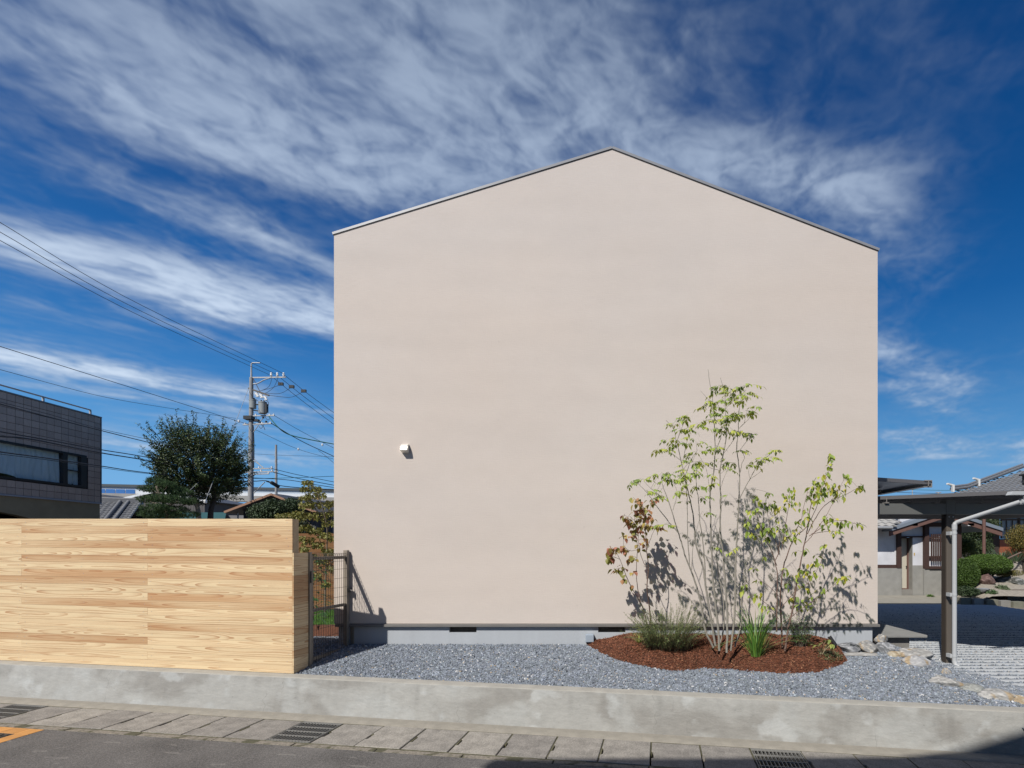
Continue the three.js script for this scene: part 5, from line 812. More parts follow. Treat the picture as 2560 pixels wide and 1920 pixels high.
// ───────────────────────── houses and roofs behind the fence ─────────────────────────
{
  const t = thing('tile_roof_house', 'house with a grey kawara-tiled roof beside the dark panel-clad building', 'house', V(-29, -0.42, -26));
  const R = V(-27.73, 4.22, CAMZ - 34), dn = V(0.42, 0, 0.91).normalize(), al = V(-0.91, 0, 0.42).normalize();
  const W = dn.clone().multiplyScalar(-0.235).add(V(0, 0.122, 0)), U = al.clone().multiplyScalar(0.27), nv = 15, O = R.clone().addScaledVector(W, -nv);
  part('roof_tiles', tileRoof(O, U, W, 22, nv), M.rooftile, t).userData.kind = 'stuff';
  const n = V(0, 0.1, 0), rg = part('ridge', join([beam(R.clone().add(V(0, 0.09, 0)), R.clone().addScaledVector(al, 6).add(V(0, 0.09, 0)), 0.2, 0.2), tube([R.clone().add(V(0, 0.22, 0)), R.clone().addScaledVector(al, 6).add(V(0, 0.22, 0))], 0.075, 0.075, 8)]), M.ridge, t);
  part('ridge_end', join([beam(R.clone().addScaledVector(al, -0.16).add(V(0, 0.1, 0)), R.clone().addScaledVector(al, 0.05).add(V(0, 0.1, 0)), 0.34, 0.42), tube([R.clone().addScaledVector(al, -0.2).add(V(0, 0.33, 0)), R.clone().addScaledVector(al, 0.1).add(V(0, 0.33, 0))], 0.1, 0.1, 10)]), M.ridge, rg);
  for (const o of [0.55, 0.95]) part('descending_ridge', tube([R.clone().addScaledVector(al, o).add(n), R.clone().addScaledVector(al, o).addScaledVector(W, -nv).add(V(0, 0.13, 0))], 0.09, 0.09, 8), M.ridge, t);
  const vt = []; for (let i = 0; i < nv; i++) { const a = R.clone().addScaledVector(W, -i - 0.1).addScaledVector(al, -0.05).add(V(0, 0.05, 0)), b = R.clone().addScaledVector(W, -i - 0.95).addScaledVector(al, -0.05).add(V(0, 0.085, 0)); vt.push(tube([a, b], 0.07, 0.085, 7)); } part('verge_tiles', join(vt), mot([0.36, 0.37, 0.38], 0.5, 1, 0), t).userData.kind = 'stuff';
  part('wall', (() => { const g = box(-5.8, -0.3, 0, 2.9, -2.6, 2.6); return g.applyMatrix4(new THREE.Matrix4().makeBasis(al.clone().negate(), V(0, 1, 0), dn).setPosition(R.x, -0.42, R.z)); })(), mot([0.2, 0.18, 0.15], 0.9, 0.5), t);
  part('roof_back', quad(R.clone().addScaledVector(al, 6).toArray(), R.toArray(), R.clone().addScaledVector(dn, -3.4).add(V(0, -1.75, 0)).toArray(), R.clone().addScaledVector(al, 6).addScaledVector(dn, -3.4).add(V(0, -1.75, 0)).toArray()), M.rooftile, t);
}
function gableHouse(name, label, d, apex, eaveL, eaveR, mats, depth, over = 0.5, trimW = 0.12) {   // gable towards the street; pixels of apex and eaves at distance d
  const A = at(...apex, d), L = at(...eaveL, d), R = at(...eaveR, d), z = CAMZ - d, t = thing(name, label, 'house', V(A.x, -0.42, z - depth / 2));
  const ins = 0.5, wl = V(lerp(L.x, A.x, ins / (A.x - L.x)), 0, 0), yl = lerp(L.y, A.y, ins / (A.x - L.x)), wr = lerp(R.x, A.x, ins / (R.x - A.x)), yr = lerp(R.y, A.y, ins / (R.x - A.x));
  const wall = part('wall', poly([[wl.x, -0.42], [wr, -0.42], [wr, yr - 0.12], [A.x, A.y - 0.12], [wl.x, yl - 0.12]], null, depth).translate(0, 0, z - over), mats.wall, t);
  if (mats.seam) { const s = []; for (let x = wl.x + 0.15; x < wr; x += 0.3) { const top = x < A.x ? lerp(yl, A.y, (x - wl.x) / (A.x - wl.x)) : lerp(yr, A.y, (wr - x) / (wr - A.x)); s.push(box(x - 0.012, x + 0.012, -0.3, top - 0.2, z - over + 0.001, z - over + 0.02)); } part('seams', join(s), mats.wall, t).userData.kind = 'stuff'; }
  for (const [e, s] of [[L, 1], [R, -1]]) { const dx = (A.x - e.x), dy = A.y - e.y, len = Math.hypot(dx, dy), nx = -dy / len * s, ny = Math.abs(dx) / len; const P = (p, k) => [p.x + (s > 0 ? -1 : 1) * Math.abs(dy) / len * k, p.y + ny * k]; part('roof', poly([P(e, -0.1), [A.x, A.y - 0.1], [A.x, A.y], P(e, 0)], null, depth + over).translate(0, 0, z), mats.roof, t); part('verge_board', poly([P(e, -trimW), [A.x, A.y - trimW], [A.x, A.y + 0.02], P(e, 0.02)], null, 0.06).translate(0, 0, z + 0.062), mats.trim, t); }
  return t;
}
const darkClad = std([0.075, 0.075, 0.085], 0.7), darkRoof = std([0.06, 0.06, 0.068], 0.55);
{
  const t = gableHouse('dark_gable_house', 'dark-clad house with a copper-coloured verge behind the utility pole', 30, [679, 1234], [561, 1279], [792, 1279], { wall: darkClad, roof: darkRoof, trim: std([0.30, 0.17, 0.11], 0.55), seam: true }, 9, 0.9, 0.1);
  const q = at(640, 1284, 30), z = q.z - 0.9; part('window', box(q.x - 0.4, q.x + 0.4, q.y - 0.5, q.y + 0.2, z + 0.002, z + 0.04), M.glassDark, t); const p = at(571, 1290, 30); part('downpipe', bar(V(p.x, -0.42, z + 0.06), V(p.x, p.y + 0.35, z + 0.06), 0.045, 8), M.pvc, t);
}
{
  const z = CAMZ - 34, t = thing('dark_roof_house', 'long dark-roofed house right of the copper-trimmed gable, half hidden by the garden maple', 'house', V(-15.5, -0.42, z - 3));
  const a = at(690, 1234, 34), b = at(875, 1262, 34), c = at(875, 1287, 31), d = at(722, 1256, 31);
  const g = join([quad(d.toArray(), c.toArray(), b.toArray(), a.toArray())]); part('roof', g, darkRoof, t);
  part('eave', beam(d.clone().add(V(0, -0.06, 0)), c.clone().add(V(0, -0.06, 0)), 0.12, 0.12), std([0.05, 0.05, 0.055], 0.6), t);
  part('wall', box(a.x + 1.0, b.x, -0.42, c.y - 0.05, CAMZ - 34, CAMZ - 31.6), mot([0.085, 0.09, 0.11], 0.7, 0.5, 0), t);
  const w = at(780, 1299, 31.6); part('window', box(w.x - 0.42, w.x + 0.42, w.y - 0.45, w.y + 0.4, w.z + 0.002, w.z + 0.05), std([0.5, 0.52, 0.55], 0.5), t); part('pane', box(w.x - 0.35, w.x + 0.35, w.y - 0.38, w.y + 0.33, w.z + 0.051, w.z + 0.06), M.glassDark, t);
}
gableHouse('white_verge_house', 'far dark house with a white verge line, left of the pine', 58, [392, 1225], [277, 1252], [520, 1252], { wall: mot([0.10, 0.092, 0.09], 0.8, 0.2, 0), roof: darkRoof, trim: std([0.66, 0.68, 0.70], 0.5), seam: true }, 10, 0.2, 0.22);
gableHouse('low_dark_house', 'low dark-roofed house at the corner of the panel-clad building, under the viaduct', 66, [243, 1235], [170, 1252], [300, 1250], { wall: mot([0.13, 0.12, 0.115], 0.8, 0.2, 0), roof: darkRoof, trim: std([0.075, 0.072, 0.075], 0.6) }, 9, 0.2, 0.2);
{
  const d = 36, a = at(415, 1263, d), b = at(566, 1277, d), t = thing('teal_roof_house', 'grey house with a teal metal eave behind the two dark trees', 'house', V((a.x + b.x) / 2, -0.42, a.z - 2));
  part('wall', box(a.x - 2, b.x + 1.4, -0.42, 3.55, a.z - 4, a.z), mot([0.19, 0.19, 0.20], 0.8, 0.3, 0), t);
  part('eave_roof', join([quad(V(a.x - 2, 3.3, a.z + 0.9).toArray(), V(b.x + 0.5, 3.3, a.z + 0.9).toArray(), V(b.x, 3.75, a.z).toArray(), V(a.x - 2, 3.75, a.z).toArray()), box(a.x - 2, b.x + 0.5, 3.2, 3.3, a.z + 0.86, a.z + 0.92)]), std([0.028, 0.085, 0.085], 0.5), t);
}
// railway viaduct far behind
{
  const A = at(60, 1200, 116), B = at(1000, 1231, 139), t = thing('viaduct', 'long elevated viaduct with pale noise walls under a dark cap, far behind the houses', 'viaduct', V((A.x + B.x) / 2, -0.9, (A.z + B.z) / 2));
  const yT = 15.3, off = (y) => [V(A.x - 60, y, A.z + 12), V(B.x + 80, y, B.z - 12)], bm = (y0, y1, w) => { const [p, q] = off((y0 + y1) / 2); return beam(p, q, w, y1 - y0); };
  part('cap', bm(yT - 0.55, yT, 1.6), std([0.07, 0.085, 0.095], 0.7), t); part('noise_wall', bm(yT - 1.35, yT - 0.551, 1.0), std([0.44, 0.50, 0.56], 0.7), t); part('noise_wall', bm(yT - 2.05, yT - 1.351, 1.3), std([0.68, 0.70, 0.72], 0.7), t);
  part('deck', bm(yT - 3.4, yT - 2.051, 2.2), mot([0.37, 0.36, 0.34], 0.9, 0.05, 0), t);
  const [p, q] = off(0), L = p.distanceTo(q), dir = q.clone().sub(p).normalize(); for (let s = 10; s < L; s += 12) { const c = p.clone().addScaledVector(dir, s); part('pier', box(c.x - 1.1, c.x + 1.1, -0.9, yT - 3.4, c.z - 1.4, c.z + 0.6), M.concrete, t); }
  const bl = std([0.03, 0.15, 0.42], 0.7); for (let i = 0; i < 6; i++) { const s0 = at(200 + i * 21, 1220, 119.5), c = p.clone().addScaledVector(dir, (s0.x - p.x) / dir.x); const e = c.clone().addScaledVector(dir, 1.75); c.y = e.y = yT - 1.6; part('blue_sheet', beam(c.clone().add(V(0, 0, 0.72)), e.add(V(0, 0, 0.72)), 0.06, 1.0), bl, t); }
}
// ───────────────────────── trees behind the fence ─────────────────────────
{
  const d = 24, s = d / F, z = CAMZ - d, base = V(at(512, 1300, d).x, -0.42, z), r = rng(61), t = thing('round_dark_tree', 'big dark green broad-crowned tree with upright shoots, left of the utility pole', 'tree', base);
  const c = at(500, 1178, d), Rr = V(103 * s, 96 * s, 1.9), tr = [];
  tr.push(tube(curve([base.clone().add(V(-0.25, -0.05, 0)), at(497, 1290, d), at(482, 1245, d), at(470, 1200, d), at(450, 1150, d)], 14), 0.17, 0.04, 8)); part('trunk', join(tr), M.barkPale, t);
  part('trunk', tube(curve([base.clone().add(V(0.3, -0.05, 0.1)), at(526, 1290, d - 0.1), at(536, 1250, d), at(530, 1200, d), at(545, 1140, d)], 14), 0.2, 0.04, 8), M.barkDark, t);
  const sh = [], shoots = [];
  for (let i = 0; i < 430; i++) {
    const a = r() * 6.28, e = Math.acos(1 - 1.75 * r()), k = 0.55 + 0.33 * r(), dir = V(Math.sin(e) * Math.cos(a), Math.cos(e), Math.sin(e) * Math.sin(a)); const b = V(c.x + dir.x * Rr.x * k, c.y + dir.y * Rr.y * k, c.z + dir.z * Rr.z * k); if (b.y < c.y - Rr.y * 0.75) continue;
    const len = (0.45 + 0.65 * r()) * (dir.y > 0.25 ? 1.35 : dir.y > -0.2 ? 1 : 0.6), up = dir.clone().multiplyScalar(0.75).add(V((r() - 0.5) * 0.4, 0.55, (r() - 0.5) * 0.4)).normalize(), en = b.clone().addScaledVector(up, len).add(V(0, -0.05 * len, 0)); shoots.push([b, en]); sh.push(tube([b, b.clone().lerp(en, 0.5).add(V(0, 0.03, 0)), en], 0.014, 0.005, 3, false));
  }
  for (let i = 0; i < 26; i++) { const q = ball(c, V(Rr.x * 0.55, Rr.y * 0.5, Rr.z * 0.6), r); sh.push(tube(curve([at(495 + 40 * r(), 1230, d), c.clone().lerp(q, 0.4).add(V(0, -0.4, 0)), q], 6), 0.06, 0.015, 5, false)); }
  part('branches', join(sh), M.barkDark, t);
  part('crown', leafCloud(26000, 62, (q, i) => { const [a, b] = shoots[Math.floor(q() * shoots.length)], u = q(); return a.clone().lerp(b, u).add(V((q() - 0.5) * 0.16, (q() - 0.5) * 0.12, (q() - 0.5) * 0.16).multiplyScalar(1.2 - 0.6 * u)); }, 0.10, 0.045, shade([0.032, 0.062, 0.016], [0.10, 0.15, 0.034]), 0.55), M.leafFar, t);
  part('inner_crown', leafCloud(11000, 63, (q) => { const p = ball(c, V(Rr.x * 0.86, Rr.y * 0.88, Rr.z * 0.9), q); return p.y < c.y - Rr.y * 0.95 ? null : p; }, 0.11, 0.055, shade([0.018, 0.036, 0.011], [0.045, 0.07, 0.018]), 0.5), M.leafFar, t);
}
{
  const d = 21, s = d / F, r = rng(71), base = V(at(425, 1300, d).x, -0.42, CAMZ - d), t = thing('pine_tree', 'low layered garden pine with dense dark needle pads in front of the round tree', 'tree', base);
  part('trunk', tube(curve([base.clone().add(V(0, -0.05, 0)), at(418, 1290, d), at(412, 1262, d), at(398, 1235, d), at(392, 1215, d)], 12), 0.13, 0.05, 7), M.bark, t);
  const pads = [[392, 1208, 26, 12], [375, 1203, 8, 8], [418, 1214, 24, 10], [380, 1224, 34, 12], [425, 1227, 40, 13], [455, 1234, 26, 10], [370, 1250, 26, 12], [405, 1248, 34, 13], [445, 1252, 40, 12], [472, 1258, 18, 8], [390, 1272, 36, 13], [430, 1276, 40, 12], [375, 1288, 30, 12], [415, 1292, 46, 12], [462, 1288, 34, 10]];
  const br = [], N = [], C = [], col = shade([0.018, 0.05, 0.014], [0.055, 0.105, 0.025]);
  for (const [x, y, w, h] of pads) {
    const c = at(x, y, d + (r() - 0.5) * 0.8), tk = at(lerp(410, x, 0.2), Math.min(1290, y + 12), d); br.push(tube([tk, tk.clone().lerp(c, 0.6).add(V(0, -0.04, 0)), c], 0.04, 0.015, 5, false));
    const n = Math.round(w * h * 0.6); for (let k = 0; k < n; k++) { const p = ball(c, V(w * s, h * s * 0.8, w * s * 0.8), r), dir = V((r() - 0.5) * 0.9, 0.9, (r() - 0.5) * 0.9).normalize(), cc = col(r); for (let m = 0; m < 9; m++) { const e = dir.clone().add(V(r() - 0.5, (r() - 0.5) * 0.9, r() - 0.5).multiplyScalar(1.5)).normalize().multiplyScalar(0.11 + 0.05 * r()), sd = V(r() - 0.5, r() - 0.5, r() - 0.5).normalize().multiplyScalar(0.006); N.push(p.x - sd.x, p.y - sd.y, p.z - sd.z, p.x + sd.x, p.y + sd.y, p.z + sd.z, p.x + e.x, p.y + e.y, p.z + e.z); for (let q = 0; q < 3; q++) C.push(...cc); } }
  }
  const g = new THREE.BufferGeometry(); g.setAttribute('position', new THREE.Float32BufferAttribute(N, 3)); g.setAttribute('color', new THREE.Float32BufferAttribute(C, 3)); g.computeVertexNormals();
  part('branches', join(br), M.bark, t); part('needles', bare(g), M.needle, t);
}
bush('evergreen_bush', 'dense dark evergreen in front of the copper-trimmed house, right of the utility pole', 'tree', 672, 1277, 17, 82, 70, 81, [[0.02, 0.045, 0.014], [0.06, 0.10, 0.03]], 0.07, 9000, 9, -0.1);
bush('evergreen_bush', 'smaller dark evergreen lump between the utility pole bush and the maple', 'tree', 722, 1275, 17.5, 62, 62, 82, [[0.022, 0.05, 0.016], [0.06, 0.105, 0.035]], 0.06, 6000, 7, -0.1);
bush('dark_shrub', 'dark leafy shrub mass behind the fence end, below the maple', 'shrub', 742, 1330, 13.5, 70, 80, 83, [[0.015, 0.03, 0.01], [0.04, 0.06, 0.018]], 0.06, 6000, 6, -0.05);
// garden maple behind the gate
{
  const d = 11.2, r = rng(91), base = V(at(815, 1360, d).x, 0, CAMZ - d), t = thing('garden_maple', 'slender garden maple with yellow-olive leaves beside the left corner of the house', 'tree', base);
  const P = (x, y, k = 0) => at(x, y, d + k), L = [[[812, 1530], [815, 1420], [818, 1330], [806, 1270], [790, 1225], [770, 1205]], [[818, 1330], [830, 1290], [828, 1255]], [[815, 1390], [790, 1330], [765, 1300], [745, 1286]], [[812, 1300], [780, 1262], [760, 1240]], [[820, 1420], [845, 1380], [838, 1340]], [[814, 1440], [785, 1400], [760, 1370]], [[812, 1350], [775, 1330], [748, 1318]]];
  const lines = L.map((l, i) => curve(l.map(([x, y], j) => P(x, y, (i % 3 - 1) * 0.15 * j)), 14)); lines[0][0].y = -0.05;
  part('trunk', tube(lines[0], 0.024, 0.006, 6), M.bark, t); for (const l of lines.slice(1)) part('branch', tube(l, 0.010, 0.004, 5), M.bark, t);
  const sp = [[770, 1207, 12], [790, 1222, 14], [762, 1222, 10], [778, 1240, 14], [802, 1238, 14], [758, 1245, 10], [745, 1283, 12], [765, 1262, 16], [785, 1262, 16], [808, 1262, 16], [828, 1258, 14], [830, 1282, 14], [752, 1296, 10], [775, 1288, 18], [800, 1290, 18], [822, 1308, 16], [765, 1318, 14], [745, 1322, 10], [790, 1326, 16], [812, 1338, 16], [832, 1345, 12], [770, 1352, 16], [795, 1362, 16], [822, 1378, 16], [752, 1345, 10], [775, 1392, 16], [805, 1402, 14], [830, 1420, 12], [762, 1372, 10], [720, 1288, 14], [700, 1290, 10], [735, 1290, 14], [790, 1440, 12], [815, 1460, 10]];
  part('foliage', leafCloud(4800, 92, (q) => { const [x, y, w] = sp[Math.floor(q() * sp.length)]; return P(x + (q() - 0.5) * 2 * w, y + (q() - 0.5) * w * 0.9, (q() - 0.5) * 0.9); }, 0.058, 0.04, (q) => { const k = q(); return k > 0.9 ? [0.24, 0.16, 0.04] : [0.13 + 0.11 * k, 0.135 + 0.10 * k, 0.032]; }, 0.25), M.leafFar, t).userData.kind = 'stuff';
}
// back garden seen through the gate
{
  const t = thing('back_fence', 'brown horizontal board fence at the back of the side garden, behind the maple', 'fence', V(-6.2, -0.02, -4.3)), r = rng(95);
  for (let k = 0; k < 16; k++) { const y0 = 0.04 + k * 0.109; part('board', boardGeo(-9.2, -3.78, y0, y0 + 0.104, -4.32, -4.3 + (r() - 0.5) * 0.003, 10 + Math.floor(r() * 6), r() * 9), M.woodOld, t); }
  for (const x of [-9, -7.2, -5.4, -3.9]) part('post', box(x - 0.045, x + 0.045, -0.05, 1.76, -4.41, -4.325), M.woodEnd, t);
}
struct('lawn', sheet(-9.2, -3.74, -4.28, -1.75, 0.12, (x, z) => 0.004 + 0.012 * noise(x * 2, z * 2)), mot([0.05, 0.12, 0.02], 0.95, 3, 0.01));
scatter('lawn_grass', 'short bright green lawn grass behind the gate', 26000, 97, (() => { const g = new THREE.BufferGeometry(); g.setAttribute('position', new THREE.Float32BufferAttribute([-0.0035, 0, 0, 0.0035, 0, 0, 0.004, 0.045, 0.006], 3)); g.computeVertexNormals(); return g; })(), new THREE.MeshPhysicalMaterial({ color: 0xffffff, roughness: 0.7, transmission: 0.3, thickness: 0, side: THREE.DoubleSide }), (r) => V(lerp(-7.2, -3.76, r()), 0.005, lerp(-4.2, -1.78, r())), (D, r) => { D.rotation.set((r() - 0.5) * 0.9, r() * 6.3, (r() - 0.5) * 0.9); D.scale.setScalar(0.7 + 0.7 * r()); }, (r) => { const k = 0.7 + 0.6 * r(); return [0.085 * k, 0.21 * k, 0.022 * k]; });
struct('pale_gravel', sheet(-6.4, -3.74, -1.75, -1.2, 0.1, (x, z) => 0.012 + 0.008 * noise(x * 9, z * 9)), mot([0.52, 0.54, 0.57], 0.95, 3, 0.01));
struct('mulch_bed', sheet(-5.0, -3.74, -1.25, -0.72, 0.05, (x, z) => { const a = clamp((x + 5.0) / 0.3) * clamp((-0.72 - z) / 0.15) * clamp((z + 1.25) / 0.15); return -0.02 + 0.17 * a; }), M.mulchBed);
{
  const c = V(-4.62, 0.05, -1.15), r = rng(99), t = thing('broadleaf_shrub', 'young shrub with big dark glossy leaves seen through the wire gate', 'shrub', c), m = [[0.035, 0.09, 0.03], [0.05, 0.12, 0.035], [0.22, 0.12, 0.06]].map((k) => leafy(k, { roughness: 0.3, transmission: 0.12 }));
  part('trunk', tube(curve([c.clone().add(V(0, -0.05, 0)), c.clone().add(V(0.04, 0.4, 0)), c.clone().add(V(-0.02, 0.8, 0)), c.clone().add(V(0.03, 1.15, 0))], 9), 0.016, 0.006, 6), M.bark, t);
  const tw = []; for (let i = 0; i < 130; i++) { const y = 0.18 + 1.0 * r(), a = r() * 6.28, s = (0.10 + 0.25 * r()) * (1.15 - 0.6 * y), q = V(c.x + Math.cos(a) * s, c.y + y, c.z + Math.sin(a) * s), g = leafGeo(0.11 + 0.05 * r(), 0.05, 0.3, 0.35, 4); g.rotateX((r() - 0.4) * 0.9); g.rotateY(-a + Math.PI / 2 + (r() - 0.5)); g.translate(q.x, q.y, q.z); part('leaf', bare(g), m[r() > 0.95 ? 2 : Math.floor(r() * 2)], t); if (i % 4 === 0) tw.push(tube([V(c.x, c.y + y - 0.08, c.z), q], 0.005, 0.003, 4, false)); }
  part('twigs', join(tw), M.bark, t);
}

// ───────────────────────── storehouse at the right ─────────────────────────
{
  const d = 20, z = CAMZ - d, k = F / d, X = (cx) => (2160 + cx * 0.2411 - CX) / k, Y = (cy) => EYE - (1150 + cy * 0.2411 - CY) / k, G = -0.45;
  const t = thing('storehouse', 'white-plastered storehouse with dark timber frame, concrete base, cream door and lattice window, behind the carport', 'storehouse', V(X(560), G, z - 2));
  part('wall', join([box(7.5, X(338), Y(1088), Y(640), z - 0.2, z), box(X(372), X(655), Y(800), Y(560), z - 0.2, z), box(X(505), X(655), Y(1092), Y(801), z - 0.2, z), box(X(655), X(980), Y(1100), Y(560), z - 0.2, z + 0.0)]), M.plaster, t);
  part('gable_wall', poly([[X(250), Y(690)], [X(1000), Y(690)], [X(1000), Y(640)], [X(757), Y(580)], [X(250), Y(700)]], null, 0.15).translate(0, 0, z - 0.03), M.plaster, t);
  part('base', join([box(7.5, X(381), G, Y(1121), z - 0.3, z + 0.06), box(X(503), X(606), G, Y(1092), z - 0.3, z + 0.02), box(X(606), X(1000), G, Y(1127), z - 0.3, z + 0.1)]), M.concrete, t);
  part('sill', box(7.5, X(335), Y(1120), Y(1086), z - 0.01, z + 0.03), M.timber, t);
  part('post', box(X(332), X(376), Y(1120), Y(640), z - 0.01, z + 0.08), M.timber, t); part('post', box(X(608), X(652), Y(1126), Y(560), z + 0.001, z + 0.14), M.timber, t); part('post', box(X(940), X(985), Y(1126), Y(600), z + 0.001, z + 0.14), M.timber, t); part('king_post', box(X(626), X(650), Y(690), Y(590), z + 0.001, z + 0.06), M.timber, t);
  part('tie_beam', box(X(440), X(1000), Y(692), Y(650), z + 0.002, z + 0.09), M.timber, t); part('lintel', box(X(376), X(608), Y(803), Y(788), z + 0.002, z + 0.06), M.timber, t);
  for (const cx of [440, 1010]) part('beam_end', box(X(cx) - 0.11, X(cx) + 0.11, Y(688), Y(662), z + 0.1, z + 0.5), std([0.72, 0.73, 0.75], 0.8), t);
  // door in its recess
  part('reveal', join([box(X(376), X(384), Y(1400), Y(803), z - 0.35, z - 0.001), box(X(497), X(504), Y(1400), Y(803), z - 0.35, z - 0.001), box(X(384), X(497), G, Y(1345), z - 0.35, z + 0.0)]), M.concreteDark, t);
  part('recess_back', box(X(376), X(506), G, Y(790), z - 0.40, z - 0.355), M.timber, t); part('reveal_head', box(X(376), X(506), Y(812), Y(804), z - 0.35, z - 0.001), M.timber, t);
  const dr = part('door', box(X(386), X(486), Y(1335), Y(812), z - 0.30, z - 0.26), M.doorCream, t); part('handle', join([bar(V(X(478), Y(1105), z - 0.24), V(X(478), Y(1105), z - 0.19), 0.016, 8), bar(V(X(480), Y(1105), z - 0.19), V(X(466), Y(1105), z - 0.19), 0.014, 8)]), M.black, dr);
  part('door_frame', join([box(X(486), X(497), Y(1345), Y(804), z - 0.31, z - 0.2), box(X(384), X(486), Y(1346), Y(1336), z - 0.31, z - 0.2)]), M.timberRed, t);
  part('door_sign', box(X(516), X(527), Y(990), Y(962), z + 0.001, z + 0.008), std([0.45, 0.30, 0.08], 0.7), t);
  const w = part('window', join([box(X(653), X(940), Y(1127), Y(1101), z + 0.002, z + 0.16), box(X(653), X(940), Y(812), Y(800), z + 0.05, z + 0.11), box(X(653), X(940), Y(1012), Y(995), z + 0.05, z + 0.11)]), M.timber, t);
  for (let i = 0; i < 11; i++) { const cx = 672 + i * 22.5; part('lattice_bar', box(X(cx), X(cx + 11), Y(1050), Y(768), z + 0.111, z + 0.15), M.timber, w); }
  // gable roof towards the driveway, carried forward on verges; tiled main roof behind at the left
  const A = [X(757), Y(556)], Lp = [X(188), Y(742)], Rp = [X(1325), Y(742)];
  const zf = z + 0.55; for (const [e, s] of [[Lp, 1], [Rp, -1]]) { part('gable_roof', poly([e, [A[0], A[1]], [A[0], A[1] + 0.12], [e[0], e[1] + 0.12]], null, 2.4).translate(0, 0, zf), std([0.17, 0.20, 0.24], 0.6), t); part('barge_board', poly([[e[0], e[1] - 0.18], [A[0], A[1] - 0.18], [A[0], A[1] - 0.005], [e[0], e[1] - 0.005]], null, 0.06).translate(0, 0, zf - 0.05), M.timberRed, t); }
  part('eave_lamp', join([bar(V(X(700), Y(596), z + 0.1), V(X(700), Y(596), z + 0.35), 0.03, 8), bar(V(X(700), Y(608), z + 0.35), V(X(700), Y(592), z + 0.36), 0.09, 10)]), M.galv, t);
  const O = V(7.6, Y(700), z + 0.62), U = V(0.27, 0, 0), W = V(0, 0.115, -0.235);
  part('roof_tiles', tileRoof(O, U, W, 19, 11, (u, v) => O.x + u * 0.27 < X(150) + (X(560) - X(150)) * (0.25 + v / 11)), M.rooftilePale, t).userData.kind = 'stuff';
  part('soffit', join([quad([7.6, Y(700) - 0.02, z + 0.62], [X(190), Y(700) - 0.02, z + 0.62], [X(190), Y(700) + 1.15, z - 1.7], [7.6, Y(700) + 1.15, z - 1.7])]), M.timber, t); part('eave_board', box(7.6, X(200), Y(706), Y(697), z + 0.5, z + 0.6), M.timberRed, t); part('eave_gutter', bar(V(7.6, Y(700), z + 0.68), V(X(185), Y(708), z + 0.68), 0.05, 8), M.galv, t);
  part('side_post', bar(at(2460, 1400, 19.4), at(2460, 1286, 19.4), 0.055, 8), M.timberRed, t);
  part('back_wall', box(7.5, X(1000), G, Y(690), z - 4, z - 3.8), M.plaster, t);
}
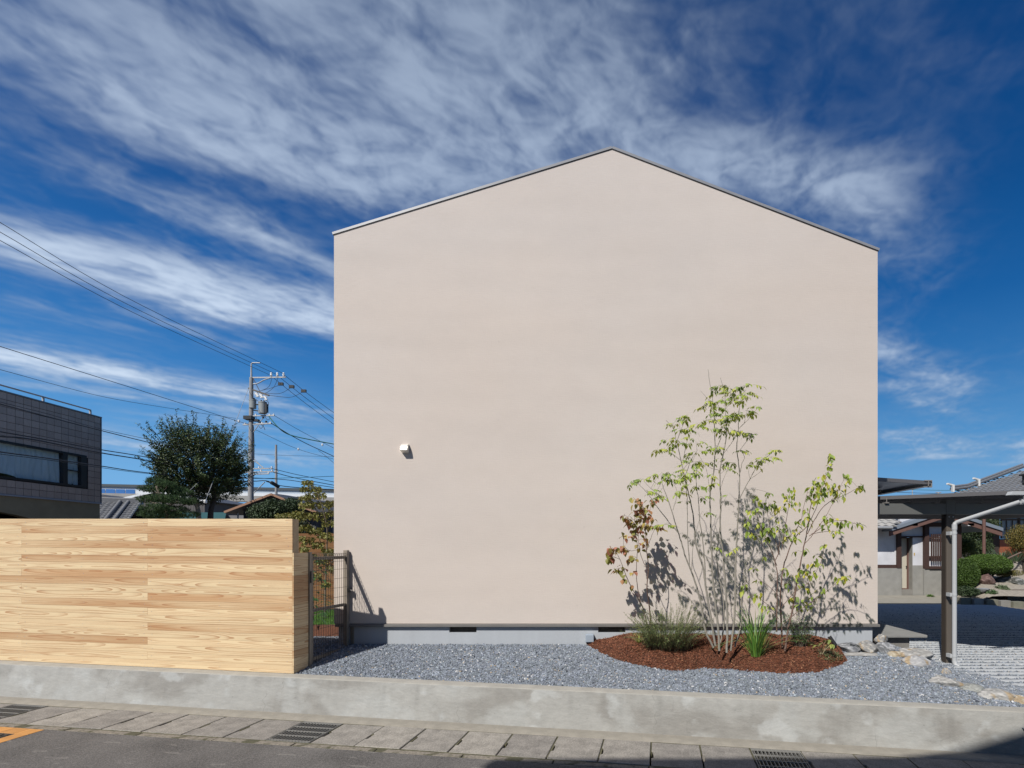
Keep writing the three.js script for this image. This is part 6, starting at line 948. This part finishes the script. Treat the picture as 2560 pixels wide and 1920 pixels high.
// ───────────────────────── tile-roofed old house at the far right ─────────────────────────
{
  const zw = CAMZ - 27, t = thing('old_house', 'old Japanese house with a sweeping grey tile roof and lattice-paned windows at the right edge', 'house', V(26, 0, zw - 3));
  part('wall', join([box(20.9, 36, 3.15, 3.9, zw - 0.2, zw), box(20.9, 36, 1.0, 1.85, zw - 0.2, zw), box(20.5, 20.95, 0.6, 3.9, zw - 0.2, zw + 0.05)]), std([0.035, 0.025, 0.02], 0.8), t);
  part('veranda', join([box(20.3, 36, 0.75, 0.9, zw - 0.1, zw + 0.9), box(20.9, 22.2, 0.95, 1.8, zw + 0.001, zw + 0.05)]), mot([0.27, 0.085, 0.035], 0.6, 1, 0), t);
  part('underfloor', box(20.6, 36, -0.42, 0.74, zw - 2, zw - 0.2), M.ventDark, t);
  for (let i = 0; i < 9; i++) { const x0 = 21.05 + i * 0.92, wq = part('window', join([box(x0, x0 + 0.04, 1.86, 3.14, zw - 0.06, zw + 0.02), box(x0 + 0.87, x0 + 0.91, 1.86, 3.14, zw - 0.06, zw + 0.02), box(x0 + 0.041, x0 + 0.869, 2.78, 2.85, zw - 0.06, zw + 0.02), box(x0 + 0.041, x0 + 0.869, 2.30, 2.32, zw - 0.03, zw + 0.01), ...[1, 2].map((q) => box(x0 + q * 0.29 - 0.01, x0 + q * 0.29 + 0.01, 1.86, 2.77, zw - 0.03, zw + 0.01))]), std([0.04, 0.028, 0.022], 0.7), t);
    part('pane', box(x0 + 0.04, x0 + 0.87, 1.86, 3.14, zw - 0.055, zw - 0.05), std([0.16, 0.19, 0.22], 0.15), wq); }
  const O = V(17.2, 3.88, CAMZ - 25), U = V(0.275, 0, 0), W = V(0, 0.106, -0.245), nv = 15, hipAt = (v) => 1.8 * v * 0.245 / 0.275 * 0.95;
  part('roof_tiles', tileRoof(O, U, W, 66, nv, (u, v) => u > hipAt(v)), M.rooftile, t).userData.kind = 'stuff';
  const hp = []; for (let i = 0; i <= nv; i++) hp.push(O.clone().addScaledVector(U, hipAt(i)).addScaledVector(W, i).add(V(0, 0.07 + 0.012 * i + (i < 3 ? 0.06 * (3 - i) : 0), 0)));
  const hr = part('hip_ridge', join([tube(hp, 0.08, 0.10, 8), tube(hp.map((p) => p.clone().add(V(0, 0.11, 0))), 0.055, 0.06, 8)]), M.ridge, t);
  const wh = std([0.62, 0.62, 0.60], 0.7); for (const i of [0, 5]) { const p = hp[i].clone(); part('ridge_end', join([box(p.x - 0.03, p.x + 0.05, p.y - 0.14, p.y + 0.2, p.z + 0.02, p.z + 0.14), beam(p.clone().add(V(-0.26, 0.24, 0.1)), p.clone().add(V(0.06, 0.18, 0)), 0.1, 0.07)]), wh, hr); }
  const q = O.clone().addScaledVector(U, 17).addScaledVector(W, 6); part('roof_ornament', join([box(q.x - 0.28, q.x + 0.34, q.y + 0.42, q.y + 0.5, q.z - 0.1, q.z + 0.2), box(q.x - 0.14, q.x + 0.2, q.y + 0.1, q.y + 0.42, q.z - 0.08, q.z + 0.16), bar(V(q.x - 0.1, q.y + 0.2, q.z), V(q.x - 0.3, q.y, q.z + 0.2), 0.06, 6), bar(V(q.x + 0.15, q.y + 0.2, q.z), V(q.x + 0.4, q.y + 0.03, q.z + 0.15), 0.06, 6)]), M.black, t);
  part('eave', box(17.3, 36, 3.7, 3.85, CAMZ - 26, CAMZ - 25.05), M.timber, t);
  if (0) part('roof_back', quad(O.clone().addScaledVector(U, hipAt(nv)).addScaledVector(W, nv).toArray(), O.clone().addScaledVector(U, 66).addScaledVector(W, nv).toArray(), [36, 3.9, CAMZ - 34], [18, 3.9, CAMZ - 34]), M.rooftile, t);
}
// ───────────────────────── the neighbour's garden by the driveway ─────────────────────────
function bankY(z) { const d = CAMZ - z, k = [[16, -0.32], [16.7, -0.2], [17, -0.1], [17.6, 0.02], [18.6, 0.2], [20, 0.42], [22, 0.58], [30, 0.62]]; for (let i = 1; i < k.length; i++) if (d <= k[i][0]) return lerp(k[i - 1][1], k[i][1], clamp((d - k[i - 1][0]) / (k[i][0] - k[i - 1][0]))); return 0.62; }
struct('garden_bank', sheet(12.0, 40, -20, -8.9, 0.2, (x, z) => bankY(z) + 0.03 * noise(x, z) - 0.5 * clamp((12.9 + (-8.9 - z) * 0.5 - x) / 0.8), (x, z) => x > 12.05 + (-8.9 - z) * 0.5), M.beigeGravel);
{
  const t = thing('block_kerb', 'row of grey concrete kerb blocks between the driveway and the old garden', 'kerb', V(14, DRIVE, -8.7)), r = rng(131);
  let x = 12.05; for (let i = 0; i < 14; i++) { const w = 0.3 + 0.25 * r(), dz = -0.04 * i * (i < 4 ? -1 : 0); part('block', rbox(x, x + w - 0.006, DRIVE - 0.1, DRIVE + lerp(0.22, 0.11, clamp(i / 5)), -9.15 + 0.1 * Math.min(i, 4), -8.95 + 0.1 * Math.min(i, 4), 0.01), [M.concrete, M.concreteDark, mot([0.2, 0.195, 0.15], 0.9, 1.5)][Math.floor(r() * 3)], t); x += w; }
}
{
  const t = thing('edging_wall', 'low edging wall of dark bricks over grey blocks at the right edge', 'wall', V(16.3, -0.35, -9.6)), r = rng(133);
  for (let i = 0; i < 16; i++) { const x = 14.0 + i * 0.22; if (x < 13.9) continue; part('brick', rbox(x, x + 0.212, -0.10, -0.02, -9.75, -9.62, 0.006), mot([0.10 + 0.05 * r(), 0.06 + 0.02 * r(), 0.045], 0.9, 3), t); part('brick', rbox(x + 0.08, x + 0.292, -0.018, 0.055, -9.74, -9.61, 0.006), mot([0.085, 0.055, 0.045], 0.9, 3), t); }
  for (let i = 0; i < 8; i++) part('block', rbox(14.0 + i * 0.45, 14.44 + i * 0.45, -0.4, -0.102, -9.72, -9.55, 0.008), M.concreteDark, t);
}
{ const q = at(2452, 1473, 17.6); solo('stepping_stone', (() => { const g = rockGeo(0.3, 0.1, 0.3, 141, { a: [0.24, 0.25, 0.26], b: [0.33, 0.34, 0.35], t0: 0.6 }); g.scale(1, 0.8, 1); return g.translate(q.x, q.y - 0.03, q.z); })(), M.rock, 'flat blue-grey stone slab lying in the old garden in front of the clipped hedge', 'stone'); }
for (const [x, y, d, w, h, dp, sd, lb, pal] of [[2462, 1447, 18.6, 40, 24, 0.5, 151, 'reddish-brown boulder under the clipped hedge', { a: [0.13, 0.075, 0.065], b: [0.24, 0.16, 0.14], t0: 0.7 }], [2510, 1450, 19, 50, 18, 0.5, 152, 'weathered dark grey boulder under the low golden shrub', { a: [0.10, 0.10, 0.09], b: [0.27, 0.26, 0.24], t0: 0.7 }], [2545, 1455, 18.6, 34, 20, 0.5, 153, 'mossy grey boulder at the right edge of the old garden', { a: [0.12, 0.13, 0.12], b: [0.3, 0.3, 0.3], t0: 0.7 }]]) { const c = at(x, y, d), s = d / F, top = c.y + h * s * 0.5, hh = (top - bankY(CAMZ - d) + 0.12) / 2; solo('boulder', rockGeo(w * s * 0.6, hh * 1.2, dp * 0.6, sd, pal).translate(c.x, top - hh, c.z), M.rock, lb, 'rock'); }
function hedge(label, px, py, d, w, h, seed, cols, foot) {   // clipped dome: twiggy inside, a dense skin of small leaves
  const k = d / F, c = at(px, py, d), R = V(w * k / 2, h * k / 2, w * k / 2.4), r = rng(seed), t = thing('clipped_hedge', label, 'hedge', V(c.x, foot, c.z));
  part('stems', join([...Array(7).keys()].map((i) => tube([V(c.x + (r() - 0.5) * 0.3, foot - 0.05, c.z + (r() - 0.5) * 0.2), V(c.x + (r() - 0.5) * R.x * 1.2, c.y - R.y * 0.2, c.z + (r() - 0.5) * R.z)], 0.03, 0.012, 5))), M.barkDark, t);
  part('crown', leafCloud(30000, seed + 1, (q) => { const a = q() * 6.28, u = q() * 2 - 1, e = Math.sqrt(1 - u * u), f = 1 + 0.10 * fbm(Math.cos(a) * 2 * e + 4, u * 2 + Math.sin(a) * 2 * e, 3, 256, seed), rr = (q() < 0.75 ? 0.9 + 0.1 * q() : 0.5 + 0.4 * q()) * f; return V(c.x + Math.cos(a) * e * R.x * rr, c.y + (u > 0 ? u : u * 0.8) * R.y * rr, c.z + Math.sin(a) * e * R.z * rr); }, 0.042, 0.022, shade(...cols), 0.4), M.leafFar, t);
}
hedge('bright green clipped dome hedge right of the carport post', 2464, 1413, 19, 118, 56, 161, [[0.06, 0.125, 0.012], [0.115, 0.20, 0.022]], 0.2);
hedge('shaded lower lobe of the clipped hedge beside the rain pipe', 2412, 1438, 18.5, 66, 84, 162, [[0.05, 0.105, 0.012], [0.095, 0.17, 0.02]], -0.1);
bush('garden_shrub', 'dark shrub close behind the rain pipe, under the storehouse eave', 'shrub', 2424, 1338, 23, 110, 62, 173, [[0.018, 0.04, 0.012], [0.05, 0.08, 0.02]], 0.075, 14000, 12, 0.4);
bush('garden_shrub', 'mixed green shrub with a yellowish top behind the clipped hedge', 'shrub', 2414, 1372, 21.5, 60, 56, 163, [[0.05, 0.10, 0.02], [0.15, 0.17, 0.03]], 0.06, 9000, 9, 0.4);
bush('garden_shrub', 'dark green shrub behind the thin timber post', 'shrub', 2452, 1372, 22.2, 56, 52, 164, [[0.022, 0.05, 0.014], [0.08, 0.12, 0.03]], 0.06, 7000, 9, 0.4);
bush('garden_shrub', 'dark leafy tree under the eave between the storehouse and the old house', 'tree', 2468, 1312, 23.5, 86, 60, 165, [[0.02, 0.042, 0.012], [0.06, 0.09, 0.022]], 0.07, 9000, 10, 0.4);
bush('golden_maple', 'orange-green garden maple in front of the old house windows', 'tree', 2564, 1352, 20.5, 84, 80, 166, [[0.11, 0.115, 0.02], [0.26, 0.175, 0.03]], 0.055, 9000, 12, 0.3);
bush('low_golden_shrub', 'low spreading olive-gold shrub over the dark boulder', 'shrub', 2522, 1433, 19, 62, 22, 167, [[0.09, 0.10, 0.015], [0.19, 0.155, 0.025]], 0.035, 6000, 10, 0.3);
bush('weed_clump', 'small bright weed at the foot of the storehouse base', 'plant', 2328, 1491, 19.4, 18, 12, 168, [[0.08, 0.16, 0.025], [0.14, 0.24, 0.04]], 0.07, 260, 4, -0.43);
bush('garden_shrub', 'low dark ground shrub in the shade under the clipped hedge', 'shrub', 2420, 1478, 17.4, 60, 26, 174, [[0.02, 0.045, 0.012], [0.05, 0.085, 0.022]], 0.05, 4000, 8, -0.2);
bush('garden_shrub', 'grey-green tufted plant above the dark brick edging', 'plant', 2505, 1470, 17.9, 34, 14, 175, [[0.10, 0.14, 0.07], [0.18, 0.23, 0.12]], 0.06, 900, 5, 0.0);
bush('weed_clump', 'leafy weed beside the stepping stone of the old garden', 'plant', 2482, 1480, 17.3, 24, 20, 169, [[0.045, 0.10, 0.03], [0.10, 0.17, 0.06]], 0.06, 500, 4, -0.2);
{
  for (const [px, d, lb, sd] of [[2505, 21, 'fan of stiff pale green yucca leaves behind the clipped hedge', 171], [2540, 20.6, 'smaller yucca clump at the right edge behind the handrail', 172]]) { const c = at(px, 1404, d), r = rng(sd), t = thing('yucca', lb, 'plant', c), m = [[0.11, 0.19, 0.10], [0.17, 0.25, 0.14]].map((k) => leafy(k)); for (let i = 0; i < 70; i++) { const a = r() * 6.28; part('blade', blade(c.clone().add(V(Math.cos(a) * 0.08, 0, Math.sin(a) * 0.08)), a, 0.45 + 0.25 * r(), 0.035, 0.35 + 0.5 * r(), 0.12), m[i % 2], t); } }
  const A = at(2511, 1400, 19.6), B = at(2552, 1381, 20.2), t = thing('handrail', 'rusty pipe handrail on a post beside the clipped hedge', 'handrail', V(A.x, 0.3, A.z)); part('rail', bar(A, B, 0.028, 8), mot([0.20, 0.14, 0.11], 0.7, 1, 0), t); part('post', bar(V(A.x + 0.1, 0.2, A.z), V(A.x + 0.1, A.y + 0.02, A.z), 0.03, 8), M.galv, t);
  const w = thing('stone_steps_wall', 'pale cut-stone wall behind the handrail at the right edge', 'wall', V(18.5, 0.4, -12.6)); for (let j = 0; j < 3; j++) for (let i = 0; i < 4; i++) part('stone', rbox(16.0 + i * 0.8 + j * 0.3, 16.79 + i * 0.8 + j * 0.3, 0.42 + j * 0.21, 0.625 + j * 0.21, -12.75 - j * 0.05, -12.4 - j * 0.05, 0.012), mot([0.40, 0.36, 0.31], 0.9, 1, 0.004), w);
}
// far street lamp and aerial over the carport roof
{ const a = at(2281, 1248, 70), b = at(2281, 1220, 70), t = thing('street_lamp', 'thin far street lamp between the canopy and the carport roof', 'street lamp', V(a.x, -0.9, a.z)); part('pole', bar(V(a.x, -0.9, a.z), b, 0.07, 6), M.galv, t); part('arm', bar(b, b.clone().add(V(-0.5, 0.05, 0)), 0.05, 6), M.galv, t); }
{ const a = at(2346, 1300, 60), b = at(2346, 1231, 60), t = thing('roof_aerial', 'small roof aerial on the skyline above the carport beam', 'aerial', V(a.x, -0.9, a.z)); part('mast', bar(V(a.x, -0.9, a.z), b, 0.10, 6), M.galv, t); part('bar', bar(b.clone().add(V(-0.3, 0, 0)), b.clone().add(V(0.3, 0, 0)), 0.05, 6), M.galv, t); }

// ───────────────────────── utility poles and overhead lines ─────────────────────────
{
  const D = 32, c = (x, y, dd = 0) => at(560 + x * 0.2652, 880 + y * 0.2652, D + dd), b0 = c(252, 1560), t = thing('utility_pole', 'tall grey concrete utility pole with crossarms, cutouts and two transformers', 'utility pole', V(b0.x, -0.42, b0.z));
  part('shaft', tube([V(b0.x, -0.42, b0.z), c(253, 1300), c(256, 600), c(258, 240)], 0.19, 0.105, 14), M.pole, t);
  part('top_rod', tube(curve([c(258, 245), c(258, 135), c(262, 108), c(285, 102), c(342, 103)], 16), 0.06, 0.028, 8), M.galv, t);
  const arm = (n, a, b, w = 0.07) => part(n, beam(a, b, w, w), M.galv, t);
  arm('crossarm', c(262, 242), c(582, 238)); part('arm_brace', tube(curve([c(270, 303), c(320, 295), c(380, 262), c(445, 243)], 10), 0.035, 0.03, 7), M.galv, t);
  for (const x of [445, 503, 562]) part('insulator', (() => { const a = c(x, 235), g = new THREE.LatheGeometry([[0.0, 0], [0.06, 0], [0.06, 0.04], [0.03, 0.06], [0.07, 0.09], [0.07, 0.13], [0.035, 0.16], [0.06, 0.19], [0.055, 0.24], [0, 0.27]].map(([p, q]) => new THREE.Vector2(p, q)), 10); g.translate(a.x, a.y, a.z); return bare(g); })(), M.ceramic, t);
  part('cutout_arm', beam(c(232, 342), c(425, 410), 0.09, 0.09), M.wire, t); part('stay', bar(c(275, 250), c(340, 375), 0.02, 5), M.wire, t);
  for (const [x, y] of [[310, 405], [350, 415], [390, 436]]) part('cutout', join([bar(c(x - 14, y - 18), c(x + 14, y + 16), 0.055, 8), bar(c(x + 12, y - 14), c(x - 4, y + 20), 0.035, 8), bar(c(x, y - 40), c(x, y - 10), 0.02, 5)]), M.ceramic, t);
  const can = (x, y0, y1, r) => { const tr = part('transformer', join([bar(c(x, y1), c(x, y0), r, 16), bar(c(x, y0 + 4), c(x, y0 - 6), r * 1.06, 16)]), M.transformer, t); part('bushing', join([bar(c(x - 12, y0 - 6), c(x - 12, y0 - 24), 0.04, 7), bar(c(x + 14, y0 - 6), c(x + 14, y0 - 22), 0.04, 7)]), M.black, tr); };
  can(270, 455, 530, 0.19); can(364, 478, 580, 0.22);
  part('transformer_bracket', join([beam(c(300, 495), c(345, 498), 0.06, 0.06), beam(c(262, 545), c(345, 560), 0.06, 0.06)]), M.black, t);
  part('terminal_box', join([box(c(402, 520).x - 0.06, c(402, 520).x + 0.05, c(402, 570).y, c(402, 490).y, b0.z - 0.1, b0.z + 0.1)]), M.black, t);
  arm('crossarm', c(265, 602), c(475, 598)); arm('crossarm', c(180, 685), c(445, 673), 0.08); part('arm_brace', bar(c(245, 800), c(325, 690), 0.025, 6), M.galv, t); part('arm_brace', bar(c(330, 665), c(375, 615), 0.025, 6), M.galv, t);
  part('junction_box', join([box(c(205, 620).x, c(280, 620).x, c(205, 640).y, c(205, 608).y, b0.z - 0.15, b0.z + 0.25), box(c(280, 640).x, c(330, 640).x, c(280, 655).y, c(280, 636).y, b0.z - 0.1, b0.z + 0.1)]), M.black, t);
  part('spool', join([bar(c(370, 610), c(370, 625), 0.06, 8), bar(c(398, 650), c(398, 664), 0.06, 8), bar(c(340, 655), c(340, 668), 0.05, 8)]), M.black, t);
  arm('low_arm', c(270, 1100), c(457, 1098)); arm('low_arm', c(200, 1135), c(462, 1127)); arm('low_arm', c(270, 1153), c(425, 1147)); part('arm_brace', bar(c(248, 1000), c(372, 1090), 0.025, 6), M.galv, t); part('arm_brace', bar(c(285, 1005), c(372, 1098), 0.02, 6), M.galv, t); part('low_brace', bar(c(240, 1372), c(385, 1225), 0.03, 6), M.galv, t);
  const st = []; for (let i = 0; i < 22; i++) { const y = 530 + i * 42, s = i % 2 ? 1 : -1; st.push(bar(c(256 + s * 12, y), c(256 + s * (24 + (y > 900 ? 8 : 0)), y), 0.012, 4)); } part('step_bolts', join(st), M.wire, t).userData.kind = 'stuff';
  part('jumper_wires', join([tube(curve([c(455, 238), c(420, 330), c(330, 372), c(312, 392)], 10), 0.012, 0.012, 4), tube(curve([c(512, 236), c(470, 330), c(400, 385), c(352, 402)], 10), 0.012, 0.012, 4), tube(curve([c(536, 305), c(460, 335), c(360, 362)], 8), 0.012, 0.012, 4), tube(curve([c(638, 330), c(540, 388), c(440, 392), c(390, 385)], 8), 0.012, 0.012, 4), tube(curve([c(752, 370), c(640, 425), c(520, 420), c(410, 405)], 10), 0.012, 0.012, 4), tube(curve([c(395, 450), c(420, 480), c(408, 540), c(380, 590), c(410, 640), c(440, 622)], 12), 0.014, 0.014, 4), tube(curve([c(290, 440), c(320, 462), c(335, 490)], 6), 0.012, 0.012, 4), tube(curve([c(300, 600), c(315, 655), c(370, 700), c(386, 735)], 8), 0.016, 0.016, 4), tube(curve([c(330, 700), c(350, 722), c(372, 690), c(390, 668)], 8), 0.014, 0.014, 4)]), M.cable, t);
  for (const [x, y] of [[536, 303], [638, 328], [752, 369]]) part('clamp', box(c(x, y).x - 0.14, c(x, y).x + 0.14, c(x, y).y - 0.07, c(x, y).y + 0.09, c(x, y).z - 0.06, c(x, y).z + 0.06), M.black, t);
  part('arm_insulators', join([[430, 596], [468, 595], [300, 596], [200, 680], [360, 674], [438, 670], [450, 1090], [455, 1120], [420, 1142], [330, 1092], [350, 1122]].map(([x, y]) => bar(c(x, y - 12), c(x, y + 6), 0.045, 7))), M.ceramic, t);
  part('pole_cable', tube([c(278, 700), c(284, 850), c(284, 1000), c(280, 1100)], 0.02, 0.02, 5), M.black, t);
}
{
  const D = 56, c = (x, y) => at(560 + x * 0.2652, 880 + y * 0.2652, D), b = c(493, 1500), t = thing('utility_pole', 'bare thinner concrete pole further back, right of the tall pole', 'utility pole', V(b.x, -0.42, b.z));
  part('shaft', tube([V(b.x, -0.42, b.z), c(491, 875)], 0.17, 0.10, 12), M.pole, t); const st = []; for (let i = 0; i < 9; i++) { const s = i % 2 ? 1 : -1; st.push(bar(c(492 + s * 8, 985 + i * 26), c(492 + s * 16, 985 + i * 26), 0.02, 4)); } part('step_bolts', join(st), M.wire, t).userData.kind = 'stuff'; part('bracket', beam(c(470, 1128), c(510, 1128), 0.1, 0.1), M.galv, t);
}
function cable(name, label, pts, r, mat, group, sag = 0) {          // native pixels and distance of points along a hanging line
  const p = pts.map(([x, y, d]) => at(x, y, d)), n = p.length;
  if (pts[n - 1][0] >= 850 && pts[n - 1][0] < 900) p.push(p[n - 1].clone().lerp(p[n - 2], -2.2));   // the lines go on behind the house and out to the left
  if (pts[0][0] < 0) p.unshift(p[0].clone().lerp(p[1], -8));
  const q = p.length > 2 ? curve(p, p.length * 6) : [...Array(13).keys()].map((i) => { const u = i / 12; return p[0].clone().lerp(p[1], u).add(V(0, -sag * 4 * u * (1 - u), 0)); });
  return solo(name, tube(q, r, r, 5), mat, label, 'cable', group);
}
const HV = 'overhead lines left of the house', R1 = 0.011;
[['uppermost', 556, 709, 934], ['middle', 580, 693, 937], ['lowest', 601, 678, 939]].forEach(([n, y0, x1, y1], i) => cable('power_line', n + ' of the three parallel power lines crossing the cloud at the left', [[-60, y0 - 32, 17], [0, y0, 17.6], [330, lerp(y0, y1, 0.50) + 6 + i * 2, 23], [x1, y1, 32]], R1, M.cable, HV));
[['uppermost', 709, 936, 1031], ['middle', 693, 938, 1046], ['lowest', 678, 940, 1060]].forEach(([n, x0, y0, y1]) => cable('power_line', n + ' of the three power lines falling from the pole arm to the house corner', [[x0, y0, 32], [lerp(x0, 836, 0.5), lerp(y0, y1, 0.5) + 3, 34], [850, y1 + 12, 37]], 0.014, M.cable, HV));
for (const [l, p, r, m] of [
  ['upper single wire running from the left edge to the small insulator by the pole', [[-40, 852, 17], [0, 866, 17.5], [300, 960, 23], [595, 1053, 31], [622, 1060, 32]], 0.012],
  ['lower single wire sagging from the left edge towards the pole arm', [[-40, 913, 17], [0, 924, 17.5], [250, 990, 23], [420, 1020, 27], [590, 1046, 32]], 0.009],
  ['topmost twisted cable pair passing in front of the panel-clad building', [[-40, 1000, 12], [0, 1010, 12.4], [120, 1042, 14], [251, 1076, 16.5], [397, 1112, 21], [622, 1165, 32]], 0.014],
  ['thin companion wire over the topmost cable by the panel-clad building', [[-40, 994, 12], [0, 1005, 12.4], [120, 1035, 14], [251, 1072, 16.5], [397, 1104, 21], [622, 1152, 32]], 0.007],
  ['cable crossing the cladding just above the black window', [[-40, 1070, 12], [0, 1079, 12.4], [120, 1100, 14], [251, 1124, 16.5], [390, 1147, 21], [622, 1190, 32]], 0.015],
  ['thick spliced cable crossing the top of the black window', [[-40, 1083, 12], [0, 1091, 12.4], [82, 1099, 13.4], [251, 1132, 16.5], [390, 1155, 21], [622, 1197, 32]], 0.019],
  ['cable crossing the curtained window panes', [[-40, 1124, 12], [0, 1130, 12.4], [120, 1146, 14], [251, 1165, 16.5], [397, 1185, 21], [622, 1205, 32]], 0.016],
  ['thin cable just under the one crossing the curtained panes', [[-40, 1128, 12], [0, 1135, 12.4], [120, 1150, 14], [251, 1169, 16.5], [397, 1187, 21], [622, 1207, 32]], 0.008],
]) cable('overhead_cable', l, p, r, m || M.cable, HV);
for (const [l, p, r, m] of [
  ['green service cable sagging from the pole to the house corner', [[670, 1038, 32], [695, 1068, 32], [722, 1086, 32.5], [770, 1098, 33], [850, 1113, 34]], 0.03, M.cableGreen],
  ['straight wire from the short arm falling behind the green cable', [[686, 1039, 32], [760, 1082, 34], [850, 1128, 37]], 0.012],
  ['dark cable looping down from the pole to below the green cable', [[678, 1058, 32], [720, 1084, 32.5], [762, 1107, 33], [800, 1125, 34], [850, 1148, 35]], 0.022],
  ['thin wire with a small insulator falling from the pole to the house', [[640, 1075, 32], [746, 1123, 36], [850, 1152, 40]], 0.011],
  ['faint level wire behind the pole', [[560, 1130, 60], [700, 1138, 62], [850, 1142, 64]], 0.016],
  ['thin wire hanging off the dark cable to the house corner', [[796, 1126, 34], [818, 1143, 34], [850, 1172, 34]], 0.012],
  ['highest of the low cables between the two poles and the house', [[682, 1172, 33], [740, 1186, 34], [790, 1196, 35], [850, 1208, 36]], 0.018],
  ['second of the low cables between the poles and the house', [[682, 1180, 33], [740, 1195, 34], [850, 1216, 36]], 0.022],
  ['third of the low cables between the poles and the house', [[622, 1194, 32], [720, 1200, 33], [790, 1212, 34], [850, 1221, 36]], 0.02],
  ['nearly level pale green cable below the crossarms', [[400, 1190, 30], [622, 1196, 32], [740, 1194, 34], [850, 1190, 36]], 0.016, M.cableGreen],
  ['lowest cable running from behind the tree through the black splice', [[470, 1196, 30], [622, 1203, 32], [665, 1202, 32], [700, 1214, 33], [770, 1221, 34], [850, 1226, 36]], 0.026],
  ['pale twin wire crossing the round tree towards the pole', [[470, 1163, 24], [500, 1172, 26], [560, 1183, 29], [622, 1196, 32]], 0.014, M.galv],
]) cable('overhead_cable', l, p, r, m || M.cable, HV);
cable('guy_wire', 'steep guy wire from the pole down across the round tree', [[621, 972, 32], [512, 1257, 21.5]], 0.012, M.galv, HV); cable('guy_wire', 'slanting guy wire below the steep one, across the round tree', [[622, 1090, 32], [468, 1232, 21.5]], 0.012, M.galv, HV);
{ const a = at(678, 1206, 32.2), b = at(697, 1217, 32.6); solo('cable_splice', join([tube([a, a.clone().lerp(b, 0.1), a.clone().lerp(b, 0.9), b], 0.11, 0.11, 10), tube([a.clone().add(V(-0.3, 0.06, 0)), a], 0.02, 0.06, 8, false)]), M.black, 'black cylindrical cable splice hanging right of the pole', 'cable splice'); }
{ for (const [x, y, d, l] of [[597, 1053, 31, 'white strain insulator on the wire left of the pole'], [746, 1123, 36, 'white insulator on the thin wire right of the pole'], [806, 1112, 36, 'white insulator near the house corner under the green cable'], [513, 1254, 21.7, 'white guy insulator in front of the round tree']]) { const p = at(x, y, d), g = new THREE.LatheGeometry([[0, 0], [0.05, 0.01], [0.07, 0.05], [0.04, 0.08], [0.07, 0.11], [0.05, 0.15], [0, 0.16]].map(([a, b]) => new THREE.Vector2(a, b)), 10); g.translate(p.x, p.y - 0.08, p.z); solo('insulator', bare(g), M.ceramic, l, 'insulator'); } }
cable('overhead_cable', 'thin green wire over the tile roof at the right', [[2225, 1223, 40], [2400, 1226, 40], [2600, 1222, 40]], 0.018, M.cableGreen, 'wires at the right edge'); cable('overhead_cable', 'lower thin wire above the carport roof at the right', [[2200, 1229, 45], [2340, 1234, 45], [2480, 1237, 45]], 0.018, M.cable, 'wires at the right edge');

// ───────────────────────── house across the street, whose shadow lies on the road ─────────────────────────
{
  const t = thing('neighbour_house', 'gabled house across the street, seen only by its shadow on the road and kerb wall', 'house', V(3, -0.62, 13)), zc = 10.0;
  part('wall', poly([[-5.2, -0.7], [13, -0.7], [13, 7.4], [5, 9.3], [0.2, 8.2], [-1.3, 7.8], [-5.2, 7.66]], null, 6).translate(0, 0, zc + 6.3), mot([0.36, 0.34, 0.31], 0.9, 0.3), t);
  part('roof', poly([[-5.40, 7.66], [-1.52, 7.79], [-0.19, 8.13], [5, 9.39], [13.4, 7.33], [13.4, 7.5], [5, 9.56], [-0.19, 8.30], [-1.52, 7.96], [-5.40, 7.83]], null, 6.6).translate(0, 0, zc + 6.6), std([0.12, 0.12, 0.13], 0.6), t);
}

renderer.render(scene, camera);
